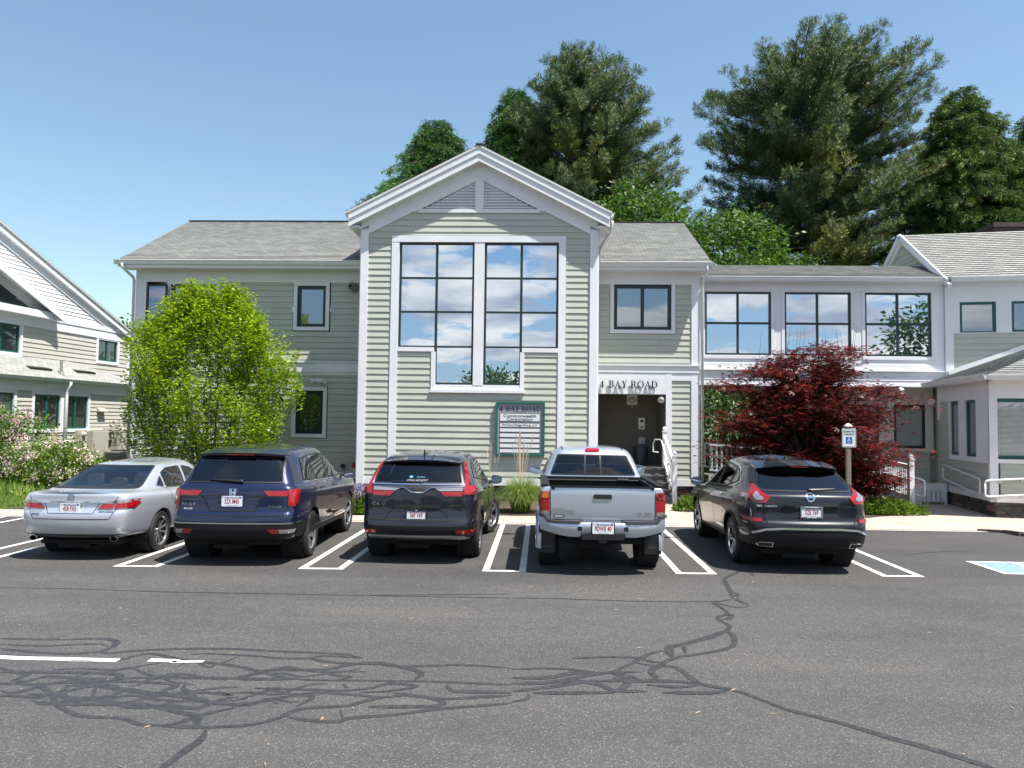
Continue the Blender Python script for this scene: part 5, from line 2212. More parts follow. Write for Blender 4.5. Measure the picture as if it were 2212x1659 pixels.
        mb.prism_y([(-0.68, z - 0.25), (0.68, z - 0.25), (0.66, z + 0.05), (-0.66, z + 0.05)], y_front + 0.95, y_front + 1.15)
        T = Matrix.Translation((-0.36, y_front + 0.72, z + 0.04)) @ Matrix.Rotation(R_(-65), 4, 'X')
        prof = [(0.18 + 0.015 * math.cos(a), 0.015 * math.sin(a)) for a in [2 * PI * k / 6 for k in range(7)]]
        mb.lathe(prof, 20, T=T)
        mb.build('dashboard', 'black', s.root, smooth=40)


def make_car(c, levels, belt_i, wheels, windows, body_mat, floor_z, arch=None, interior=None):
    """cuts the lofted shell: wheel wells, cabin hollow, window openings; then adds glass"""
    o = loft(levels)
    c.surf(o)
    tools = []
    for (x, y, R) in wheels:
        mb = MB(Matrix.Translation((0, y, R * 0.98)) @ Matrix.Rotation(PI / 2, 4, 'Y'))
        s = 1 if x > 0 else -1
        r = R * (1.13)
        prof = [(0.0001, s * 0.55), (r, s * 0.55), (r, s * 1.3), (0.0001, s * 1.3)]
        mb.lathe(prof, 40)
        tools.append(temp(mb))
    # cabin hollow
    cav = []
    for lv in levels[belt_i:]:
        d = dict(lv)
        ins = 0.055
        d['w'] = lv['w'] - ins
        d['yr'] = lv['yr'] + ins + 0.01
        d['yf'] = lv['yf'] - ins
        d['z'] = lv['z'] - 0.012 - (0.035 if lv is levels[-1] or lv is levels[-2] or lv is levels[-3] else 0)
        d['zf'] = lv.get('zf', lv['z']) - 0.012 - (0.035 if lv is levels[-1] or lv is levels[-2] or lv is levels[-3] else 0)
        d['rc'] = max(0.03, lv.get('rc', 0.2) - 0.04)
        cav.append(d)
    b0 = dict(cav[0])
    b0['z'] -= 0.38
    b0['zf'] = b0['z']
    b0['yf'] = b0['yf'] - 0.1
    cav = [b0] + cav
    cv = loft(cav, sub=2)
    tools.append(cv)
    for view, poly, mat, wname in windows:
        p = [c.mp(view, *q_) for q_ in inset(rounded(poly, 0.05, 3), 0.022)]
        mb = MB()
        if view == 'R':
            ys = [c.at('R', a, b, raw=True)[0].y for a, b in p]
            mb.prism_y(p, min(ys) - 0.4, max(ys) + 0.25)
        elif view == 'F':
            ys = [c.at('F', a, b, raw=True)[0].y for a, b in p]
            mb.prism_y(p, min(ys) - 0.3, max(ys) + 0.5)
        else:
            s = 1 if view == '+' else -1
            n = len(p)
            vs = [(s * 0.45, a, b) for a, b in p] + [(s * 1.4, a, b) for a, b in p]
            tri = tessellate_polygon([[Vector((q[0], q[1], 0)) for q in p]])
            mb.add(vs, [tuple(t_) for t_ in tri] + [tuple(n + i for i in reversed(t_)) for t_ in tri] + [(i, (i + 1) % n, n + (i + 1) % n, n + i) for i in range(n)])
        tools.append(temp(mb))
    cut(o, tools)
    me = o.data
    me.materials.clear()
    me.materials.append(M[body_mat])
    me.shade_smooth()
    me.set_sharp_from_angle(angle=R_(32))
    o.name = 'body'
    o.parent = c.root
    reg(o, Vector((0, 0, 0)))
    c.body = o
    for view, poly, mat, wname in windows:
        rp = rounded(poly, 0.05, 3)
        w = c.patch(view, rp, mat, wname, off=0.0035, res=0.07, skirt=False, smooth=True)
        # black surround
        ip = inset(rp, 0.024)
        mb = MB()
        n = len(rp)
        for i in range(n):
            j = (i + 1) % n
            a, b = Vector(rp[i]), Vector(rp[j])
            a2, b2 = Vector(ip[i]), Vector(ip[j])
            m = max(1, int((b - a).length / 0.08))
            for k in range(m):
                q = [a.lerp(b, k / m), a.lerp(b, (k + 1) / m), a2.lerp(b2, (k + 1) / m), a2.lerp(b2, k / m)]
                mb.add([c.at(view, *p, 0.006)[0] for p in q], [(0, 1, 2, 3)])
        mb.build('window_seal', 'black', w)
    # wheel wells and floor
    mb = MB()
    for (x, y, R) in wheels:
        s = 1 if x > 0 else -1
        T = Matrix.Translation((0, y, R * 0.98)) @ Matrix.Rotation(PI / 2, 4, 'Y')
        mb.lathe([(0.0001, s * 0.56), (R * 1.12, s * 0.56), (R * 1.12, s * (abs(x) + 0.06))], 32, T=T)
    mb.box(-0.62, 0.62, 0.35, c.L - 0.5, floor_z - 0.03, floor_z + 0.03)
    mb.tube([(-0.7, wheels[0][1], wheels[0][2]), (0.7, wheels[0][1], wheels[0][2])], 0.05, 8)
    mb.tube([(0.3, 0.5, floor_z - 0.02), (0.3, 1.4, floor_z - 0.05), (0.1, 2.6, floor_z - 0.03)], 0.04, 8)
    mb.box(-0.35, 0.15, 0.35, 0.62, floor_z - 0.09, floor_z)
    mb.build('underbody', 'under', c.root)


def LVS(rows, L, **common):
    """rows of (z, zf, yr, yf_from_front, w, rc)"""
    out = []
    for r in rows:
        d = dict(common)
        d.update(z=r[0], zf=r[1], yr=r[2], yf=L - r[3], w=r[4], rc=r[5])
        if len(r) > 6:
            d.update(r[6])
        out.append(d)
    return out


def arches(c, wheels, mat='plastic', w=0.05, out=0.03):
    """cladding lips round the wheel openings"""
    for (x, y, R) in wheels:
        v = '+' if x > 0 else '-'
        pts = []
        for k in range(17):
            a = R_(-12 + 204 * k / 16)
            pts.append((y + R * 1.15 * math.cos(a), R * 0.98 + R * 1.15 * math.sin(a)))
        p2 = [(y + (p[0] - y) * (1 + w / R), R * 0.98 + (p[1] - R * 0.98) * (1 + w / R)) for p in pts]
        c.patch(v, pts + p2[::-1], mat, 'wheel_arch_trim', off=0.012, thick=0.02, res=0.06, raw=True)


# ------------------------------------------------------------------ navy SUV
L = 4.94
c = Car('parked_suv', 'navy blue three-row SUV with silver alloy wheels parked beside the silver sedan', 'car', (-4.57, 11.25, 0), 2.6, L, [(0.30, 0.37), (0.595, 0.645), (0.735, 0.80), (0.84, 0.965), (0.93, 1.05), (1.10, 1.18), (1.17, 1.225), (1.60, 1.60), (1.77, 1.77)])
rows = [(0.30, 0.25, 0.14, 0.30, 0.90, 0.20), (0.36, 0.30, 0.05, 0.12, 0.955, 0.22), (0.46, 0.42, 0.01, 0.04, 0.975, 0.22), (0.60, 0.60, 0.0, 0.0, 0.985, 0.20),
        (0.70, 0.70, 0.02, 0.0, 0.990, 0.19), (0.735, 0.735, 0.065, 0.02, 0.990, 0.17), (0.76, 0.76, 0.085, 0.03, 0.990, 0.17), (0.90, 0.86, 0.095, 0.06, 0.995, 0.18),
        (1.04, 0.96, 0.115, 0.12, 0.990, 0.19), (1.10, 1.02, 0.14, 0.25, 0.965, 0.19), (1.14, 1.07, 0.165, 0.85, 0.935, 0.18), (1.18, 1.14, 0.19, 1.28, 0.905, 0.17),
        (1.40, 1.38, 0.29, 1.62, 0.825, 0.16), (1.60, 1.60, 0.41, 2.02, 0.735, 0.15), (1.675, 1.69, 0.49, 2.25, 0.675, 0.15), (1.715, 1.735, 0.62, 2.45, 0.58, 0.16, {'arch': 0.01}), (1.73, 1.76, 0.95, 2.75, 0.42, 0.15, {'arch': 0.012}), (1.735, 1.765, 1.4, 3.1, 0.22, 0.1)]
lv = LVS(c.rows(rows), L, crown=0.10, taper=0.10, rf=0.35)
WH = [(x, y, 0.375) for y in (1.07, 3.89) for x in (-0.84, 0.84)]
wins = [('R', [(-0.72, 1.17), (0.72, 1.17), (0.67, 1.60), (-0.67, 1.60)], 'carglass_rear', 'rear_window')]
for v in '+-':
    wins += [(v, [(0.72, 1.19), (1.34, 1.17), (1.30, 1.60), (0.95, 1.565)], 'carglass_rear', 'side_window'),
             (v, [(1.42, 1.17), (2.24, 1.14), (2.28, 1.615), (1.38, 1.61)], 'carglass_rear', 'side_window'),
             (v, [(2.33, 1.135), (3.35, 1.12), (3.08, 1.32), (2.78, 1.50), (2.37, 1.61)], 'carglass', 'side_window')]
wins += [('F', [(-0.72, 1.20), (0.72, 1.20), (0.60, 1.62), (-0.60, 1.62)], 'carglass_clear', 'windscreen')]
make_car(c, lv, 10, WH, wins, 'p_blue', 0.32)
st = {'n': 5, 'double': True, 'wr': 0.045, 'wt': 0.055, 'dish': 0.045}
for x, y, R in WH:
    c.wheel(x, y, R, 0.245, 0.235, st, side=1 if x > 0 else -1, turn=R_(-4) if y > 2 else 0)
c.patch('R', [(-0.97, 0.30), (0.97, 0.30), (0.985, 0.585), (-0.985, 0.585)], 'plastic', 'bumper_cladding', off=0.010)
c.line('R', [(-0.93, 0.595), (0.93, 0.595)], 0.018, 'satin', 'bumper_trim', off=0.014)
for v in '+-':
    c.patch(v, [(0.35, 0.30), (0.62, 0.34), (0.60, 0.58), (0.26, 0.585)], 'plastic', 'bumper_cladding', off=0.010)
    c.patch(v, [(1.50, 0.26), (3.45, 0.26), (3.42, 0.42), (1.52, 0.44)], 'plastic', 'sill_cladding', off=0.010)
    c.line(v, [(1.56, 0.45), (3.40, 0.43)], 0.022, 'chrome', 'sill_trim', off=0.012)
    for pts in ([(2.31, 1.13), (2.31, 0.50)], [(1.385, 1.17), (1.42, 1.0), (1.53, 0.80), (1.60, 0.5)], [(3.40, 1.10), (3.44, 0.85), (3.30, 0.5)]):
        c.line(v, pts, 0.010, 'gap', 'panel_gap')
    c.line(v, [(0.70, 1.165), (1.40, 1.148), (2.3, 1.118), (3.42, 1.10)], 0.018, 'chrome', 'belt_trim', off=0.006)
    c.handle(1 if v == '+' else -1, 1.52, 0.99, 'p_blue')
    c.handle(1 if v == '+' else -1, 2.42, 0.98, 'p_blue')
for s in (-1, 1):
    c.patch('R', [(s * 0.52, 0.925), (s * 0.795, 0.92), (s * 0.795, 1.015), (s * 0.45, 1.015)][::s], 'red_lens', 'tail_light', off=0.016)
    c.patch('R', [(s * 0.805, 0.80), (s * 0.89, 0.79), (s * 0.905, 0.92), (s * 0.90, 1.04), (s * 0.805, 1.035)][::s], 'red_lens', 'tail_light', off=0.018)
    c.patch('+' if s > 0 else '-', [(0.235, 0.80), (0.30, 0.83), (0.40, 1.04), (0.235, 1.045)], 'red_lens', 'tail_light', off=0.016)
    c.patch('R', [(s * 0.60, 0.44), (s * 0.70, 0.44), (s * 0.70, 0.50), (s * 0.55, 0.50)][::s], 'red_lens', 'reflector', off=0.018)
    c.patch('R', [(s * 0.71, 0.44), (s * 0.88, 0.445), (s * 0.90, 0.50), (s * 0.71, 0.50)][::s], 'clear_lens', 'reversing_light', off=0.018)
c.line('R', [(-0.83, 1.10), (-0.80, 0.9), (-0.80, 0.70), (0.80, 0.70), (0.80, 0.9), (0.83, 1.10)], 0.012, 'gap', 'panel_gap', off=0.004)
c.patch('R', [(-0.46, 0.915), (-0.33, 0.745), (0.33, 0.745), (0.46, 0.915)], 'p_blue', 'plate_recess', off=-0.002, skirt=False)
c.line('R', [(-0.46, 0.92), (-0.33, 0.75), (0.33, 0.75), (0.46, 0.92)], 0.012, 'gap', 'plate_surround', off=0.004)
c.line('R', [(-0.5, 0.925), (0.5, 0.925)], 0.022, 'black', 'handle_strip', off=0.012)
c.plate('32X M45', 0.0, 0.84, 'MAY')
c.text('R', 'PILOT', 0.055, -0.66, 0.805, 'chrome', 'badge', sx=1.5)
c.text('R', 'BALISE', 0.035, -0.66, 0.765, 'white_ink', 'dealer_badge', sx=1.3)
c.text('R', 'AWD', 0.055, 0.62, 0.79, 'chrome', 'badge', sx=1.5, shear=0.3)
c.emblem_h(0.0, 0.99, 0.10)
c.wiper(0.10, 1.19, -0.38, 1.215)
# roof spoiler
mb = MB()
NN = 14
vs = []
for i in range(NN + 1):
    x = -0.66 + 1.32 * i / NN
    e = abs(x) / 0.66
    yb_ = 0.36 + 0.10 * e ** 4
    zt_ = 1.668 - 0.03 * e ** 3
    vs += [(x, yb_, zt_), (x, yb_ + 0.33, zt_ + 0.055), (x, yb_ + 0.26, zt_ - 0.06), (x, yb_ + 0.02, zt_ - 0.035)]
fs = []
for i in range(NN):
    a = 4 * i
    fs += [(a, a + 4, a + 5, a + 1), (a + 3, a + 7, a + 4, a), (a + 2, a + 6, a + 7, a + 3)]
fs += [(0, 1, 2, 3), (4 * NN + 3, 4 * NN + 2, 4 * NN + 1, 4 * NN)]
mb.add(vs, fs)
mb.build('spoiler', 'p_blue', c.root, smooth=40)
mb = MB()
mb.box(-0.22, 0.22, 0.352, 0.375, 1.636, 1.65)
mb.build('brake_light', 'dark_red', c.root)
c.mirror(0.98, 3.32, 1.17, 1, 'black')
c.mirror(-0.98, 3.32, 1.17, -1, 'black')
c.seats(1.3, 2.35, 1.12)

# ------------------------------------------------------------------ gunmetal compact SUV
L = 4.60
c = Car('parked_suv', 'gunmetal compact SUV with a chrome bar between tall red lamps and rear glass stickers', 'car', (-1.89, 11.72, 0), -0.6, L, [(0.30, 0.37), (0.47, 0.50), (0.66, 0.675), (0.685, 0.755), (0.80, 0.905), (0.87, 1.04), (0.945, 1.115), (1.02, 1.175), (1.07, 1.22), (1.50, 1.53), (1.64, 1.65)])
rows = [(0.30, 0.24, 0.14, 0.30, 0.83, 0.20), (0.36, 0.28, 0.05, 0.12, 0.885, 0.22), (0.48, 0.42, 0.0, 0.04, 0.905, 0.22), (0.60, 0.60, 0.0, 0.0, 0.920, 0.20),
        (0.655, 0.66, 0.03, 0.0, 0.925, 0.18), (0.68, 0.69, 0.075, 0.02, 0.925, 0.17), (0.80, 0.80, 0.085, 0.05, 0.930, 0.17), (0.93, 0.90, 0.10, 0.10, 0.930, 0.17),
        (0.99, 0.96, 0.12, 0.20, 0.920, 0.18), (1.04, 1.00, 0.155, 0.70, 0.895, 0.18), (1.09, 1.08, 0.185, 1.15, 0.865, 0.17),
        (1.30, 1.30, 0.30, 1.48, 0.785, 0.15), (1.50, 1.50, 0.44, 1.88, 0.705, 0.14), (1.585, 1.60, 0.53, 2.10, 0.64, 0.14), (1.625, 1.65, 0.68, 2.3, 0.55, 0.15, {'arch': 0.01}), (1.64, 1.675, 1.0, 2.6, 0.40, 0.15, {'arch': 0.012}), (1.645, 1.68, 1.4, 2.9, 0.2, 0.1)]
lv = LVS(c.rows(rows), L, crown=0.10, taper=0.09, rf=0.35)
WH = [(x, y, 0.36) for y in (1.00, 3.66) for x in (-0.785, 0.785)]
wins = [('R', [(-0.70, 1.07), (0.70, 1.07), (0.62, 1.50), (-0.62, 1.50)], 'carglass', 'rear_window')]
for v in '+-':
    wins += [(v, [(0.72, 1.19), (1.28, 1.12), (1.24, 1.50), (0.98, 1.43)], 'carglass_rear', 'side_window'),
             (v, [(1.34, 1.115), (2.06, 1.07), (2.10, 1.53), (1.30, 1.52)], 'carglass_rear', 'side_window'),
             (v, [(2.14, 1.065), (3.10, 1.04), (2.86, 1.23), (2.55, 1.42), (2.18, 1.53)], 'carglass', 'side_window')]
wins += [('F', [(-0.68, 1.13), (0.68, 1.13), (0.57, 1.53), (-0.57, 1.53)], 'carglass_clear', 'windscreen')]
make_car(c, lv, 9, WH, wins, 'p_grey', 0.30)
st = {'n': 5, 'wr': 0.085, 'wt': 0.085, 'dish': 0.04, 'double': False}
for x, y, R in WH:
    c.wheel(x, y, R, 0.235, 0.235, st, side=1 if x > 0 else -1, turn=R_(-24) if y > 2 else 0)
c.patch('R', [(-0.90, 0.29), (0.90, 0.29), (0.92, 0.565), (-0.92, 0.565)], 'plastic', 'bumper_cladding', off=0.010)
c.patch('R', [(-0.80, 0.335), (-0.45, 0.33), (-0.38, 0.30), (0.38, 0.30), (0.45, 0.33), (0.80, 0.335), (0.72, 0.415), (-0.72, 0.415)], 'satin', 'skid_plate', off=0.020)
for v in '+-':
    c.patch(v, [(0.30, 0.30), (0.55, 0.34), (0.53, 0.55), (0.24, 0.56)], 'plastic', 'bumper_cladding', off=0.010)
    c.patch(v, [(1.42, 0.25), (3.25, 0.25), (3.22, 0.42), (1.44, 0.44)], 'plastic', 'sill_cladding', off=0.010)
    c.line(v, [(1.50, 0.455), (3.18, 0.435)], 0.018, 'chrome', 'sill_trim', off=0.012)
    for pts in ([(2.12, 1.06), (2.12, 0.47)], [(1.30, 1.10), (1.34, 0.95), (1.44, 0.76), (1.50, 0.5)], [(3.14, 1.02), (3.18, 0.8), (3.08, 0.47)]):
        c.line(v, pts, 0.010, 'gap', 'panel_gap')
    c.handle(1 if v == '+' else -1, 1.40, 0.94, 'p_grey')
    c.handle(1 if v == '+' else -1, 2.22, 0.92, 'p_grey')
arches(c, WH)
for s in (-1, 1):
    # tall lamp up the pillar, foot sweeping inward
    c.patch('R', [(s * 0.72, 1.02), (s * 0.775, 1.02), (s * 0.725, 1.30), (s * 0.675, 1.50), (s * 0.645, 1.50), (s * 0.69, 1.28)][::s], 'red_lens', 'tail_light', off=0.02)
    c.patch('R', [(s * 0.70, 0.90), (s * 0.84, 0.89), (s * 0.875, 0.96), (s * 0.83, 1.03), (s * 0.72, 1.03)][::s], 'red_lens', 'tail_light', off=0.022)
    c.patch('R', [(s * 0.42, 0.87), (s * 0.69, 0.87), (s * 0.69, 0.94), (s * 0.35, 0.935)][::s], 'red_lens', 'tail_light', off=0.02)
    c.patch('R', [(s * 0.34, 0.945), (s * 0.69, 0.95), (s * 0.69, 1.005), (s * 0.27, 0.985)][::s], 'clear_lens', 'reversing_light', off=0.018)
    c.patch('+' if s > 0 else '-', [(0.23, 0.91), (0.28, 0.93), (0.33, 0.98), (0.30, 1.03), (0.23, 1.03)], 'red_lens', 'tail_light', off=0.014)
    c.patch('R', [(s * 0.62, 0.455), (s * 0.84, 0.44), (s * 0.87, 0.50), (s * 0.60, 0.50)][::s], 'red_lens', 'reflector', off=0.02)
c.patch('R', [(-0.72, 1.015), (-0.20, 1.00), (-0.09, 0.93), (0.09, 0.93), (0.20, 1.00), (0.72, 1.015), (0.72, 1.055), (-0.72, 1.055)], 'black', 'garnish', off=0.018)
c.line('R', [(-0.72, 1.05), (0.72, 1.05)], 0.022, 'chrome', 'chrome_bar', off=0.024)
c.line('R', [(-0.70, 1.012), (-0.21, 0.995), (-0.09, 0.925), (0.09, 0.925), (0.21, 0.995), (0.70, 1.012)], 0.009, 'chrome', 'chrome_bar', off=0.022)
c.line('R', [(-0.745, 0.90), (-0.77, 0.66), (0.77, 0.66), (0.745, 0.90)], 0.012, 'gap', 'panel_gap', off=0.004)
c.patch('R', [(-0.36, 0.765), (0.36, 0.765), (0.31, 0.80), (-0.31, 0.80)], 'black', 'handle_strip', off=0.014)
c.line('R', [(-0.34, 0.765), (-0.50, 0.655), (0.50, 0.655), (0.34, 0.765)], 0.010, 'gap', 'plate_surround', off=0.004)
c.plate('36P V69', 0.0, 0.685, 'SEP', frame_mat='black', rim_top='Lia', rim_bot='liahonda.com')
c.text('R', 'CR-V', 0.06, -0.60, 0.80, 'chrome', 'badge', sx=1.6)
c.text('R', 'AWD', 0.045, 0.60, 0.79, 'chrome', 'badge', sx=1.6, shear=0.3)
c.emblem_h(0.0, 0.985, 0.125)
c.wiper(0.04, 1.085, -0.40, 1.10)
c.text('R', 'UMASS AMHERST', 0.036, -0.02, 1.135, 'sticker', 'window_sticker', off=0.008, sx=1.2)
c.text('R', 'ALUMNA', 0.030, 0.03, 1.20, 'blue_ink', 'window_sticker', off=0.008, sx=1.1)
mb = MB()
mb.add([c.at('R', -0.12 + 0.03 * math.cos(a), 1.205 + 0.025 * math.sin(a), 0.008)[0] for a in [2 * PI * k / 12 for k in range(12)]], [tuple(range(12))])
mb.build('window_sticker', 'blue_ink', c.root)
mb = MB()
vs = []
for i in range(NN + 1):
    x = -0.62 + 1.24 * i / NN
    e = abs(x) / 0.62
    yb_ = 0.38 + 0.10 * e ** 3
    zt_ = 1.578 - 0.045 * e ** 2.5
    vs += [(x, yb_, zt_), (x, yb_ + 0.33, zt_ + 0.06), (x, yb_ + 0.26, zt_ - 0.06), (x, yb_ + 0.02, zt_ - 0.035)]
mb.add(vs, fs)
mb.build('spoiler', 'p_grey', c.root, smooth=40)
mb = MB()
mb.prism_z([(-0.012, 0.0), (0.012, 0.0), (0.02, 0.12), (-0.02, 0.12)], 1.63, 1.66)
mb.add([(-0.012, 0.72, 1.64), (0.012, 0.72, 1.64), (0.02, 0.90, 1.665), (-0.02, 0.90, 1.665), (0, 0.73, 1.74)], [(0, 1, 4), (1, 2, 4), (2, 3, 4), (3, 0, 4)])
mb.v = [v for v in mb.v]
fin = MB()
fin.add([(-0.02, 0.72, 1.63), (0.02, 0.72, 1.63), (0.03, 0.92, 1.65), (-0.03, 0.92, 1.65), (0.004, 0.72, 1.735), (-0.004, 0.72, 1.735)], [(0, 1, 4, 5), (1, 2, 4), (2, 3, 5, 4), (3, 0, 5)])
fin.build('antenna_fin', 'p_grey', c.root)
c.mirror(0.93, 3.05, 1.09, 1, 'black')
c.mirror(-0.93, 3.05, 1.09, -1, 'black')
c.seats(1.25, 2.15, 1.03)

# ------------------------------------------------------------------ black crossover
L = 4.90
c = Car('parked_crossover', 'black crossover with boomerang tail lamps and twin oblong exhausts parked before the red maple', 'car', (3.99, 11.50, 0), -0.5, L, [(0.30, 0.36), (0.41, 0.44), (0.60, 0.665), (0.705, 0.78), (0.785, 0.92), (0.885, 1.04), (0.985, 1.13), (1.11, 1.20), (1.53, 1.555), (1.62, 1.625)])
rows = [(0.30, 0.24, 0.18, 0.30, 0.86, 0.22), (0.36, 0.28, 0.07, 0.12, 0.915, 0.25), (0.48, 0.42, 0.01, 0.04, 0.935, 0.27), (0.62, 0.60, 0.0, 0.0, 0.950, 0.27),
        (0.685, 0.68, 0.02, 0.0, 0.955, 0.25), (0.71, 0.71, 0.07, 0.02, 0.955, 0.24), (0.82, 0.80, 0.08, 0.05, 0.958, 0.24), (0.94, 0.90, 0.09, 0.10, 0.955, 0.24),
        (1.02, 0.97, 0.11, 0.22, 0.935, 0.24), (1.07, 1.01, 0.15, 0.75, 0.900, 0.22), (1.11, 1.08, 0.21, 1.20, 0.865, 0.20),
        (1.26, 1.28, 0.42, 1.52, 0.800, 0.17), (1.43, 1.47, 0.66, 1.95, 0.715, 0.15), (1.53, 1.58, 0.83, 2.20, 0.655, 0.15), (1.585, 1.64, 0.98, 2.4, 0.565, 0.16, {'arch': 0.01}), (1.61, 1.675, 1.25, 2.7, 0.42, 0.15, {'arch': 0.015}), (1.62, 1.685, 1.6, 3.0, 0.2, 0.1)]
lv = LVS(c.rows(rows), L, crown=0.13, taper=0.12, rf=0.4)
WH = [(x, y, 0.37) for y in (1.12, 3.94) for x in (-0.80, 0.80)]
wins = [('R', [(-0.64, 1.11), (0.64, 1.11), (0.72, 1.18), (0.60, 1.46), (-0.60, 1.46), (-0.72, 1.18)], 'carglass_rear', 'rear_window')]
for v in '+-':
    wins += [(v, [(1.06, 1.24), (1.50, 1.13), (1.46, 1.46), (1.30, 1.42)], 'carglass_rear', 'side_window'),
             (v, [(1.56, 1.12), (2.25, 1.08), (2.30, 1.53), (1.53, 1.48)], 'carglass_rear', 'side_window'),
             (v, [(2.33, 1.075), (3.35, 1.06), (3.10, 1.23), (2.78, 1.42), (2.38, 1.535)], 'carglass', 'side_window')]
wins += [('F', [(-0.70, 1.14), (0.70, 1.14), (0.58, 1.52), (-0.58, 1.52)], 'carglass_clear', 'windscreen')]
make_car(c, lv, 9, WH, wins, 'p_black', 0.30)
st = {'n': 5, 'double': True, 'wr': 0.05, 'wt': 0.05, 'dish': 0.035}
for x, y, R in WH:
    c.wheel(x, y, R, 0.25, 0.235, st, side=1 if x > 0 else -1, turn=R_(2) if y > 2 else 0)
c.patch('R', [(-0.88, 0.285), (0.88, 0.285), (0.92, 0.42), (0.80, 0.555), (0.5, 0.60), (-0.5, 0.60), (-0.80, 0.555), (-0.92, 0.42)], 'plastic', 'bumper_cladding', off=0.012)
c.line('R', [(-0.82, 0.545), (-0.66, 0.595), (-0.4, 0.612), (0.4, 0.612), (0.66, 0.595), (0.82, 0.545)], 0.026, 'chrome', 'bumper_trim', off=0.022)
for v in '+-':
    c.patch(v, [(0.34, 0.30), (0.68, 0.34), (0.66, 0.42), (0.25, 0.45)], 'plastic', 'bumper_cladding', off=0.010)
    c.patch(v, [(1.55, 0.25), (3.50, 0.25), (3.47, 0.36), (1.57, 0.38)], 'plastic', 'sill_cladding', off=0.010)
    for pts in ([(2.31, 1.07), (2.31, 0.42)], [(1.52, 1.12), (1.50, 0.98), (1.60, 0.78), (1.66, 0.45)], [(3.42, 1.04), (3.48, 0.82), (3.36, 0.42)]):
        c.line(v, pts, 0.010, 'gap', 'panel_gap')
    c.line(v, [(1.0, 1.23), (1.22, 1.16), (1.52, 1.108), (2.31, 1.060), (3.42, 1.035)], 0.018, 'chrome', 'belt_trim', off=0.007)
    c.line(v, [(1.0, 1.24), (1.30, 1.44), (1.52, 1.50), (2.31, 1.555)], 0.016, 'chrome', 'belt_trim', off=0.007)
    c.handle(1 if v == '+' else -1, 1.66, 0.93, 'chrome')
    c.handle(1 if v == '+' else -1, 2.48, 0.91, 'chrome')
arches(c, WH, w=0.03)
for s in (-1, 1):
    vv = '+' if s > 0 else '-'
    # boomerang: red outline round a clear core
    c.patch('R', [(s * 0.71, 1.20), (s * 0.735, 1.22), (s * 0.80, 1.06), (s * 0.86, 0.985), (s * 0.78, 0.885), (s * 0.64, 0.885), (s * 0.57, 0.98), (s * 0.66, 1.06)][::s], 'red_lens', 'tail_light', off=0.020)
    c.patch('R', [(s * 0.725, 1.08), (s * 0.745, 1.07), (s * 0.785, 1.0), (s * 0.79, 0.965), (s * 0.755, 0.925), (s * 0.69, 0.925), (s * 0.665, 0.955), (s * 0.715, 1.01)][::s], 'clear_lens', 'tail_light_core', off=0.028)
    c.patch(vv, [(0.29, 0.91), (0.58, 0.95), (0.66, 1.045), (0.45, 1.05), (0.29, 1.035)], 'red_lens', 'tail_light', off=0.020)
    c.patch(vv, [(0.30, 0.945), (0.50, 0.965), (0.55, 1.02), (0.42, 1.02), (0.30, 1.0)], 'clear_lens', 'tail_light_core', off=0.028)
    c.patch('R', [(s * 0.70, 0.685), (s * 0.90, 0.69), (s * 0.90, 0.725), (s * 0.70, 0.725)][::s], 'red_lens', 'reflector', off=0.016)
    c.patch('R', [(s * 0.55, 0.375), (s * 0.74, 0.385), (s * 0.77, 0.42), (s * 0.70, 0.445), (s * 0.55, 0.445)][::s], 'chrome', 'exhaust_tip', off=0.028)
    c.patch('R', [(s * 0.565, 0.388), (s * 0.73, 0.396), (s * 0.75, 0.42), (s * 0.695, 0.433), (s * 0.565, 0.433)][::s], 'black_shade', 'exhaust_opening', off=0.033)
    c.patch('R', [(s * 0.715, 1.24), (s * 0.75, 1.22), (s * 0.665, 1.46), (s * 0.635, 1.46)][::s], 'black', 'pillar_trim', off=0.012)
c.line('R', [(-0.66, 0.89), (-0.70, 0.80), (-0.62, 0.66), (0.62, 0.66), (0.70, 0.80), (0.66, 0.89)], 0.012, 'gap', 'panel_gap', off=0.004)
c.patch('R', [(-0.40, 0.855), (0.40, 0.855), (0.30, 0.905), (-0.30, 0.905)], 'p_black', 'handle_strip', off=0.03)
c.line('R', [(-0.36, 0.86), (-0.46, 0.735), (0.46, 0.735), (0.36, 0.86)], 0.010, 'gap', 'plate_surround', off=0.004)
c.plate('3ZE 769', 0.0, 0.785, '', frame_mat='satin', rim_top='WEST SPRINGFIELD', rim_bot='JERRY ROME')
c.text('R', 'MURANO', 0.04, -0.62, 0.845, 'chrome', 'badge', sx=1.6, bold=0.001)
c.text('R', 'AWD', 0.034, 0.60, 0.845, 'chrome', 'badge', sx=1.5)
mb = MB()
for k in range(24):
    a0, a1 = 2 * PI * k / 24, 2 * PI * (k + 1) / 24
    mb.add([c.at('R', r * math.cos(a), c.f(0.985) + r * math.sin(a), 0.014, raw=True)[0] for r, a in ((0.062, a0), (0.062, a1), (0.046, a1), (0.046, a0))], [(0, 1, 2, 3)])
mb.add([c.at('R', a, c.f(0.985) + b, 0.018, raw=True)[0] for a, b in ((-0.072, -0.013), (0.072, -0.013), (0.072, 0.013), (-0.072, 0.013))], [(0, 1, 2, 3)])
mb.build('emblem', 'chrome', c.root)
c.wiper(0.02, 1.125, 0.42, 1.15)
mb = MB()
vs = []
for i in range(NN + 1):
    x = -0.62 + 1.24 * i / NN
    e = abs(x) / 0.62
    yb_ = 0.62 + 0.12 * e ** 3
    zt_ = 1.57 - 0.05 * e ** 2.5
    vs += [(x, yb_, zt_), (x, yb_ + 0.38, zt_ + 0.07), (x, yb_ + 0.3, zt_ - 0.06), (x, yb_ + 0.03, zt_ - 0.03)]
mb.add(vs, fs)
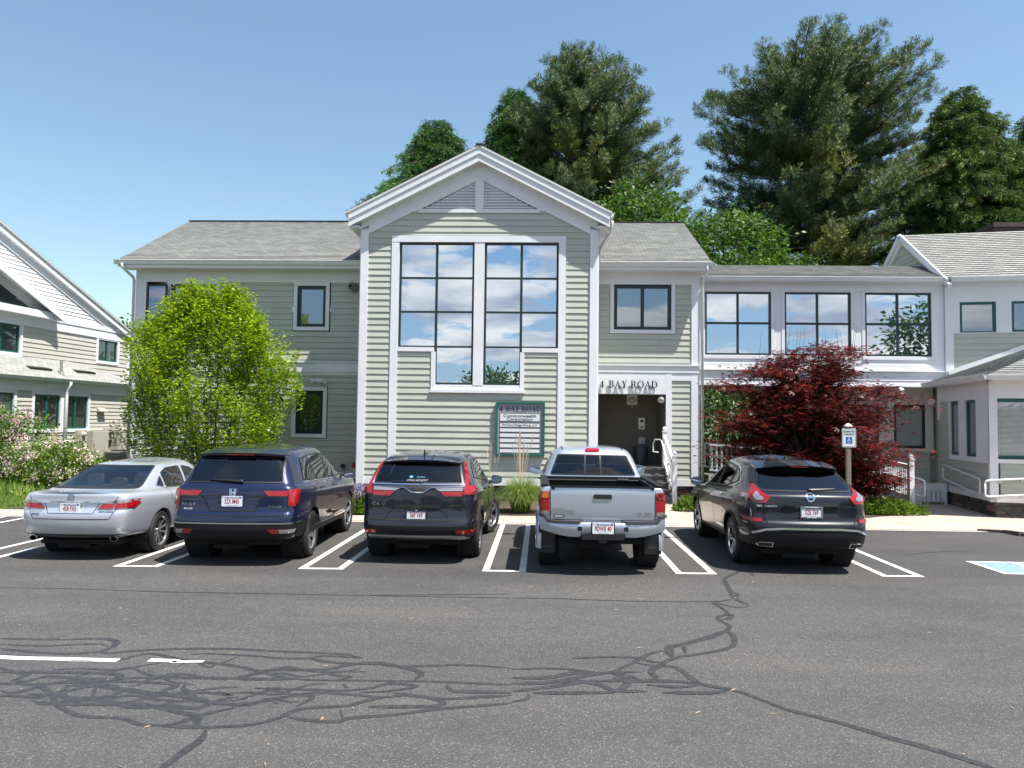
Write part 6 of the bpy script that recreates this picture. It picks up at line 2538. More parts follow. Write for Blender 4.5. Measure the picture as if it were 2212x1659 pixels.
mb.build('spoiler', 'p_black', c.root, smooth=40)
mb = MB()
mb.box(-0.13, 0.13, 0.618, 0.64, 1.545, 1.558)
mb.build('brake_light', 'dark_red', c.root)
fin = MB()
fin.add([(-0.02, 1.22, 1.62), (0.02, 1.22, 1.62), (0.03, 1.42, 1.64), (-0.03, 1.42, 1.64), (0.004, 1.25, 1.70), (-0.004, 1.25, 1.70)], [(0, 1, 4, 5), (1, 2, 4), (2, 3, 5, 4), (3, 0, 5)])
fin.build('antenna_fin', 'black', c.root)
c.mirror(0.97, 3.30, 1.12, 1, 'p_black')
c.mirror(-0.97, 3.30, 1.12, -1, 'p_black')
c.seats(1.45, 2.4, 1.06)

# ------------------------------------------------------------------ silver sedan
L = 4.87
c = Car('parked_sedan', 'silver four-door sedan parked beside the flowering bushes', 'car', (-7.12, 11.45, 0), 1.5, L, [(0.25, 0.32), (0.42, 0.49), (0.545, 0.64), (0.72, 0.80), (0.80, 0.87), (0.86, 0.925), (0.905, 0.955), (0.975, 1.01), (1.02, 1.045), (1.375, 1.37), (1.45, 1.42)])
rows = [(0.27, 0.20, 0.20, 0.30, 0.84, 0.22), (0.31, 0.25, 0.08, 0.12, 0.885, 0.25), (0.42, 0.38, 0.015, 0.04, 0.905, 0.27), (0.56, 0.55, 0.0, 0.0, 0.920, 0.26),
        (0.66, 0.64, 0.015, 0.0, 0.925, 0.24), (0.69, 0.67, 0.04, 0.02, 0.925, 0.23), (0.80, 0.76, 0.055, 0.05, 0.925, 0.22), (0.90, 0.84, 0.06, 0.12, 0.910, 0.22),
        (0.975, 0.88, 0.055, 0.30, 0.87, 0.20), (1.00, 0.90, 0.085, 0.80, 0.835, 0.2), (1.005, 0.935, 0.35, 1.05, 0.80, 0.2), (1.015, 0.97, 0.62, 1.20, 0.775, 0.18),
        (1.14, 1.12, 0.94, 1.42, 0.725, 0.16), (1.30, 1.30, 1.32, 1.68, 0.645, 0.15), (1.375, 1.38, 1.53, 1.82, 0.59, 0.14), (1.415, 1.42, 1.70, 1.92, 0.50, 0.15, {'arch': 0.01}), (1.435, 1.445, 1.9, 2.08, 0.36, 0.12, {'arch': 0.012}), (1.44, 1.45, 2.1, 2.22, 0.2, 0.06)]
lv = LVS(c.rows(rows), L, crown=0.13, taper=0.11, rf=0.35, fcrown=0.1)
for d in lv[11:]:
    d['taper'] = 0.06
    d['crown'] = 0.10
    d['fcrown'] = 0.10
WH = [(x, y, 0.335) for y in (1.12, 3.90) for x in (-0.785, 0.785)]
wins = [('R', [(-0.70, 1.025), (0.70, 1.025), (0.53, 1.375), (-0.53, 1.375)], 'carglass', 'rear_window')]
for v in '+-':
    wins += [(v, [(1.20, 1.055), (1.42, 1.0), (1.44, 1.21)], 'carglass', 'side_window'),
             (v, [(1.48, 1.0), (2.22, 0.975), (2.26, 1.335), (1.75, 1.325), (1.50, 1.25)], 'carglass', 'side_window'),
             (v, [(2.31, 0.97), (3.25, 0.95), (2.95, 1.13), (2.65, 1.29), (2.35, 1.335)], 'carglass', 'side_window')]
wins += [('F', [(-0.66, 1.02), (0.66, 1.02), (0.52, 1.33), (-0.52, 1.33)], 'carglass_clear', 'windscreen')]
make_car(c, lv, 11, WH, wins, 'p_silver', 0.25)
st = {'n': 10, 'wr': 0.03, 'wt': 0.05, 'dish': 0.035, 'mat': 'alloy'}
for x, y, R in WH:
    c.wheel(x, y, R, 0.235, 0.22, st, side=1 if x > 0 else -1)
c.patch('R', [(-0.84, 0.245), (0.84, 0.245), (0.80, 0.33), (-0.80, 0.33)], 'black', 'lower_valance', off=0.012)
c.line('R', [(-0.60, 0.305), (0.60, 0.305)], 0.012, 'satin', 'valance_trim', off=0.02)
for v in '+-':
    for pts in ([(2.285, 0.97), (2.29, 0.32)], [(1.44, 1.0), (1.42, 0.86), (1.52, 0.66), (1.60, 0.34)], [(3.30, 0.93), (3.36, 0.75), (3.27, 0.32)]):
        c.line(v, pts, 0.009, 'gap', 'panel_gap')
    c.line(v, [(1.17, 1.05), (1.44, 0.985), (2.28, 0.958), (3.30, 0.93)], 0.014, 'chrome', 'belt_trim', off=0.006)
    c.handle(1 if v == '+' else -1, 1.58, 0.84, 'chrome')
    c.handle(1 if v == '+' else -1, 2.44, 0.83, 'chrome')
for s in (-1, 1):
    vv = '+' if s > 0 else '-'
    c.patch('R', [(s * 0.40, 0.71), (s * 0.62, 0.71), (s * 0.64, 0.80), (s * 0.48, 0.80)][::s], 'red_lens', 'tail_light', off=0.016)
    c.patch('R', [(s * 0.48, 0.81), (s * 0.645, 0.81), (s * 0.665, 0.86), (s * 0.55, 0.85)][::s], 'clear_lens', 'reversing_light', off=0.016)
    c.patch('R', [(s * 0.635, 0.715), (s * 0.84, 0.72), (s * 0.86, 0.81), (s * 0.655, 0.80)][::s], 'red_lens', 'tail_light', off=0.018)
    c.patch('R', [(s * 0.66, 0.81), (s * 0.855, 0.82), (s * 0.83, 0.865), (s * 0.68, 0.865)][::s], 'clear_lens', 'indicator_lens', off=0.018)
    c.patch(vv, [(0.25, 0.725), (0.33, 0.75), (0.47, 0.865), (0.25, 0.865)], 'red_lens', 'tail_light', off=0.014)
    p = c.at('R', s * 0.62, 0.30, 0)[0]
    mb = MB(Matrix.Translation((s * 0.62, p.y + 0.02, 0.335)) @ Matrix.Rotation(PI / 2, 4, 'X') @ Matrix.Diagonal((1.25, 0.85, 1, 1)))
    mb.lathe([(0.042, -0.25), (0.045, 0.05), (0.050, 0.06), (0.046, 0.062), (0.040, 0.03), (0.038, -0.2)], 20)
    mb.build('exhaust_tip', 'chrome', c.root, smooth=40)
c.line('R', [(-0.68, 0.93), (-0.65, 0.86), (-0.66, 0.70), (-0.58, 0.545), (0.58, 0.545), (0.66, 0.70), (0.65, 0.86), (0.68, 0.93)], 0.010, 'gap', 'panel_gap', off=0.003)
c.patch('R', [(-0.50, 0.815), (0.50, 0.815), (0.49, 0.84), (-0.49, 0.84)], 'chrome', 'chrome_bar', off=0.03)
c.line('R', [(-0.42, 0.81), (-0.34, 0.635), (0.34, 0.635), (0.42, 0.81)], 0.010, 'gap', 'plate_surround', off=0.002)
mb = MB()
vs = []
for i in range(NN + 1):
    x = -0.62 + 1.24 * i / NN
    e = abs(x) / 0.62
    yb_ = 0.055 + 0.09 * e ** 2
    zt_ = 1.045 - 0.035 * e ** 3
    vs += [(x, yb_, zt_), (x, yb_ + 0.24, zt_ + 0.004 - 0.0 * e), (x, yb_ + 0.2, zt_ - 0.05), (x, yb_ + 0.02, zt_ - 0.03)]
mb.add(vs, fs)
mb.build('spoiler', 'p_silver', c.root, smooth=50)
c.plate('458 FX5', 0.0, 0.72, 'AUG')
c.text('R', 'Accord', 0.045, -0.54, 0.665, 'satin', 'badge', sx=1.3, shear=0.2)
c.text('R', 'BALISE', 0.032, -0.54, 0.62, 'black', 'dealer_badge', sx=1.3, bold=0.001)
c.text('R', 'EARTH DREAMS', 0.022, 0.53, 0.665, 'black', 'dealer_badge', sx=1.3, bold=0.001)
c.emblem_h(0.0, 0.905, 0.10)
c.mirror(0.92, 3.20, 0.99, 1, 'p_silver')
c.mirror(-0.92, 3.20, 0.99, -1, 'p_silver')
c.seats(1.42, 2.35, 0.88, 'seat_grey', hz=0.0)
mb = MB()
mb.box(-0.62, 0.62, 0.75, 1.42, 0.97, 1.0)
mb.build('parcel_shelf', 'seat_grey', c.root)

# ------------------------------------------------------------------ pickup truck
L = 5.29
c = Car('pickup_truck', 'pale silver pickup truck with mud flaps and an open black bed rail cap', 'pickup truck', (0.90, 11.12, 0), 0.2, L, [(0.36, 0.56), (0.60, 0.80), (0.85, 1.04), (1.10, 1.265), (1.16, 1.30), (1.625, 1.65), (1.77, 1.79)])
c.whole = True
rows = [(0.50, 0.35, 2.12, 0.30, 0.84, 0.10), (0.56, 0.42, 2.10, 0.10, 0.88, 0.10), (0.75, 0.65, 2.10, 0.0, 0.90, 0.10), (0.95, 0.92, 2.10, 0.05, 0.905, 0.10),
        (1.06, 1.04, 2.10, 0.15, 0.885, 0.10), (1.11, 1.09, 2.11, 0.90, 0.865, 0.10), (1.15, 1.15, 2.115, 1.28, 0.84, 0.10),
        (1.38, 1.38, 2.17, 1.50, 0.775, 0.11), (1.60, 1.62, 2.26, 1.72, 0.695, 0.13), (1.69, 1.70, 2.33, 1.80, 0.64, 0.14), (1.735, 1.745, 2.42, 1.88, 0.54, 0.13, {'arch': 0.012}), (1.75, 1.765, 2.54, 2.0, 0.38, 0.08, {'arch': 0.012}), (1.755, 1.77, 2.62, 2.1, 0.2, 0.05)]
lv = LVS(c.rows(rows), L, crown=0.05, taper=0.03, rf=0.3)
WHc = [(x, 4.30, 0.385) for x in (-0.79, 0.79)]
WHr = [(x, 1.07, 0.385) for x in (-0.79, 0.79)]
wins = [('R', [(-0.735, 1.16), (0.735, 1.16), (0.60, 1.625), (-0.60, 1.625)], 'carglass', 'rear_window')]
for v in '+-':
    wins += [(v, [(2.36, 1.15), (2.95, 1.13), (2.95, 1.62), (2.52, 1.60)], 'carglass', 'side_window'),
             (v, [(3.02, 1.13), (3.85, 1.11), (3.62, 1.28), (3.36, 1.48), (3.06, 1.62)], 'carglass_clear', 'side_window')]
wins += [('F', [(-0.68, 1.18), (0.68, 1.18), (0.56, 1.62), (-0.56, 1.62)], 'carglass_clear', 'windscreen')]
make_car(c, lv, 5, WHc, wins, 'p_silver2', 0.45)
cab_bvh = c.bvh
st = {'n': 6, 'wr': 0.06, 'wt': 0.06, 'dish': 0.04}
for x, y, R in WHc + WHr:
    c.wheel(x, y, R, 0.215, 0.25, st, side=1 if x > 0 else -1)
# bed box with open top
rows = [(0.52, 0.52, 0.14, 3.29, 0.86, 0.06), (0.60, 0.60, 0.115, 3.25, 0.89, 0.05), (0.80, 0.80, 0.11, 3.24, 0.915, 0.05), (1.02, 1.02, 0.12, 3.24, 0.90, 0.05),
        (1.085, 1.085, 0.13, 3.24, 0.885, 0.05), (1.095, 1.095, 0.14, 3.25, 0.87, 0.05), (1.095, 1.095, 0.18, 3.29, 0.80, 0.04), (1.085, 1.085, 0.19, 3.30, 0.79, 0.04), (0.75, 0.75, 0.19, 3.30, 0.78, 0.04), (0.72, 0.72, 0.21, 3.32, 0.76, 0.04)]
lvb = LVS(c.rows(rows), L, crown=0.015, taper=0.01, rf=0.05, fcrown=0.0, ftaper=0.0)
ob = loft(lvb, sub=2)
c.surf(ob)
tools = []
for (x, y, R) in WHr:
    mb = MB(Matrix.Translation((0, y, R * 0.98)) @ Matrix.Rotation(PI / 2, 4, 'Y'))
    s = 1 if x > 0 else -1
    mb.lathe([(0.0001, s * 0.81), (R * 1.13, s * 0.81), (R * 1.13, s * 1.3), (0.0001, s * 1.3)], 40)
    tools.append(temp(mb))
cut(ob, tools)
ob.data.materials.clear()
ob.data.materials.append(M['p_silver2'])
ob.data.shade_smooth()
ob.data.set_sharp_from_angle(angle=R_(32))
ob.name = 'bed'
ob.parent = c.root
reg(ob, Vector((0, 0, 0)))
mb = MB()
for s in (-1, 1):
    mb.beam((s * 0.845, 0.16, 1.275), (s * 0.845, 2.04, 1.28), 0.10, 0.035)
    mb.beam((s * 0.775, 0.20, 1.23), (s * 0.775, 2.0, 1.23), 0.03, 0.05)
mb.beam((-0.80, 2.02, 1.265), (0.80, 2.02, 1.265), 0.08, 0.04)
mb.tube([(-0.79, 1.95, 1.225), (0.79, 1.95, 1.225)], 0.018, 8)
mb.tube([(0.40, 1.93, 1.235), (0.58, 1.93, 1.235)], 0.032, 8)
mb.box(-0.78, 0.78, 0.25, 1.98, 0.935, 0.95)
mb.box(-0.785, 0.785, 1.96, 1.99, 0.94, 1.245)
mb.box(-0.782, -0.77, 0.22, 1.98, 0.94, 1.235)
mb.box(0.77, 0.782, 0.22, 1.98, 0.94, 1.235)
mb.build('bed_liner', 'plastic', c.root)
mb = MB()
for (x, y, R) in WHr:
    s = 1 if x > 0 else -1
    T = Matrix.Translation((0, y, R * 0.98)) @ Matrix.Rotation(PI / 2, 4, 'Y')
    mb.lathe([(0.0001, s * 0.60), (R * 1.12, s * 0.60), (R * 1.12, s * 0.88)], 32, T=T)
mb.box(-0.5, 0.5, 0.25, 4.4, 0.50, 0.66)
mb.tube([(-0.75, 1.07, 0.385), (0.75, 1.07, 0.385)], 0.05, 8)
mb.sphere((0.0, 1.07, 0.385), 0.14, 12)
mb.tube([(0.5, 0.35, 0.52), (0.5, 2.0, 0.48)], 0.04, 8)
mb.build('chassis', 'under', c.root, smooth=40)
# tailgate
tg_ = c.patch('R', rounded([(-0.745, 0.60), (0.745, 0.60), (0.75, 1.10), (-0.75, 1.10)], 0.02), 'p_silver2', 'tailgate', off=0.018, thick=0.03)
c.line('R', [(-0.755, 1.10), (-0.75, 0.595), (0.75, 0.595), (0.755, 1.10)], 0.014, 'gap', 'tailgate_gap', off=0.004, parent=None)
c.line('R', [(-0.73, 0.635), (0.73, 0.635)], 0.035, 'p_silver2', 'tailgate_ledge', off=0.030)
mb = MB()
mb.beam((-0.75, 0.125, 1.268), (0.75, 0.125, 1.268), 0.05, 0.018)
mb.build('tailgate_cap', 'plastic', c.root)
c.patch('R', rounded([(-0.135, 0.915), (0.135, 0.915), (0.13, 0.985), (-0.13, 0.985)], 0.02), 'black', 'tailgate_handle', off=0.036)
c.line('R', [(-0.13, 0.905), (-0.09, 0.885), (0.09, 0.885), (0.13, 0.905)], 0.014, 'chrome', 'tailgate_handle_trim', off=0.024)
c.text('R', 'TOYOTA', 0.030, -0.645, 0.755, 'satin', 'badge', off=0.024, sx=1.5, bold=0.001)
c.text('R', 'TACOMA', 0.052, -0.575, 0.715, 'satin', 'badge', off=0.024, sx=1.65, bold=0.002)
c.text('R', 'V6  SR5', 0.042, 0.60, 0.70, 'satin', 'badge', off=0.024, sx=1.6, bold=0.002)
mb = MB()
for bx in ((-0.70, -0.55),):
    p = c.at('R', -0.62, 0.655, 0.034)[0]
    mb.box(-0.70, -0.55, p.y - 0.004, p.y + 0.03, p.z - 0.016, p.z + 0.016)
stk = mb.build('dealer_badge', 'black', c.root)
mb = MB()
add_text(mb, "Meadow's", 0.030, -0.625, p.z, p.y - 0.006, bold=0.0008)
mb.build('badge_text', 'white_ink', stk)
for s in (-1, 1):
    q = lambda a, b, z0, z1: rounded([(s * a, z0), (s * b, z0), (s * b, z1), (s * a, z1)][::s], 0.03)
    tl = c.patch('R', q(0.765, 0.885, 0.66, 1.02), 'red_lens', 'tail_light', off=0.022, thick=0.04)
    c.patch('R', q(0.772, 0.878, 0.665, 0.725), 'clear_lens', 'reversing_light', off=0.028)
    c.patch('R', rounded([(s * 0.775, 0.915), (s * 0.868, 0.915), (s * 0.855, 1.005), (s * 0.775, 1.008)][::s], 0.03), 'amber' if s < 0 else 'dark_red', 'indicator_lens', off=0.028)
    vv = '+' if s > 0 else '-'
    c.patch(vv, rounded([(0.13, 0.67), (0.21, 0.69), (0.22, 0.98), (0.14, 1.02)], 0.03), 'red_lens', 'tail_light', off=0.016, thick=0.03)
    # rear wheel flare
    arc_o, arc_i = [], []
    for k in range(19):
        a = R_(-8 + 196 * k / 18)
        arc_i.append((1.07 + 0.435 * math.cos(a), 0.377 + 0.435 * math.sin(a)))
        arc_o.append((1.07 + 0.53 * math.cos(a), 0.377 + 0.53 * math.sin(a)))
    mb = MB()
    n = len(arc_i)
    vs = []
    for (a, b), (a2, b2) in zip(arc_i, arc_o):
        vs += [(s * 0.86, a, b), (s * 0.965, a, b), (s * 0.955, (a + a2) / 2, (b + b2) / 2), (s * 0.905, a2, b2), (s * 0.88, a2, b2)]
    f2 = []
    for i in range(n - 1):
        for k in range(4):
            q4 = (5 * i + k, 5 * i + k + 1, 5 * (i + 1) + k + 1, 5 * (i + 1) + k)
            f2.append(q4 if s > 0 else q4[::-1])
    mb.add(vs, f2)
    mb.build('wheel_flare', 'p_silver2', c.root, smooth=True)
    # mud flap with 4x4
    mb = MB()
    x0, x1 = (0.665, 0.92)
    mb.prism_y(rounded([(s * x0, 0.24), (s * x1, 0.24), (s * x1, 0.66), (s * x0, 0.66)][::s], 0.03), 0.565, 0.575)
    mf = mb.build('mud_flap', 'black', c.root)
    mb = MB()
    add_text(mb, '4x4', 0.075, s * (x0 + x1) / 2, 0.34, 0.562, sx=1.3, bold=0.0015)
    mb.build('flap_lettering', 'plastic_grey', mf)
# step bumper
def bump_prof(x):
    e = abs(x) / 0.92
    return 0.0 + 0.12 * e ** 4
mb = MB()
XS = [-0.90 + 1.80 * i / 32 for i in range(33)]
vs = []
for x in XS:
    y = bump_prof(x)
    ax_ = abs(x)
    top = 0.765 if ax_ < 0.78 else 0.765 + 0.09 * min(1, (ax_ - 0.78) / 0.08)
    bot = 0.56 + 0.10 * max(0, (ax_ - 0.45) / 0.47) ** 1.5
    if ax_ < 0.30:
        bot = 0.60
    vs += [(x, y + 0.25, top), (x, y + 0.02, top), (x, y, top - 0.02), (x, y + 0.0, (top + bot) / 2), (x, y + 0.03, bot), (x, y + 0.2, bot)]
fb = []
for i in range(32):
    for k in range(5):
        a = 6 * i + k
        fb.append((a, a + 6, a + 7, a + 1))
fb.append(tuple(range(6)))
fb.append(tuple(reversed(range(32 * 6, 33 * 6))))
mb.add(vs, fb)
bm_ = mb.build('rear_bumper', 'p_silver2', c.root, smooth=45)
mb = MB()
for s in (-1, 1):
    xs = [0.28, 0.34, 0.50, 0.70, 0.80, 0.86, 0.925]
    for a, b in zip(xs[:-1], xs[1:]):
        za = 0.768 + 0.09 * max(0, min(1, (a - 0.78) / 0.08))
        zb_ = 0.768 + 0.09 * max(0, min(1, (b - 0.78) / 0.08))
        d0 = 0.06 if a < 0.3 else -0.012
        d1 = -0.012
        mb.add([(s * a, bump_prof(a) + d0, za + 0.022), (s * b, bump_prof(b) + d1, zb_ + 0.022), (s * b, bump_prof(b) + 0.20, zb_ + 0.022), (s * a, bump_prof(a) + 0.20, za + 0.022),
                (s * a, bump_prof(a) + d0, za - 0.015), (s * b, bump_prof(b) + d1, zb_ - 0.015)],
               [(0, 1, 2, 3), (4, 5, 1, 0)] if s > 0 else [(3, 2, 1, 0), (0, 1, 5, 4)])
mb.apart(lambda q: q.x > 0, 'bumper_step', 'plastic_grey', bm_)
mb = MB()
mb.prism_y([(-0.30, 0.53), (0.30, 0.53), (0.32, 0.605), (-0.32, 0.605)], -0.015, 0.2)
mb.box(-0.06, 0.06, 0.0, 0.3, 0.48, 0.55)
mb.build('lower_step', 'black', bm_)
mb = MB()
for s in (-1, 1):
    mb.box(s * 0.33 - 0.03, s * 0.33 + 0.03, -0.006, 0.05, 0.65, 0.71)
mb.apart(lambda q: q.x > 0, 'plate_lamp', 'plastic', bm_)
mb = MB()
mb.box(-0.17, 0.17, -0.004, 0.02, 0.60, 0.765)
mb.build('plate_mount', 'black', bm_)
c.plate('9DWE 40', 0.0, 0.49, 'OCT', y=0.004)
# cab details
c.bvh = cab_bvh
c.patch('R', rounded([(-0.125, 1.665), (0.125, 1.665), (0.115, 1.715), (-0.115, 1.715)], 0.02), 'red_lens', 'brake_light', off=0.02)
for s in (-1, 1):
    c.line('R', [(s * 0.135, 1.18), (s * 0.128, 1.61)], 0.028, 'black', 'window_divider', off=0.012)
    c.line('T', [(s * 0.52, 2.40), (s * 0.52, 2.95)], 0.022, 'black', 'roof_strip', off=0.004)
    vv = '+' if s > 0 else '-'
    for pts in ([(2.98, 1.12), (2.98, 0.60)], [(2.40, 1.14), (2.42, 0.6)], [(3.88, 1.08), (3.86, 0.6)]):
        c.line(vv, pts, 0.010, 'gap', 'panel_gap')
    c.handle(s, 3.10, 0.98, 'black')
c.line('R', [(-0.13, 1.20), (0.13, 1.20)], 0.02, 'black', 'window_divider', off=0.012)
c.mirror(0.90, 3.72, 1.30, 1, 'p_silver2', 0.20, 0.20)
c.mirror(-0.90, 3.72, 1.30, -1, 'p_silver2', 0.20, 0.20)
c.seats(2.4, 2.95, 1.18, 'seat', rear=False)
mb = MB()
mb.box(-0.11, 0.11, 3.28, 3.31, 1.55, 1.61)
mb.build('inside_mirror', 'black', c.root)


# ================================================================== plants
M['bark'] = P('grey_bark', (0.10, 0.085, 0.07), 0.9, var=0.4, vscale=8, bmp=0.02, bscale=20)
M['bark_dark'] = P('dark_bark', (0.05, 0.04, 0.035), 0.9, var=0.4, vscale=8)
M['needles'] = leafmat('pine_needles', (0.042, 0.085, 0.036), (0.075, 0.13, 0.048), (0.14, 0.17, 0.05), 0.2)
M['needles_olive'] = leafmat('olive_pine_needles', (0.07, 0.10, 0.03), (0.14, 0.165, 0.035), (0.22, 0.22, 0.05), 0.2)
M['spruce'] = leafmat('spruce_needles', (0.040, 0.11, 0.035), (0.075, 0.18, 0.048), (0.12, 0.24, 0.06), 0.2)
M['hemlock'] = leafmat('hemlock_needles', (0.05, 0.11, 0.035), (0.09, 0.165, 0.042), (0.17, 0.22, 0.05), 0.2)
M['leaf'] = leafmat('broad_leaves', (0.035, 0.09, 0.018), (0.07, 0.155, 0.026), (0.13, 0.24, 0.045), 0.35)
M['leaf_dark'] = leafmat('dark_leaves', (0.03, 0.07, 0.02), (0.05, 0.11, 0.03), (0.08, 0.15, 0.04), 0.3)
M['lime'] = leafmat('lime_leaves', (0.10, 0.21, 0.010), (0.23, 0.37, 0.013), (0.42, 0.52, 0.028), 0.4, rough=0.35)
M['maroon'] = leafmat('maroon_leaves', (0.036, 0.012, 0.015), (0.080, 0.018, 0.020), (0.28, 0.030, 0.028), 0.3, rough=0.4)
M['bush'] = leafmat('bush_leaves', (0.06, 0.13, 0.02), (0.12, 0.23, 0.03), (0.25, 0.34, 0.06), 0.35)
M['petal'] = leafmat('pale_pink_petals', (0.62, 0.45, 0.47), (0.72, 0.60, 0.60), (0.80, 0.74, 0.72), 0.25)
M['petal_pink'] = leafmat('pink_petals', (0.50, 0.22, 0.32), (0.62, 0.38, 0.44), (0.70, 0.52, 0.54), 0.25)
M['grass'] = leafmat('grass_blades', (0.10, 0.19, 0.03), (0.17, 0.28, 0.05), (0.30, 0.36, 0.10), 0.35)
M['oat'] = leafmat('ornamental_grass_blades', (0.11, 0.20, 0.03), (0.19, 0.31, 0.06), (0.38, 0.40, 0.18), 0.35)
M['straw'] = leafmat('straw_plumes', (0.50, 0.42, 0.28), (0.60, 0.52, 0.38), (0.68, 0.62, 0.50), 0.2)
M['lavender'] = leafmat('lavender_flowers', (0.20, 0.15, 0.30), (0.30, 0.24, 0.40), (0.42, 0.36, 0.50), 0.2)


def unit(v):
    return v / np.maximum(np.linalg.norm(v, axis=-1, keepdims=True), 1e-9)


def scatter(name, Pp, D, S, tmpl, tf, mat, parent=None, wide=None, flat=0.0, **kw):
    """copies of a small leaf shape: Pp positions, D directions, S sizes; tmpl verts (k,3), tf faces"""
    n = len(Pp)
    X = unit(D)
    r = rng.normal(size=(n, 3))
    if flat:
        r = r * (1 - flat) + np.array([0, 0, 1.0]) * flat * 2
        Z = unit(r - (r * X).sum(1, keepdims=True) * X)
        Y = np.cross(Z, X)
    else:
        Y = unit(np.cross(X, r))
        Z = np.cross(X, Y)
    t = np.array(tmpl)
    V = Pp[:, None, :] + S[:, None, None] * (t[None, :, 0:1] * X[:, None, :] + t[None, :, 1:2] * Y[:, None, :] + t[None, :, 2:3] * Z[:, None, :])
    V = V.reshape(-1, 3)
    F = (np.array(tf)[None, :, :] + (np.arange(n) * len(t))[:, None, None]).reshape(-1, len(tf[0]))
    return npmesh(name, V, F, mat, parent, **kw)


LEAF = ([(0, 0, 0), (0.45, 0.27, 0.06), (1, 0, -0.05), (0.45, -0.27, 0.06)], [(0, 1, 2, 3)])


def tuft(n=9, w=0.10, cone=0.9, seed=1):
    rr = np.random.default_rng(seed)
    v, f = [(0, 0, 0)], []
    for k in range(n):
        a = 2 * PI * k / n + rr.uniform(-0.3, 0.3)
        c = cone * rr.uniform(0.35, 1.0)
        d = np.array([math.cos(c), math.sin(c) * math.cos(a), math.sin(c) * math.sin(a)])
        s = np.array([0, -math.sin(a), math.cos(a)]) * w
        L = rr.uniform(0.8, 1.15)
        i = len(v)
        v += [tuple(d * L + s * 0.5), tuple(d * L - s * 0.5)]
        f.append((0, i, i + 1))
    return v, f


TUFT = tuft()
TUFT2 = tuft(8, 0.13, 0.75, 5)
SPRAY = ([(0, 0, 0), (0.3, 0.34, 0.05), (0.16, 0.05, 0), (0.62, 0.30, 0), (0.45, 0.04, 0), (1, 0, -0.1), (0.45, -0.04, 0), (0.62, -0.30, 0), (0.16, -0.05, 0), (0.3, -0.34, 0.05)],
         [(0, 1, 2), (2, 3, 4), (4, 5, 6), (6, 7, 8), (8, 9, 0), (2, 4, 6), (2, 6, 8), (0, 2, 8)])


def star5():
    v, f = [(0, 0, 0)], []
    for k, (a, L) in enumerate([(-1.55, 0.55), (-0.85, 0.85), (0, 1.0), (0.85, 0.85), (1.55, 0.55)]):
        c, s = math.cos(a), math.sin(a)
        i = len(v)
        v += [(c * L * 0.45 - s * 0.09, s * L * 0.45 + c * 0.09, 0.05), (c * L, s * L, -0.08), (c * L * 0.45 + s * 0.09, s * L * 0.45 - c * 0.09, 0.05)]
        f.append((0, i, i + 1, i + 2))
    return v, f


STAR = star5()


def interp(tab, z):
    zs = [t[0] for t in tab]
    return [float(np.interp(z, zs, [t[i] for t in tab])) for i in range(1, len(tab[0]))]


def trunk_mesh(mb, base, top, r0, r1, wob=0.15, n=8):
    pts = []
    for i in range(n):
        t = i / (n - 1)
        p = Vector(base).lerp(Vector(top), t) + Vector((random.uniform(-wob, wob), random.uniform(-wob, wob), 0)) * (t * (1.2 - t))
        pts.append(p)
    mb.tube(pts, [r0 + (r1 - r0) * (i / (n - 1)) ** 0.8 for i in range(n)], 8)
    return pts


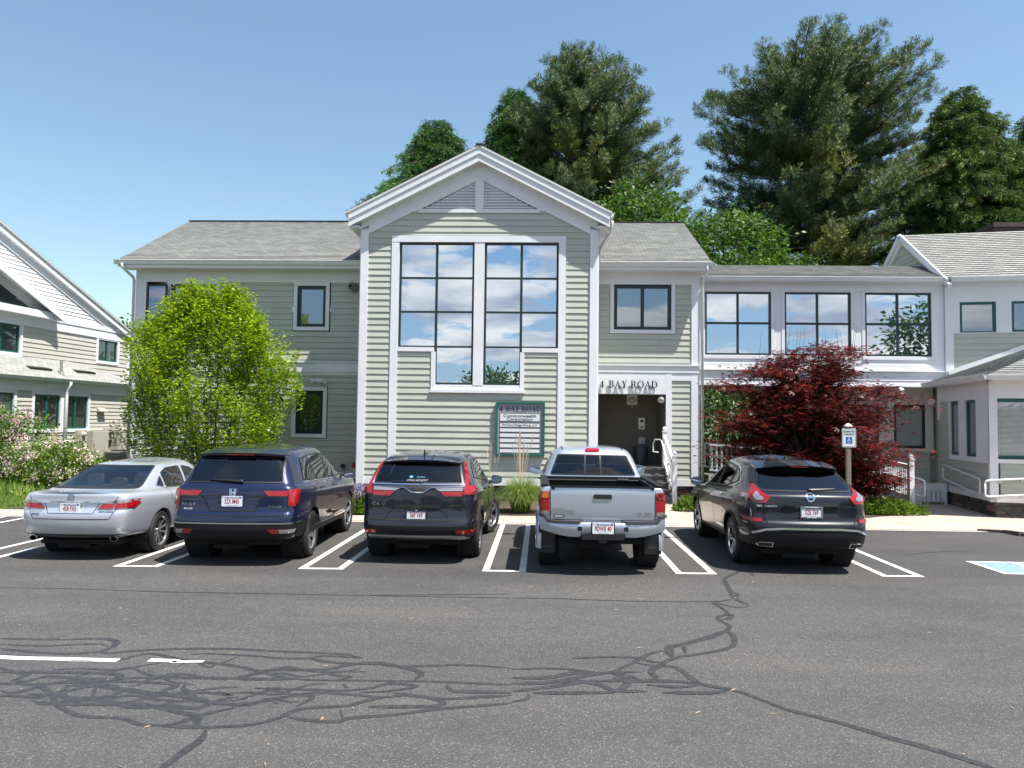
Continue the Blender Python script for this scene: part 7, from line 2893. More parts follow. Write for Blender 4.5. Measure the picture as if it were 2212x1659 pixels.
def conifer(name, x, y, env, zbase, label, mat, mat2=None, kind='pine', dens=1.0, tuft_s=0.2, cat='tree', group=None, whorl=0.40, leader=None, facing=True):
    root = thing(name, label, cat, (x, y, 0), group=group)
    ztop = env[-1][0]
    mb = MB()
    ax = leader or (0, 0)
    T = trunk_mesh(mb, (x, y, 0), (x + ax[0], y + ax[1], ztop - 0.2), 0.32, 0.03, 0.2, 14)
    Ps, Ds, Ss = [], [], []
    z = zbase
    while z < ztop - 0.1:
        L_, R_r = interp(env, z)
        nb_ = max(5, int(random.uniform(6, 9) * dens))
        t = max(0, min(0.999, z / (ztop - 0.2)))
        k = int(t * (len(T) - 1))
        c = T[k].lerp(T[k + 1], t * (len(T) - 1) - k)
        a0 = random.uniform(0, 2 * PI)
        for i in range(nb_):
            a = a0 + 2 * PI * i / nb_ + random.uniform(-0.35, 0.35)
            if facing and math.sin(a) > 0.75 and random.random() < 0.6:
                continue
            cx_ = math.cos(a)
            rad = (R_r if cx_ > 0 else L_) * abs(cx_) + (L_ + R_r) / 2 * (1 - abs(cx_))
            rad *= (random.uniform(0.72, 1.04) if random.random() < 0.8 else random.uniform(0.4, 0.7)) if kind == 'pine' else random.uniform(0.58, 1.12)
            if rad < 0.15:
                rad = 0.15
            zz_ = z + random.uniform(-0.2, 0.2)
            if kind == 'pine':
                rise0, rise1 = 0.02, 0.30
            else:
                rise0, rise1 = 0.12, -0.28
            pts = []
            az = a
            n = 6
            for s in range(n + 1):
                u = s / n
                h = rise0 * rad * u + (rise1 - rise0) * rad * u * u * (0.9 if kind == 'pine' else 1.0)
                az += random.uniform(-0.07, 0.07)
                pts.append(Vector((c.x + math.cos(az) * rad * u, c.y + math.sin(az) * rad * u, zz_ + h)))
            mb.tube(pts, [0.055 * (1 - s / n) * min(1, rad / 3) + 0.012 for s in range(n + 1)], 4, cap=False)
            # side branchlets along the outer part
            nsub = max(4, int(rad * (11.5 if kind == 'pine' else 8.0) * dens))
            for q in range(nsub):
                u = random.uniform(0.06, 1.0) ** 0.85
                k = min(n - 1, int(u * n))
                p = pts[k].lerp(pts[k + 1], u * n - k)
                d = (pts[k + 1] - pts[k]).normalized()
                side = d.cross(Vector((0, 0, 1))).normalized() * random.choice((-1, 1))
                if kind == 'pine':
                    dd = (d * random.uniform(0.3, 1.0) + side * random.uniform(0.3, 1.0) + Vector((0, 0, random.uniform(-0.1, 0.9)))).normalized()
                else:
                    dd = (d * random.uniform(0.3, 1.0) + side * random.uniform(0.4, 1.0) + Vector((0, 0, random.uniform(-0.75, 0.1)))).normalized()
                ll = min(0.9, 0.25 + 0.22 * rad * (1.1 - u)) * random.uniform(0.6, 1.2)
                m = max(2, int(ll / (tuft_s * (0.44 if kind == 'pine' else 0.55))))
                for w in range(m):
                    pp = p + dd * ll * (w + 1) / m + Vector((random.uniform(-1, 1), random.uniform(-1, 1), random.uniform(-1, 1))) * 0.05
                    Ps.append(pp)
                    e = dd + Vector((random.uniform(-.5, .5), random.uniform(-.5, .5), random.uniform(-.2, .6) if kind == 'pine' else random.uniform(-.6, .15)))
                    Ds.append(e)
                    Ss.append(tuft_s * random.uniform(0.75, 1.2))
            if kind == 'pine':     # candles at the limb tip
                for w in range(3):
                    Ps.append(pts[-1] + Vector((0, 0, 0.12 * w)))
                    Ds.append(Vector((0, 0, 1)) + (pts[-1] - pts[-2]) * 0.5)
                    Ss.append(tuft_s)
        z += whorl * random.uniform(0.75, 1.25)
    mb.build('trunk', 'bark_dark', root)
    Pn, Dn, Sn = np.array([tuple(p) for p in Ps]), np.array([tuple(p) for p in Ds]), np.array(Ss)
    tm = TUFT if kind == 'pine' else TUFT2
    if mat2:
        # lower boughs carry yellower needles in patches
        f = np.sin(Pn[:, 0] * 1.1 + 1.3 * np.sin(Pn[:, 2] * 0.9)) + 0.9 * np.sin(Pn[:, 2] * 1.3 + 2) + rng.normal(size=len(Pn)) * 0.5 - (Pn[:, 2] - ztop * 0.6) * 0.25
        s = f > 0.75
        scatter('crown', Pn[~s], Dn[~s], Sn[~s], *tm, mat, root)
        scatter('crown', Pn[s], Dn[s], Sn[s], *tm, mat2, root)
    else:
        scatter('crown', Pn, Dn, Sn, *tm, mat, root)
    return root, len(Pn)


def clumpy(name, x, y, blobs, n, size, mat, label, cat='tree', trunk=0.14, ztrunk=None, group=None, tm=LEAF, flat=0.35, bark='bark', clump=0.34, stems=0, hollow=0.55):
    """broadleaf crown: leaves gathered in small clumps spread through several overlapping lobes"""
    root = thing(name, label, cat, (x, y, 0), group=group)
    mb = MB()
    tot = sum(b[3] * b[4] * b[5] for b in blobs)
    Ps, Ds = [], []
    for bx, by, bz, rx, ry, rz in blobs:
        nb_ = max(6, int(n * rx * ry * rz / tot / 22))
        u = unit(rng.normal(size=(nb_, 3)))
        r = rng.uniform(hollow, 1.0, size=(nb_, 1)) ** 0.6
        cpts = np.array([bx + x, by + y, bz]) + u * r * np.array([rx, ry, rz])
        for cp in cpts:
            k = int(rng.uniform(12, 32))
            q = rng.normal(size=(k, 3)) * clump * np.array([1, 1, 0.6]) * rng.uniform(0.6, 1.2)
            Ps.append(cp + q)
            Ds.append(q + rng.normal(size=(k, 3)) * 0.2 + np.array([0, 0, -0.05]))
        # limbs to some clumps
        for cp in cpts[::max(1, len(cpts) // 14)]:
            b0 = Vector((x + random.uniform(-.1, .1), y + random.uniform(-.1, .1), max(0.2, (ztrunk if ztrunk is not None else bz - rz) * random.uniform(0.5, 1.0))))
            e = Vector(cp)
            m = b0.lerp(e, 0.5) + Vector((0, 0, 0.15 * (e - b0).length)) * 0.6
            mb.tube([b0, m, e], [trunk * 0.35, trunk * 0.2, 0.01], 5, cap=False)
    zt = max(b[2] for b in blobs)
    if stems:
        for k in range(stems):
            a = random.uniform(0, 2 * PI)
            trunk_mesh(mb, (x + 0.15 * math.cos(a), y + 0.15 * math.sin(a), 0), (x + 0.7 * math.cos(a), y + 0.7 * math.sin(a), zt), trunk * 0.5, 0.02, 0.12)
    else:
        trunk_mesh(mb, (x, y, 0), (x, y, zt), trunk, trunk * 0.3)
    mb.build('trunk', bark, root)
    Pn, Dn = np.concatenate(Ps), np.concatenate(Ds)
    Pn[:, 2] = np.maximum(Pn[:, 2], 0.05)
    scatter('crown', Pn, Dn, size * rng.uniform(0.7, 1.25, len(Pn)), *tm, mat, root, flat=flat)
    return root


GT = 'tall conifers behind the offices'
conifer('pine_tree', 13.0, 38.0, [(6, 4.8, 5.2), (8, 4.8, 5.4), (10, 4.8, 5.8), (12, 5.0, 6.2), (14, 5.2, 6.2), (16, 5.3, 5.8), (17.5, 5.4, 5.6), (18.6, 4.3, 5.4), (19.5, 3.0, 4.4), (20.2, 1.8, 2.4), (20.8, 0.7, 0.7)], 6.2,
        'tallest and broadest white pine, standing behind the enclosed bridge with yellowish lower boughs', 'needles', 'needles_olive', dens=1.05, tuft_s=0.24, group=GT)
conifer('pine_tree', 2.6, 36.5, [(6, 3.0, 4.6), (10, 3.4, 5.2), (12, 3.5, 5.2), (14, 3.6, 4.9), (15.5, 3.6, 4.3), (17, 3.2, 3.4), (18.3, 2.5, 2.5), (19.2, 1.5, 1.4), (19.9, 0.6, 0.5)], 6.5,
        'dark white pine rising directly behind the right slope of the gabled bay', 'needles', 'needles_olive', dens=1.1, tuft_s=0.24, group=GT, leader=(-1.0, 0))
conifer('spruce_tree', -5.9, 36.0, [(6, 4.4, 3.6), (10, 4.2, 3.6), (12, 4.0, 3.4), (13.5, 3.2, 2.9), (14.6, 1.9, 2.3), (15.8, 1.0, 1.4), (16.6, 0.3, 0.4)], 6.5,
        'dark green spruce standing alone left of the gable peak', 'spruce', kind='spruce', dens=1.7, tuft_s=0.23, group=GT, whorl=0.27, leader=(0.7, 0))
conifer('spruce_tree', -1.3, 37.5, [(6, 2.6, 2.6), (12, 2.6, 2.4), (15, 2.3, 2.0), (17, 1.5, 1.4), (18.3, 0.8, 0.7), (18.9, 0.2, 0.2)], 7,
        'fresh green spruce squeezed between the gable peak and the dark pine', 'spruce', kind='spruce', dens=1.7, tuft_s=0.23, group=GT, whorl=0.27)
conifer('hemlock_tree', 19.9, 37.0, [(6, 4.4, 4.0), (10, 4.2, 3.8), (13, 3.4, 3.4), (15.5, 2.4, 2.7), (17.2, 1.5, 1.6), (18.5, 0.4, 0.4)], 6,
        'drooping hemlock just right of the tallest pine', 'hemlock', kind='spruce', dens=1.6, tuft_s=0.24, group=GT, whorl=0.28)
conifer('hemlock_tree', 23.4, 36.5, [(6, 3.8, 3.8), (10, 3.6, 3.6), (13, 3.0, 2.9), (15.2, 1.9, 1.8), (17.2, 0.5, 0.4)], 6,
        'drooping hemlock cut off by the right edge, behind the chimney', 'hemlock', kind='spruce', dens=1.6, tuft_s=0.24, group=GT, whorl=0.28)
clumpy('maple_tree', 7.4, 31.5, [(0, 0, 8.6, 2.6, 2.2, 2.3), (-1.9, 0, 9.4, 1.6, 1.5, 1.6), (1.5, 0, 7.6, 1.6, 1.6, 1.5)], 15000, 0.19, 'leaf',
       'leafy green maple behind the right end of the main roof, beside the tallest pine', trunk=0.2, ztrunk=5, clump=0.3)
clumpy('maple_tree', 4.1, 33.0, [(0, 0, 10.4, 1.9, 1.6, 2.2), (1.0, 0, 9.2, 1.6, 1.5, 1.6)], 9000, 0.2, 'leaf',
       'smaller leafy maple below the dark pine, just above the right wing roof', trunk=0.18, ztrunk=5, clump=0.3)
clumpy('maple_tree', 10.4, 33.5, [(0, 0, 7.6, 2.6, 2.0, 2.0), (2.6, 0, 7.0, 2.2, 1.6, 1.6)], 9000, 0.2, 'leaf_dark',
       'low dark broadleaf tree filling the gap under the tallest pine', trunk=0.16, ztrunk=4, clump=0.32)
clumpy('maple_tree', 17.2, 34.0, [(0, 0, 8.0, 2.6, 2.0, 2.2), (3.2, 0, 8.2, 2.4, 1.6, 2.0)], 9000, 0.2, 'leaf_dark',
       'low dark broadleaf tree in the gap between the tallest pine and the hemlocks', trunk=0.16, ztrunk=4, clump=0.32)
clumpy('oak_tree', -24.2, 45.0, [(0, 0, 5.8, 1.9, 1.8, 2.2), (0.4, 0, 3.4, 2.0, 1.8, 1.6)], 6000, 0.26, 'leaf',
       'rounded green tree in the gap between the left office and the main building', trunk=0.2, ztrunk=2, clump=0.36)
for (x, y, s, l) in ((5.6, 29.5, 1.3, 'dark shrub seen under the left end of the bridge'), (8.0, 31.0, 1.7, 'larger dark shrub seen under the bridge, half hidden by the red maple')):
    clumpy('evergreen_shrub', x, y, [(0, 0, 1.5 * s, 1.6 * s, 1.2, 1.5 * s), (0.8, 0.2, 1.0 * s, 1.2, 1.0, 1.0 * s)], 4500, 0.16, 'leaf_dark', l, cat='shrub', trunk=0.06, group='shrubs beyond the bridge')
# belt of woodland far behind, read as one mass
xs = rng.uniform(-90, 90, 26000)
ys = 62 + rng.uniform(0, 14, 26000)
zs = rng.uniform(0.2, 1, 26000) ** 0.7 * (6.0 + 1.6 * np.sin(xs * 0.13) + 0.9 * np.sin(xs * 0.41 + 1))
scatter('far_woods', np.stack([xs, ys, zs], 1), rng.normal(size=(26000, 3)), rng.uniform(0.6, 1.2, 26000), *LEAF, 'leaf_dark', None,
        label='distant belt of green woodland behind the offices', cat='woods', kind='stuff', flat=0.3)
xs = rng.uniform(-110, 110, 14000)  # unseen tree belt, added so car paint mirrors less bright low sky
ys = -62 - rng.uniform(0, 10, 14000)
zs = rng.uniform(0.1, 1, 14000) ** 0.7 * (4.4 + 0.9 * np.sin(xs * 0.17) + 0.7 * np.sin(xs * 0.53 + 1))
scatter('reflection_tree_belt', np.stack([xs, ys, zs], 1), rng.normal(size=(14000, 3)), rng.uniform(0.8, 1.5, 14000), *LEAF, 'leaf_dark', None,
        label='low belt of trees added behind the photographer to darken reflections in the cars', cat='tree belt', kind='stuff', flat=0.3)
# trees across the street behind the photographer: they show in the window reflections
for (x, y, blobs, n, l) in ((-6.5, -44, [(0, 0, 5.2, 4.0, 3.4, 3.2), (3.5, 0, 4.6, 2.6, 2.4, 2.3)], 3500, 'broad green tree across the lot, mirrored in the lowest bay panes'),
                            (9.5, -48, [(0, 0, 3.6, 3.2, 3, 2.4)], 2000, 'low green tree across the lot, mirrored in the right bay pane'),
                            (36.5, -26, [(0, 0, 9.0, 4.4, 4, 4.6), (-4, 0, 4.2, 3.4, 3, 3.0), (1, 0, 13.2, 2.2, 2, 2.4)], 4500, 'tall green tree mirrored in the right-hand bridge window')):
    clumpy('shade_tree', x, y, blobs, n, 0.55, 'leaf_dark', l, trunk=0.3, ztrunk=2.5, clump=0.6, group='trees behind the photographer')

# ---- bright shrub-like tree in front of the left wing: upright leafy shoots
def shoot_tree(name, x, y, env, n_shoots, label, mat, leaf_s, per=34):
    root = thing(name, label, 'tree', (x, y, 0))
    mb = MB()
    for k in range(9):
        a = 2 * PI * k / 9 + random.uniform(-.3, .3)
        z1 = random.uniform(2.6, 4.6)
        r = interp(env, z1)[0] * random.uniform(0.3, 0.7)
        trunk_mesh(mb, (x + 0.12 * math.cos(a), y + 0.12 * math.sin(a), 0), (x + r * math.cos(a), y + r * math.sin(a), z1), 0.045, 0.012, 0.2)
    Ps, Ds = [], []
    zmax = env[-1][0]
    for k in range(n_shoots):
        z0 = env[0][0] + (zmax - 0.45 - env[0][0]) * random.random() ** 0.85
        a = random.uniform(0, 2 * PI)
        R0 = interp(env, z0 + 0.25)[0]
        lump = 1 + 0.12 * math.sin(3 * a + z0 * 2.3) + 0.08 * math.sin(7 * a - z0 * 3.1)
        r = R0 * lump * random.uniform(0.25, 1.0) ** 0.42
        ll = random.uniform(0.35, 0.75)
        lean = 0.35 * r / max(R0, 0.3)
        d = Vector((math.cos(a) * lean, math.sin(a) * lean, 1.0)).normalized()
        p0 = Vector((x + r * math.cos(a) * 0.93, y + r * math.sin(a) * 0.93, z0))
        if k % 3 == 0:
            mb.tube([p0 - d * 0.25, p0 + d * ll * 0.9], [0.009, 0.003], 3, cap=False)
        m = int(per * ll / 0.55)
        t = rng.uniform(0, 1, m)
        az = rng.uniform(0, 2 * PI, m)
        out = np.stack([np.cos(az), np.sin(az), rng.uniform(-0.1, 0.5, m)], 1)
        w = 0.09 * (1.15 - t)[:, None]
        Ps.append(np.array(p0)[None] + np.array(d)[None] * (t * ll)[:, None] + out * w)
        Ds.append(out + np.array([0, 0, 0.05]))
    mb.build('trunk', 'bark', root)
    Pn, Dn = np.concatenate(Ps), np.concatenate(Ds)
    scatter('crown', Pn, Dn, leaf_s * rng.uniform(0.7, 1.25, len(Pn)), *LEAF, mat, root, flat=0.45)


shoot_tree('pear_tree', -8.82, 20.2, [(0.75, 1.0), (1.2, 1.7), (1.9, 2.0), (2.8, 2.15), (3.5, 2.05), (4.1, 1.8), (4.7, 1.4), (5.2, 0.9), (5.65, 0.4)], 2400,
           'bright lime-green rounded tree in front of the left wing', 'lime', 0.088, 30)

# ---- red Japanese maple: tiers of leafy sprays
def red_maple(x, y):
    root = thing('japanese_maple', 'dark red Japanese maple with layered boughs in front of the bridge', 'tree', (x, y, 0))
    mb = MB()
    Ps, Ds = [], []
    limbs = []
    for k in range(150):
        a = random.uniform(0, 2 * PI)
        z1 = random.uniform(0.4, 4.5)
        R0 = float(np.interp(z1, [0.3, 1.0, 1.8, 2.4, 2.9, 3.4, 3.9, 4.5], [1.9, 2.35, 2.6, 2.5, 2.25, 1.8, 1.45, 0.95]))
        if random.random() > (R0 / 2.6) ** 2 * 0.95:      # as many boughs as the tier is wide
            continue
        r = R0 * random.uniform(0.2, 1.0) ** 0.55
        limbs.append((a, z1, r))
    # the long low boughs and top tufts that make the outline
    limbs += [(PI, 3.35, 2.55), (PI + 0.15, 3.1, 2.3), (0.0, 2.75, 2.5), (-0.12, 2.9, 2.1), (-0.3, 1.2, 2.3), (-0.25, 0.75, 2.2), (PI + .1, 1.35, 2.6), (PI - 0.05, 1.9, 2.5),
              (PI + .1, 2.2, 2.4), (-0.8, 4.45, 0.5), (0.3, 4.3, 1.0), (PI, 4.25, 0.55), (-0.1, 1.7, 2.1), (-0.4, 0.5, 2.0)]
    for a, z1, r in limbs:
        zb = max(0.25, z1 * random.uniform(0.25, 0.55))
        p0 = Vector((x + random.uniform(-.08, .08), y + random.uniform(-.08, .08), zb))
        p3 = Vector((x + r * math.cos(a), y + r * math.sin(a), z1))
        p1 = p0.lerp(p3, 0.35) + Vector((random.uniform(-.1, .1), random.uniform(-.1, .1), 0.25 * (z1 - zb)))
        p2 = p0.lerp(p3, 0.7) + Vector((random.uniform(-.1, .1), random.uniform(-.1, .1), 0.22 * (z1 - zb)))
        mb.tube([p0, p1, p2, p3], [0.04, 0.025, 0.014, 0.004], 5, cap=False)
        for q in range(random.randint(4, 6)):
            u = random.uniform(0.45, 1.0)
            c = (p1.lerp(p2, (u - .45) / .27) if u < 0.72 else p2.lerp(p3, (u - .72) / .28))
            c = c + Vector((random.uniform(-.3, .3), random.uniform(-.3, .3), random.uniform(-0.06, 0.12)))
            m = int(rng.uniform(34, 74))
            rad = random.uniform(0.16, 0.34)
            q_ = rng.normal(size=(m, 3)) * np.array([rad, rad, rad * 0.33])
            Ps.append(np.array(c)[None] + q_)
            od = q_ * np.array([1, 1, 0.3]) + np.array([math.cos(a) * 0.12, math.sin(a) * 0.12, -0.04])
            Ds.append(od + rng.normal(size=(m, 3)) * 0.08)
    for k in range(5):
        a = 2 * PI * k / 5
        trunk_mesh(mb, (x + 0.06 * math.cos(a), y + 0.06 * math.sin(a), 0), (x + 0.9 * math.cos(a), y + 0.9 * math.sin(a), 3.2), 0.06, 0.02, 0.15)
    for k in range(12):      # bare whips over the top
        a = random.uniform(0, 2 * PI)
        b0 = Vector((x + random.uniform(-1.2, 1.2), y + random.uniform(-.5, .5), 3.9))
        mb.tube([b0, b0 + Vector((math.cos(a) * .15, 0, 0.9))], [0.008, 0.002], 3, cap=False)
    mb.build('trunk', 'bark_dark', root)
    Pn, Dn = np.concatenate(Ps), np.concatenate(Ds)
    Pn[:, 2] = np.maximum(Pn[:, 2], 0.12)
    scatter('crown', Pn, Dn, 0.115 * rng.uniform(0.7, 1.25, len(Pn)), *STAR, 'maroon', root, flat=0.6)


red_maple(7.1, 20.7)


# ---- flowering bushes at the left
def flower_bush(x, y, blobs, n, label, nf, petal, g):
    r = clumpy('flowering_bush', x, y, blobs, n, 0.10, 'bush', label, cat='bush', trunk=0.05, clump=0.17, stems=7, group=g, hollow=0.5)
    Ps, Ds = [], []
    tot = sum(b[3] * b[5] for b in blobs)
    for bx, by, bz, rx, ry, rz in blobs:
        for k in range(max(2, int(nf * rx * rz / tot))):
            u = unit(rng.normal(size=3))
            u[1] = -abs(u[1]) if random.random() < 0.8 else u[1]
            c = np.array([x + bx, y + by, bz]) + u * np.array([rx, ry, rz]) * rng.uniform(0.98, 1.10)
            if c[2] < 0.25:
                continue
            m = 26
            q = rng.normal(size=(m, 3)) * np.array([0.07, 0.07, 0.06]) * rng.uniform(0.7, 1.3)
            Ps.append(c + q)
            Ds.append(q)
    Pn, Dn = np.concatenate(Ps), np.concatenate(Ds)
    scatter('blossoms', Pn, Dn, 0.055 * rng.uniform(0.7, 1.3, len(Pn)), [(0, 0, 0), (0.5, 0.4, 0.1), (1, 0, 0), (0.5, -0.4, 0.1)], [(0, 1, 2, 3)], petal, r)


GB = 'flowering bushes by the lawn'
flower_bush(-16.4, 23.4, [(0, 0, 1.2, 1.35, 0.9, 1.15), (-0.7, 0, 1.7, 0.9, 0.8, 0.8)], 5200, 'taller flowering bush with pink trusses at the left edge', 90, 'petal_pink', GB)
flower_bush(-14.75, 22.4, [(0, 0, 0.75, 0.85, 0.7, 0.75)], 3600, 'middle flowering bush with pale pink blossoms, between its two neighbours', 40, 'petal', GB)
flower_bush(-13.55, 21.5, [(0, 0, 0.75, 0.85, 0.8, 0.72), (0.45, 0, 0.62, 0.6, 0.6, 0.58)], 4200, 'low bush with round white blossoms just behind the silver sedan', 50, 'petal', GB)

# ---- lawn, weeds, ground covers
def blades(n, x0, x1, y0, y1, h, mat, name, label, cat, w=0.012, lean=0.5, kind='stuff', dens=None, z0=0.01):
    x = rng.uniform(x0, x1, n); y = rng.uniform(y0, y1, n)
    D = np.stack([rng.normal(size=n) * lean, rng.normal(size=n) * lean, np.ones(n)], 1)
    return scatter(name, np.stack([x, y, np.full(n, z0)], 1), D, h * rng.uniform(0.5, 1.2, n), [(0, -w / h, 0), (0, w / h, 0), (0.6, w / h * 0.7, 0.05), (1, 0, 0.2)], [(0, 1, 2, 3)], mat, None, label=label, cat=cat, kind=kind)


blades(60000, -19, -12.5, 17.7, 27.5, 0.10, 'grass', 'grass', 'mown green grass of the lawn left of the main office', 'grass', w=0.008)
blades(2500, -18, -13.4, 20.0, 23.0, 0.34, 'grass', 'weeds', 'taller weeds growing under the flowering bushes', 'weeds', w=0.018)


def ground_plant(x, y, rx, ry, n, h, label, name='ground_cover_plant', mat='bush', s=0.11):
    root = thing(name, label, 'plant', (x, y, 0), group='low plants along the foundation')
    a, r = rng.uniform(0, 2 * PI, n), np.sqrt(rng.uniform(0, 1, n))
    px, py = x + np.cos(a) * r * rx, y + np.sin(a) * r * ry
    D = np.stack([np.cos(a) * r + rng.normal(size=n) * .4, np.sin(a) * r + rng.normal(size=n) * .4, rng.uniform(0.2, 1.2, n)], 1)
    P_ = np.stack([px, py, 0.03 + h * (1 - r ** 2) * rng.uniform(0.2, 1, n)], 1)
    scatter('leaves', P_, D, s * rng.uniform(0.6, 1.3, n), *LEAF, mat, root, flat=0.4)
    m = n // 16
    k = rng.integers(0, n, m)
    scatter('stems', P_[k] * np.array([1, 1, 0]) + np.array([0, 0, 0.02]), D[k] * np.array([.3, .3, 1]) + np.array([0, 0, .6]), np.full(m, h * 1.2), [(0, -0.03, 0), (0, 0.03, 0), (1, 0, 0)], [(0, 1, 2)], mat, root)


g = gnd(1915, 1112); ground_plant(g.x, g.y + 0.1, 1.05, 0.42, 2200, 0.36, 'green leafy clump below the ramp railing beside the black crossover')
g = gnd(1870, 1108); ground_plant(g.x - 0.6, g.y + 0.4, 0.8, 0.4, 900, 0.3, 'green leafy clump partly hidden behind the black crossover')
g = gnd(1490, 1106); ground_plant(g.x, g.y + 0.15, 0.36, 0.25, 700, 0.34, 'small leafy plant right of the entry steps')
g = gnd(770, 1112); ground_plant(g.x, g.y + 0.15, 0.4, 0.3, 1400, 0.44, 'catmint clump with mauve flowers between the two dark SUVs')
g = gnd(770, 1112)
n = 900
a, r = rng.uniform(0, 2 * PI, n), np.sqrt(rng.uniform(0, 1, n))
lav = bpy.data.objects['ground_cover_plant.003']
scatter('flower_spikes', np.stack([g.x + np.cos(a) * r * 0.42, g.y + 0.15 + np.sin(a) * r * 0.3, 0.36 + 0.3 * rng.uniform(0, 1, n)], 1), np.stack([rng.normal(size=n) * .3, rng.normal(size=n) * .3, np.ones(n)], 1), rng.uniform(0.04, 0.08, n), *LEAF, 'lavender', lav)
g = gnd(700, 1108)
ground_plant(-6.3, 19.6, 0.9, 0.4, 1200, 0.4, 'green clump behind the navy SUV under the left wing')


def grass_clump(x, y, label, R=0.42, n=1500, h=0.75, plumes=46, ph=1.75):
    root = thing('ornamental_grass', label, 'plant', (x, y, 0), group='ornamental grasses by the bay wall')
    a = rng.uniform(0, 2 * PI, n)
    r = rng.uniform(0, 0.20, n)
    L_ = h * rng.uniform(0.6, 1.25, n)
    out = rng.uniform(0.35, 1.0, n) ** 0.7 * R * 1.2
    V, F = [], []
    base = np.stack([x + np.cos(a) * r, y + np.sin(a) * r, np.full(n, 0.02)], 1)
    ts = [0, 0.4, 0.75, 1.0]
    o = np.stack([np.cos(a), np.sin(a)], 1)
    s = np.stack([-np.sin(a), np.cos(a), np.zeros(n)], 1)
    rows = []
    for t in ts:
        p = base.copy()
        p[:, :2] += o * (out * t ** 1.7)[:, None]
        p[:, 2] += L_ * (t * 1.5 - 1.05 * t * t * (out / R))
        w = 0.007 * (1.05 - t)
        rows += [p - s * w, p + s * w]
    V = np.stack(rows, 1).reshape(-1, 3)
    k = len(rows)
    V[:, 2] = np.maximum(V[:, 2], 0.03)
    f = np.array([(0, 1, 3, 2), (2, 3, 5, 4), (4, 5, 7, 6)])
    F = (f[None] + (np.arange(n) * k)[:, None, None]).reshape(-1, 4)
    npmesh('blades', V, F, 'oat', root)
    if plumes:
        mb = MB()
        for k in range(plumes):
            a_ = random.uniform(0, 2 * PI)
            l = ph * random.uniform(0.75, 1.1)
            e = random.uniform(0.02, 0.32)
            p0 = Vector((x, y, 0.2))
            p1 = p0 + Vector((math.cos(a_) * e * .5, math.sin(a_) * e * .5, l * 0.6))
            p2 = p0 + Vector((math.cos(a_) * e, math.sin(a_) * e, l))
            mb.tube([p0, p1, p2], [0.0035, 0.003, 0.002], 3, cap=False)
            mb.tube([p1.lerp(p2, 0.45), p1.lerp(p2, 0.75), p2], [0.004, 0.009, 0.002], 4, cap=False)
        mb.build('plumes', 'straw', root)


g = gnd(1124, 1110)
grass_clump(g.x, g.y + 0.2, 'arching ornamental grass clump with straw plumes under the directory sign', R=0.60, n=2600, h=0.95, plumes=26)
grass_clump(g.x - 0.75, g.y + 0.5, 'smaller ornamental grass clump behind the gunmetal SUV front wheel', n=500, R=0.35, h=0.5, plumes=12, ph=1.5)


# ================================================================== fittings and small things
M['sign_green'] = P('green_sign_frame', (0.012, 0.11, 0.085), 0.4)
M['sign_grey'] = P('grey_sign_panel', (0.27, 0.28, 0.33), 0.45)
M['sign_white'] = P('white_sign', (0.70, 0.72, 0.74), 0.4)
M['sign_blue'] = P('blue_sign', (0.02, 0.11, 0.45), 0.4)
M['sign_dkgreen'] = P('green_sign_ink', (0.01, 0.13, 0.09), 0.4)
M['lamp_glass'] = P('lamp_glass', (0.55, 0.50, 0.42), 0.15, coat=1.0)
M['bin'] = P('dark_bin_plastic', (0.035, 0.04, 0.05), 0.5)
M['wood_grey'] = P('weathered_post', (0.20, 0.17, 0.14), 0.85, var=0.35, vscale=4, stretch=(6, 6, 0.6))
M['cabinet'] = P('beige_cabinet', (0.42, 0.40, 0.34), 0.5, var=0.08)
M['cabinet_dark'] = P('cabinet_edge', (0.16, 0.155, 0.13), 0.6)
M['step'] = P('grey_painted_step', (0.115, 0.11, 0.105), 0.7, var=0.25, vscale=5)
M['red'] = P('red_paint', (0.28, 0.02, 0.02), 0.4)

# directory sign on the bay
sx0, sx1, sz0, sz1 = -1.246, 0.10, 1.264, 2.738
ys_ = YB - 0.03
sg = thing('directory_sign', 'grey directory board with a green frame listing tenants on the bay wall', 'sign', ((sx0 + sx1) / 2, ys_, sz0))
W_, H_ = sx1 - sx0, sz1 - sz0
fx = lambda a: sx0 + W_ * a
fz_ = lambda b: sz1 - H_ * b
mb = MB()
mb.box(sx0 + .02, sx1 - .02, ys_ - 0.05, ys_, sz0 + .02, sz1 - .02)
mb.build('panel', 'sign_grey', sg)
mb = MB()
t = 0.05
for bx in ((sx0, sx0 + t, sz0, sz1), (sx1 - t, sx1, sz0, sz1), (sx0 + t, sx1 - t, sz1 - t, sz1), (sx0 + t, sx1 - t, sz0, sz0 + t)):
    mb.box(bx[0], bx[1], ys_ - 0.09, ys_, bx[2], bx[3])
mb.build('frame', 'sign_green', sg)
yp = ys_ - 0.058
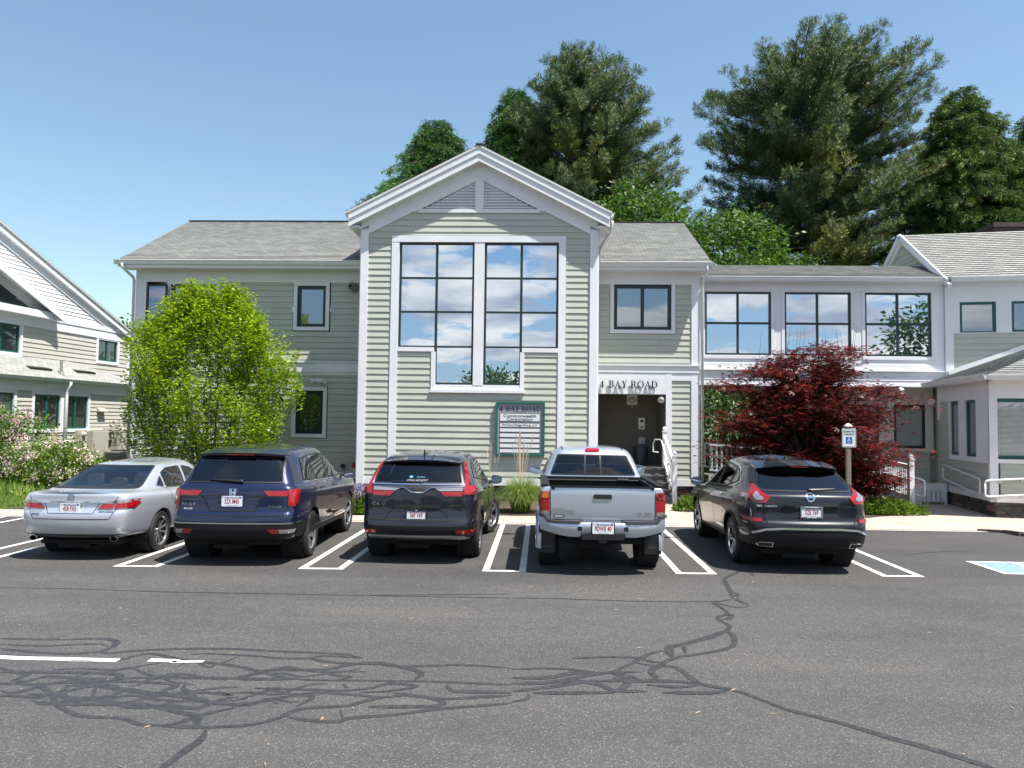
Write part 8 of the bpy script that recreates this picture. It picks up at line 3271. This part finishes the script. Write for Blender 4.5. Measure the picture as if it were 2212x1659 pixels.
for i, (b0, b1) in enumerate(((.212, .363), (.392, .473), (.487, .564), (.581, .66), (.678, .758), (.773, .855), (.872, .948))):
    mb = MB()
    mb.box(fx(.078), fx(.905), yp, yp + 0.02, fz_(b1), fz_(b0))
    p = mb.build('name_strip', 'letter', sg)
    mb = MB()
    mb.box(fx(.078) + .012, fx(.905) - .012, yp - 0.003, yp + 0.01, fz_(b1) + .012, fz_(b0) - .012)
    q = mb.build('strip_face', 'sign_white', p)
    mb = MB()
    if i == 0:
        add_text(mb, 'Commonwealth', 0.115, fx(.49), fz_(.262), yp - 0.0045, bold=0.0025, sx=1.22)
        add_text(mb, 'Corporation', 0.115, fx(.49), fz_(.322), yp - 0.0045, bold=0.0025, sx=1.22)
        mb.build('strip_lettering', 'letter', p)
    elif i == 1:
        add_text(mb, 'ProTerra Design Group, LLC', 0.082, fx(.49), fz_(.432), yp - 0.0045, bold=0.0018, sx=0.98)
        mb.build('strip_lettering', 'letter', p)
mb = MB()
serif_text(mb, '4 BAY ROAD', H_ * .088, fx(.075), fx(.925), fz_(.165), ys_ - 0.0515, 0.003)
add_text(mb, 'BUILDING-A', 0.038, fx(.5), fz_(.187), ys_ - 0.0535, sx=1.3)
mb.build('heading', 'letter', sg)

# reserved parking sign on a weathered post
rp = thing('reserved_parking_sign', 'white reserved parking sign with a blue wheelchair square on a weathered post', 'sign', (6.86, 17.5, 0))
mb = MB()
mb.box(6.815, 6.905, 17.46, 17.55, 0, 2.18)
mb.build('post', 'wood_grey', rp)
mb = MB()
mb.box(6.79, 6.93, 17.435, 17.575, 2.18, 2.205)
mb.lathe([(0.085, 0), (0.07, 0.02), (0.0001, 0.055)], 4, T=Matrix.Translation((6.86, 17.505, 2.205)) @ Matrix.Rotation(PI / 4, 4, 'Z'))
mb.build('post_cap', 'trim', rp)
ym = 17.452
x0, x1, z0, z1 = 6.706, 7.012, 1.72, 2.146
mb = MB()
mb.prism_y(rounded([(x0, z0), (x1, z0), (x1, z1), (x0, z1)], 0.03), ym - 0.003, ym + 0.003)
pl = mb.build('sign_plate', 'sign_white', rp)
mb = MB()
o_ = rounded([(x0 + .012, z0 + .012), (x1 - .012, z0 + .012), (x1 - .012, z1 - .012), (x0 + .012, z1 - .012)], 0.025)
i_ = inset(o_, 0.008)
for k in range(len(o_)):
    j = (k + 1) % len(o_)
    mb.add([(o_[k][0], ym - .005, o_[k][1]), (o_[j][0], ym - .005, o_[j][1]), (i_[j][0], ym - .005, i_[j][1]), (i_[k][0], ym - .005, i_[k][1])], [(0, 1, 2, 3)])
xc = (x0 + x1) / 2
add_text(mb, 'RESERVED', 0.062, xc, z1 - 0.075, ym - .006, bold=0.0015, sx=0.88)
add_text(mb, 'PARKING', 0.062, xc, z1 - 0.138, ym - .006, bold=0.0015, sx=0.88)
mb.build('sign_lettering', 'sign_dkgreen', pl)
mb = MB()
mb.box(xc - 0.072, xc + 0.072, ym - .006, ym - .0035, z0 + 0.085, z0 + 0.23)
mb.build('wheelchair_square', 'sign_blue', pl)
mb = MB()
isa_symbol(mb, xc, z0 + 0.158, 0.12, ym - .008)
mb.build('wheelchair_symbol', 'sign_white', pl)

# twin floodlight, black vent, wall panel on the left wing
a = hit(TW, 690, 822)
fl = thing('floodlight', 'white twin-head floodlight above the ground-floor window of the left wing', 'light', (a[0], YW, a[1]))
mb = MB()
mb.box(a[0] - .06, a[0] + .06, YW - 0.07, YW - 0.01, a[1] - .06, a[1] + .06)
mb.build('mount', 'white_pvc', fl)
for s in (-1, 1):
    T = Matrix.Translation((a[0] + s * 0.06, YW - 0.07, a[1])) @ Matrix.Rotation(s * R_(55), 4, 'Z') @ Matrix.Rotation(R_(100), 4, 'X')
    mb = MB(T)
    mb.lathe([(0.0001, 0), (0.035, 0.0), (0.04, 0.08), (0.075, 0.16), (0.078, 0.19), (0.07, 0.19), (0.0001, 0.17)], 16)
    mb.build('lamp_head', 'white_pvc', fl, smooth=40)
a = hit(TW, 770, 621)
vt = thing('wall_vent', 'dark grey round vent pipe high on the left wing beside the bay', 'vent', (a[0], YW, a[1]))
mb = MB(Matrix.Translation((a[0] - .05, YW, a[1])) @ Matrix.Rotation(PI / 2, 4, 'X') @ Matrix.Rotation(R_(-12), 4, 'Y'))
mb.lathe([(0.15, 0), (0.15, 0.03), (0.12, 0.06), (0.12, 0.24), (0.10, 0.27), (0.09, 0.25), (0.07, 0.30), (0.055, 0.30), (0.05, 0.1)], 20)
mb.build('pipe', 'metal_grey', vt, smooth=40)
a, b = hit(TW, 734, 983), hit(TW, 768, 1029)
hp = thing('service_panel', 'dull panel with a pipe stub and red cap low beside the bay', 'panel', ((a[0] + b[0]) / 2, YW, b[1]))
mb = MB()
mb.box(a[0], b[0], YW - 0.04, YW - 0.0, b[1], a[1])
mb.build('panel', 'siding', hp)
c0 = ((a[0] + b[0]) / 2, (a[1] + b[1]) / 2)
mb = MB(Matrix.Translation((c0[0] - .1, YW - 0.04, c0[1])) @ Matrix.Rotation(PI / 2, 4, 'X'))
mb.lathe([(0.05, 0), (0.05, 0.1), (0.07, 0.1), (0.07, 0.15), (0.0001, 0.15)], 14)
mb.build('pipe_stub', 'black', hp)
mb = MB(Matrix.Translation((b[0] - .03, YW - 0.05, c0[1] + .03)) @ Matrix.Rotation(PI / 2, 4, 'X'))
mb.lathe([(0.0001, 0.04), (0.08, 0.03), (0.085, 0)], 14)
mb.build('red_cap', 'red', hp)

# entry: steps, newel posts, handrails, lamp, intercom, notice, bin
es = thing('entry_steps', 'grey wooden steps up to the recessed entry', 'steps', (2.9, 21.9, 0))
for k in range(5):
    y0 = 21.30 + 0.29 * k
    zt = 0.18 * (k + 1)
    mb = MB()
    mb.box(2.35, 3.62, y0 - 0.02, y0 + 0.31, zt - 0.035, zt)
    mb.box(2.37, 3.60, y0 + 0.005, y0 + 0.03, zt - 0.18, zt - 0.035)
    mb.build('step', 'step', es)
mb = MB()
for x in (2.33, 3.60):
    vs = [(x, 21.32, 0.0), (x, 22.75, 0.0), (x, 22.75, 0.86), (x, 22.5, 0.86)]
    mb.add(vs + [(v[0] + 0.04, v[1], v[2]) for v in vs], [(0, 1, 2, 3), (7, 6, 5, 4), (0, 3, 7, 4)])
mb.build('stringer', 'step', es)
hr = thing('entry_handrail', 'white newel posts with a ball top and pipe handrail beside the entry steps', 'handrail', (3.60, 21.3, 0))
for (x, y, z0, z1) in ((3.66, 21.30, 0.0, 1.30), (3.60, 22.62, 0.85, 1.95)):
    mb = MB()
    mb.box(x - .06, x + .06, y - .06, y + .06, z0, z1)
    mb.box(x - .075, x + .075, y - .075, y + .075, z1, z1 + 0.03)
    pst = mb.build('post', 'trim', hr)
    mb = MB()
    mb.sphere((x, y, z1 + 0.09), 0.065, 14)
    mb.build('post_ball', 'trim', pst, smooth=True)
mb = MB()
mb.beam((3.66, 21.36, 1.12), (3.60, 22.56, 1.80), 0.07, 0.05)
mb.beam((3.66, 21.36, 0.35), (3.60, 22.56, 1.05), 0.07, 0.05)
for k in range(9):
    t = (k + 0.5) / 9
    y = 21.36 + 1.2 * t
    mb.box(3.62, 3.65, y - .012, y + .012, 0.35 + .70 * t, 1.12 + .68 * t)
mb.build('balustrade', 'trim', hr)
mb = MB()
mb.tube([(3.50, 21.25, 0.72), (3.50, 21.18, 0.90), (3.50, 21.28, 1.02), (3.50, 22.5, 1.68), (3.50, 22.85, 1.72), (3.38, 23.0, 1.72), (3.33, 23.05, 1.60), (3.33, 23.05, 1.36), (3.48, 23.0, 1.34)], 0.022, 8)
mb.tube([(3.50, 21.30, 1.02), (3.64, 21.30, 0.98)], 0.015, 6)
mb.build('pipe_rail', 'white_pvc', hr, smooth=True)
TE = Matrix.Translation((0, 24.68, 0))


def wall_lamp(name, T, px, py, label, s=0.16):
    a = hit(T, px, py)
    p = T @ Vector((a[0], 0, a[1]))
    r = thing(name, label, 'light', p)
    mb = MB(Matrix.Translation(p))
    mb.box(-s, s, -0.05, 0.0, -s, s)
    mb.build('back_plate', 'white_pvc', r)
    mb = MB(Matrix.Translation(p) @ Matrix.Rotation(PI / 2, 4, 'X') @ Matrix.Diagonal((1.2, 0.8, 1, 1)))
    mb.lathe([(s * 0.75, 0.05), (s * 0.72, 0.07), (s * 0.60, 0.07), (s * 0.58, 0.05)], 20)
    mb.build('lamp_ring', 'metal_grey', r, smooth=30)
    mb = MB(Matrix.Translation(p + Vector((0, -0.05, 0))))
    mb.sphere((0, 0, 0), s * 0.5, 14, sc=(1.1, 0.7, 0.75))
    mb.tube([(0, -0.02, -s * .9), (0, -0.02, -s * 1.5)], [0.05, 0.035], 10)
    mb.build('lamp_glass', 'lamp_glass', r, smooth=True)


wall_lamp('wall_light', TE, 1365, 864, 'square-backed oval lamp high on the wall of the recessed entry')


def round_lamp(p, d, label, r=0.07):
    t = thing('round_light', label, 'light', p)
    q = Vector((0, 0, 1)).rotation_difference(Vector(d)).to_matrix().to_4x4()
    mb = MB(Matrix.Translation(p) @ q)
    mb.lathe([(0.05, 0), (0.05, 0.05), (r, 0.08), (r + .01, 0.15), (r - .005, 0.155), (r - .02, 0.13)], 16)
    mb.build('housing', 'white_pvc', t, smooth=40)
    mb = MB(Matrix.Translation(p) @ q)
    mb.lathe([(0.0001, 0.16), (r * .6, 0.15), (r - .01, 0.135)], 16)
    mb.build('lens', 'lamp_glass', t, smooth=True)


round_lamp((3.60, 23.12, 2.98), (-0.3, -0.6, -0.6), 'small round spotlight in the upper right corner of the entry opening', 0.09)
a = hit(TR, 2021, 864, -0.02)
ft = hit(TFa, 2021, 866)
p = TFa @ Vector((ft[0], -0.04, ft[1]))
round_lamp(p, (-0.8, -0.5, -0.2), 'small round light on the wall by the two narrow windows', 0.08)
round_lamp((10.7, 22.9 + .5, 3.36), (0.1, -0.5, -0.8), 'small round spotlight under the right end of the bridge', 0.08)
a, b = hit(TE, 1378.6, 902.6), hit(TE, 1392.3, 927.6)
ic = thing('intercom', 'white wall intercom with a dark screen inside the entry recess', 'intercom', (a[0], 24.68, b[1]))
mb = MB(); mb.box(a[0], b[0], 24.61, 24.68, b[1], a[1]); mb.build('housing', 'white_pvc', ic)
mb = MB(); w = b[0] - a[0]; h = a[1] - b[1]
mb.box(a[0] + w * .3, b[0] - w * .25, 24.604, 24.612, a[1] - h * .38, a[1] - h * .18)
mb.box(a[0] + w * .35, b[0] - w * .3, 24.604, 24.612, b[1] + h * .12, b[1] + h * .26)
mb.build('screen', 'black', ic)
a, b = hit(TE, 1378.6, 944.4), hit(TE, 1393.3, 959)
ac = thing('accessible_entry_notice', 'small square wheelchair notice below the intercom', 'sign', (a[0], 24.68, b[1]))
mb = MB(); mb.box(a[0], b[0], 24.66, 24.68, b[1], a[1]); mb.build('plate', 'sign_white', ac)
mb = MB(); xc = (a[0] + b[0]) / 2; zc = (a[1] + b[1]) / 2
w = b[0] - a[0]
for bx in ((-.42, -.36, -.42, .42), (.36, .42, -.42, .42), (-.36, .36, .36, .42), (-.36, .36, -.42, -.36)):
    mb.box(xc + bx[0] * w, xc + bx[1] * w, 24.655, 24.66, zc + bx[2] * w, zc + bx[3] * w)
isa_symbol(mb, xc, zc + w * .1, w * 0.36, 24.656)
add_text(mb, 'ENTER', w * .2, xc, zc - w * .22, 24.656, bold=0.001)
mb.build('lettering', 'letter', ac)
bn = thing('trash_can', 'dark plastic trash can standing on the entry deck', 'trash can', (3.10, 24.1, 0.90))
mb = MB(Matrix.Translation((3.10, 24.1, 0.90)))
mb.lathe([(0.0001, 0.0), (0.19, 0.0), (0.235, 0.52), (0.25, 0.53), (0.25, 0.57), (0.225, 0.57), (0.20, 0.1)], 28)
mb.build('can_body', 'bin', bn, smooth=40)
mb = MB(Matrix.Translation((3.10, 24.1, 0.90)))
mb.box(0.215, 0.27, -0.06, 0.06, 0.40, 0.46)
mb.box(-0.27, -0.215, -0.06, 0.06, 0.40, 0.46)
mb.build('can_handle', 'bin', bn)

# ---- ramp, railings and deck under the bridge
rd = thing('ramp_deck', 'low dark timber ramp and deck behind the red maple', 'ramp', (7.2, 23.6, 0))
mb = MB()
x0, x1 = 4.9, 9.55
mb.add([(x0, 22.75, 0.70), (x1, 22.3, 0.28), (x1, 24.2, 0.28), (x0, 24.6, 0.70), (x0, 22.75, 0.0), (x1, 22.3, 0.0), (x1, 24.2, 0), (x0, 24.6, 0)], [(0, 1, 2, 3), (4, 5, 1, 0), (5, 6, 2, 1)])
mb.build('deck', 'step', rd)
mb = MB()
mb.beam((x0, 22.74, 0.62), (x1, 22.28, 0.22), 0.03, 0.16)
mb.build('skirt_board', 'soffit', rd)


def railing(name, label, a, b, za, zb, h=0.80, n=20, posts=(), ball=(), group='white railings by the ramp'):
    """balustrade from a to b; za, zb are the heights of its lower rail"""
    a, b = Vector((*a, 0)), Vector((*b, 0))
    r = thing(name, label, 'railing', (a.x, a.y, 0), group=group)
    mb = MB()
    A0, B0 = a + Vector((0, 0, za)), b + Vector((0, 0, zb))
    up = Vector((0, 0, h))
    mb.beam(A0 + up, B0 + up, 0.09, 0.045)
    mb.beam(A0 + Vector((0, 0, .06)), B0 + Vector((0, 0, .06)), 0.05, 0.05)
    mb.beam(A0 + up * 0.56, B0 + up * 0.56, 0.045, 0.045)
    mb.build('rails', 'trim', r)
    for i in range(n):
        p = A0.lerp(B0, (i + 0.5) / n)
        mb = MB()
        mb.box(p.x - .018, p.x + .018, p.y - .018, p.y + .018, p.z + .06, p.z + h - .02)
        mb.build('baluster', 'trim', r)
    for t, z0, hh, bl_ in posts:
        p = A0.lerp(B0, t)
        mb = MB()
        mb.box(p.x - .06, p.x + .06, p.y - .06, p.y + .06, z0, p.z + hh)
        mb.box(p.x - .075, p.x + .075, p.y - .075, p.y + .075, p.z + hh, p.z + hh + .025)
        po = mb.build('post', 'trim', r)
        if bl_:
            mb = MB()
            mb.sphere((p.x, p.y, p.z + hh + .09), 0.07, 14)
            mb.build('post_ball', 'trim', po, smooth=True)
    return r


P1 = gnd(1969, 1106)
P2 = Vector((9.62, 22.2, 0))
railing('railing', 'short white railing running back from the ball-topped post at the ramp mouth', (P1.x, P1.y), (P2.x, P2.y), 0.32, 0.42, 0.86, 16, posts=((0, 0, 1.02, True), (1, 0.0, 0.92, False)))
railing('railing', 'long white railing along the deck, mostly behind the red maple', (P2.x, P2.y), (4.95, 22.85), 0.42, 0.80, 0.80, 34, posts=((0.5, 0.1, 0.86, False),))
railing('railing', 'far white railing on the back side of the deck, seen past the maple', (8.9, 24.3), (4.95, 24.7), 0.55, 0.82, 0.78, 24)


def loop_rail(name, label, pts, stand, r=0.024):
    root = thing(name, label, 'handrail', pts[0], group='white pipe handrails by the corner bay')
    mb = MB()
    # close the loop with rounded corners
    P_ = [Vector(p) for p in pts]
    out = []
    n = len(P_)
    for i in range(n):
        p0, p1, p2 = P_[i - 1], P_[i], P_[(i + 1) % n]
        a, b = p1 + (p0 - p1).normalized() * 0.08, p1 + (p2 - p1).normalized() * 0.08
        for k in range(4):
            t = k / 3
            out.append((1 - t) ** 2 * a + 2 * t * (1 - t) * p1 + t * t * b)
    out.append(out[0])
    mb.tube(out, r, 8)
    mb.build('pipe', 'white_pvc', root, smooth=True)
    for k in (0.2, 0.5, 0.8):
        for (A, B) in ((P_[0], P_[1]), (P_[3], P_[2])):
            p = A.lerp(B, k)
            mb = MB()
            mb.tube([p, p + Vector((0, 0, -0.07)), p + Vector(stand) * 0.9 + Vector((0, 0, -0.07))], 0.012, 6)
            mb.build('bracket', 'white_pvc', root, smooth=True)


def on(T, px, py, y):
    a = hit(T, px, py, y)
    return T @ Vector((a[0], y, a[1]))


nv = TFa.to_3x3() @ Vector((0, 1, 0))
loop_rail('pipe_handrail', 'white looped pipe handrail sloping down the shaded wall under the narrow windows', [on(TFa, 2037, 1003, -.14), on(TFa, 2117, 1035, -.14), on(TFa, 2117, 1070, -.14), on(TFa, 2037, 1033, -.14)], nv * .14)
nv = TFb.to_3x3() @ Vector((0, 1, 0))
loop_rail('pipe_handrail', 'white looped pipe handrail under the wide blinds window, cut off by the frame', [on(TFb, 2128, 1038, -.16), on(TFb, 2290, 1031, -.16), on(TFb, 2290, 1066, -.16), on(TFb, 2128, 1073, -.16)], nv * .16)
P3 = P1 + Vector((0.12, 0.2, 0))
loop_rail('pipe_handrail', 'short white looped pipe rail on the inner side of the ball-topped post', [(P3.x, P3.y + .9, 0.98), (P3.x + .30, P3.y - .05, 0.80), (P3.x + .30, P3.y - .05, 0.36), (P3.x, P3.y + .9, 0.48)], Vector((-0.15, 0, 0)))

bc = thing('bench', 'small white slatted bench in the shaded corner behind the ramp railing', 'bench', (11.05, 22.5, 0))
mb = MB(); mb.box(10.75, 11.45, 22.35, 22.75, 0.42, 0.46); mb.build('seat', 'trim', bc)
mb = MB(); mb.box(10.72, 10.78, 22.3, 22.8, 0, 0.60); mb.box(11.42, 11.48, 22.3, 22.8, 0, 0.60); mb.apart(lambda q: q.x > 11.1, 'side_panel', 'trim', bc)
mb = MB()
for k in range(5):
    mb.box(10.80 + k * .13, 10.90 + k * .13, 22.31, 22.34, 0.08, 0.42)
mb.box(10.78, 11.42, 22.33, 22.36, 0.40, 0.60)
mb.build('slatted_front', 'trim', bc)

# ---- electrical gear on the left office
def cab(name, label, px0, px1, py0, py1, d, T=TLo, round_=None, zlo=None, cat='cabinet'):
    a, b = hit(T, px0, py0), hit(T, px1, py1)
    z0, z1 = min(a[1], b[1]), max(a[1], b[1])
    if zlo is not None:
        z0 = zlo
    x0, x1 = min(a[0], b[0]), max(a[0], b[0])
    p = T @ Vector(((x0 + x1) / 2, 0, z0))
    r = thing(name, label, cat, p, group='electrical boxes on the left office wall')
    mb = MB(T); mb.box(x0, x1, -d, -0.02, z0, z1); mb.build('box', 'cabinet', r)
    mb = MB(T); mb.box(x0 + .03, x1 - .03, -d - 0.015, -d, z0 + .03, z1 - .03); mb.build('door', 'cabinet', r)
    mb = MB(T); mb.box(x0 + .05, x0 + .08, -d - 0.035, -d - 0.015, (z0 + z1) / 2 - .06, (z0 + z1) / 2 + .06); mb.build('latch', 'cabinet_dark', r)
    if round_:
        mb = MB(T @ Matrix.Translation(((x0 + x1) / 2, -d - 0.01, z1 - (z1 - z0) * .35)) @ Matrix.Rotation(PI / 2, 4, 'X'))
        mb.lathe([(0.0001, 0.13), (0.06, 0.12), (0.085, 0.08), (0.09, 0.0)], 16)
        mb.build('meter_glass', round_, r, smooth=True)
    return r


cab('electrical_cabinet', 'medium beige cabinet with twin doors left of the electric meter', 187.5, 220, 931, 989, 0.25)
cab('electrical_cabinet', 'largest beige cabinet, standing right of the electric meter', 238, 265, 928, 989, 0.35)
cab('electrical_cabinet', 'narrow beige cabinet at the right end of the row by the corner', 266, 279, 928, 989, 0.30)
cab('electric_meter', 'electric meter with a round glass dome between the beige cabinets', 222, 236, 924, 951, 0.15, round_='clear_lens', cat='meter')
cab('meter_box', 'small beige box with a round disc at the left end of the row', 160, 178, 929, 954, 0.18, round_='lamp_glass', cat='meter')
a, b = hit(TLo, 208, 877.5), hit(TLo, 223, 896)
x0, x1 = min(a[0], b[0]), max(a[0], b[0])
vh = thing('vent_hood', 'small louvred vent hood on the siding above the beige cabinets', 'vent', TLo @ Vector((x0, 0, b[1])))
mb = MB(TLo)
mb.box(x0, x1, -0.03, 0, b[1] + .1, a[1])
mb.add([(x0, -0.03, a[1] - .06), (x1, -0.03, a[1] - .06), (x1, -0.2, a[1] - .2), (x0, -0.2, a[1] - .2), (x0, -0.03, a[1] - .22), (x1, -0.03, a[1] - .22)], [(0, 1, 2, 3), (3, 2, 5, 4), (0, 3, 4), (1, 5, 2)])
mb.build('hood', 'cabinet', vh)
p = TLo @ Vector((-3.2, -1.2, 0))
au = thing('air_conditioner', 'dark grey air conditioning unit behind the silver sedan', 'air conditioner', p)
mb = MB(Matrix.Translation(p))
mb.box(-0.45, 0.45, -0.45, 0.45, 0.05, 0.86)
mb.build('casing', 'metal_grey', au)
mb = MB(Matrix.Translation(p))
for k in range(14):
    mb.box(-0.47, 0.47, -0.47, 0.47, 0.1 + k * .052, 0.12 + k * .052)
mb.lathe([(0.38, 0.87), (0.38, 0.90), (0.34, 0.90), (0.34, 0.87)], 20)
mb.build('grille', 'black', au)
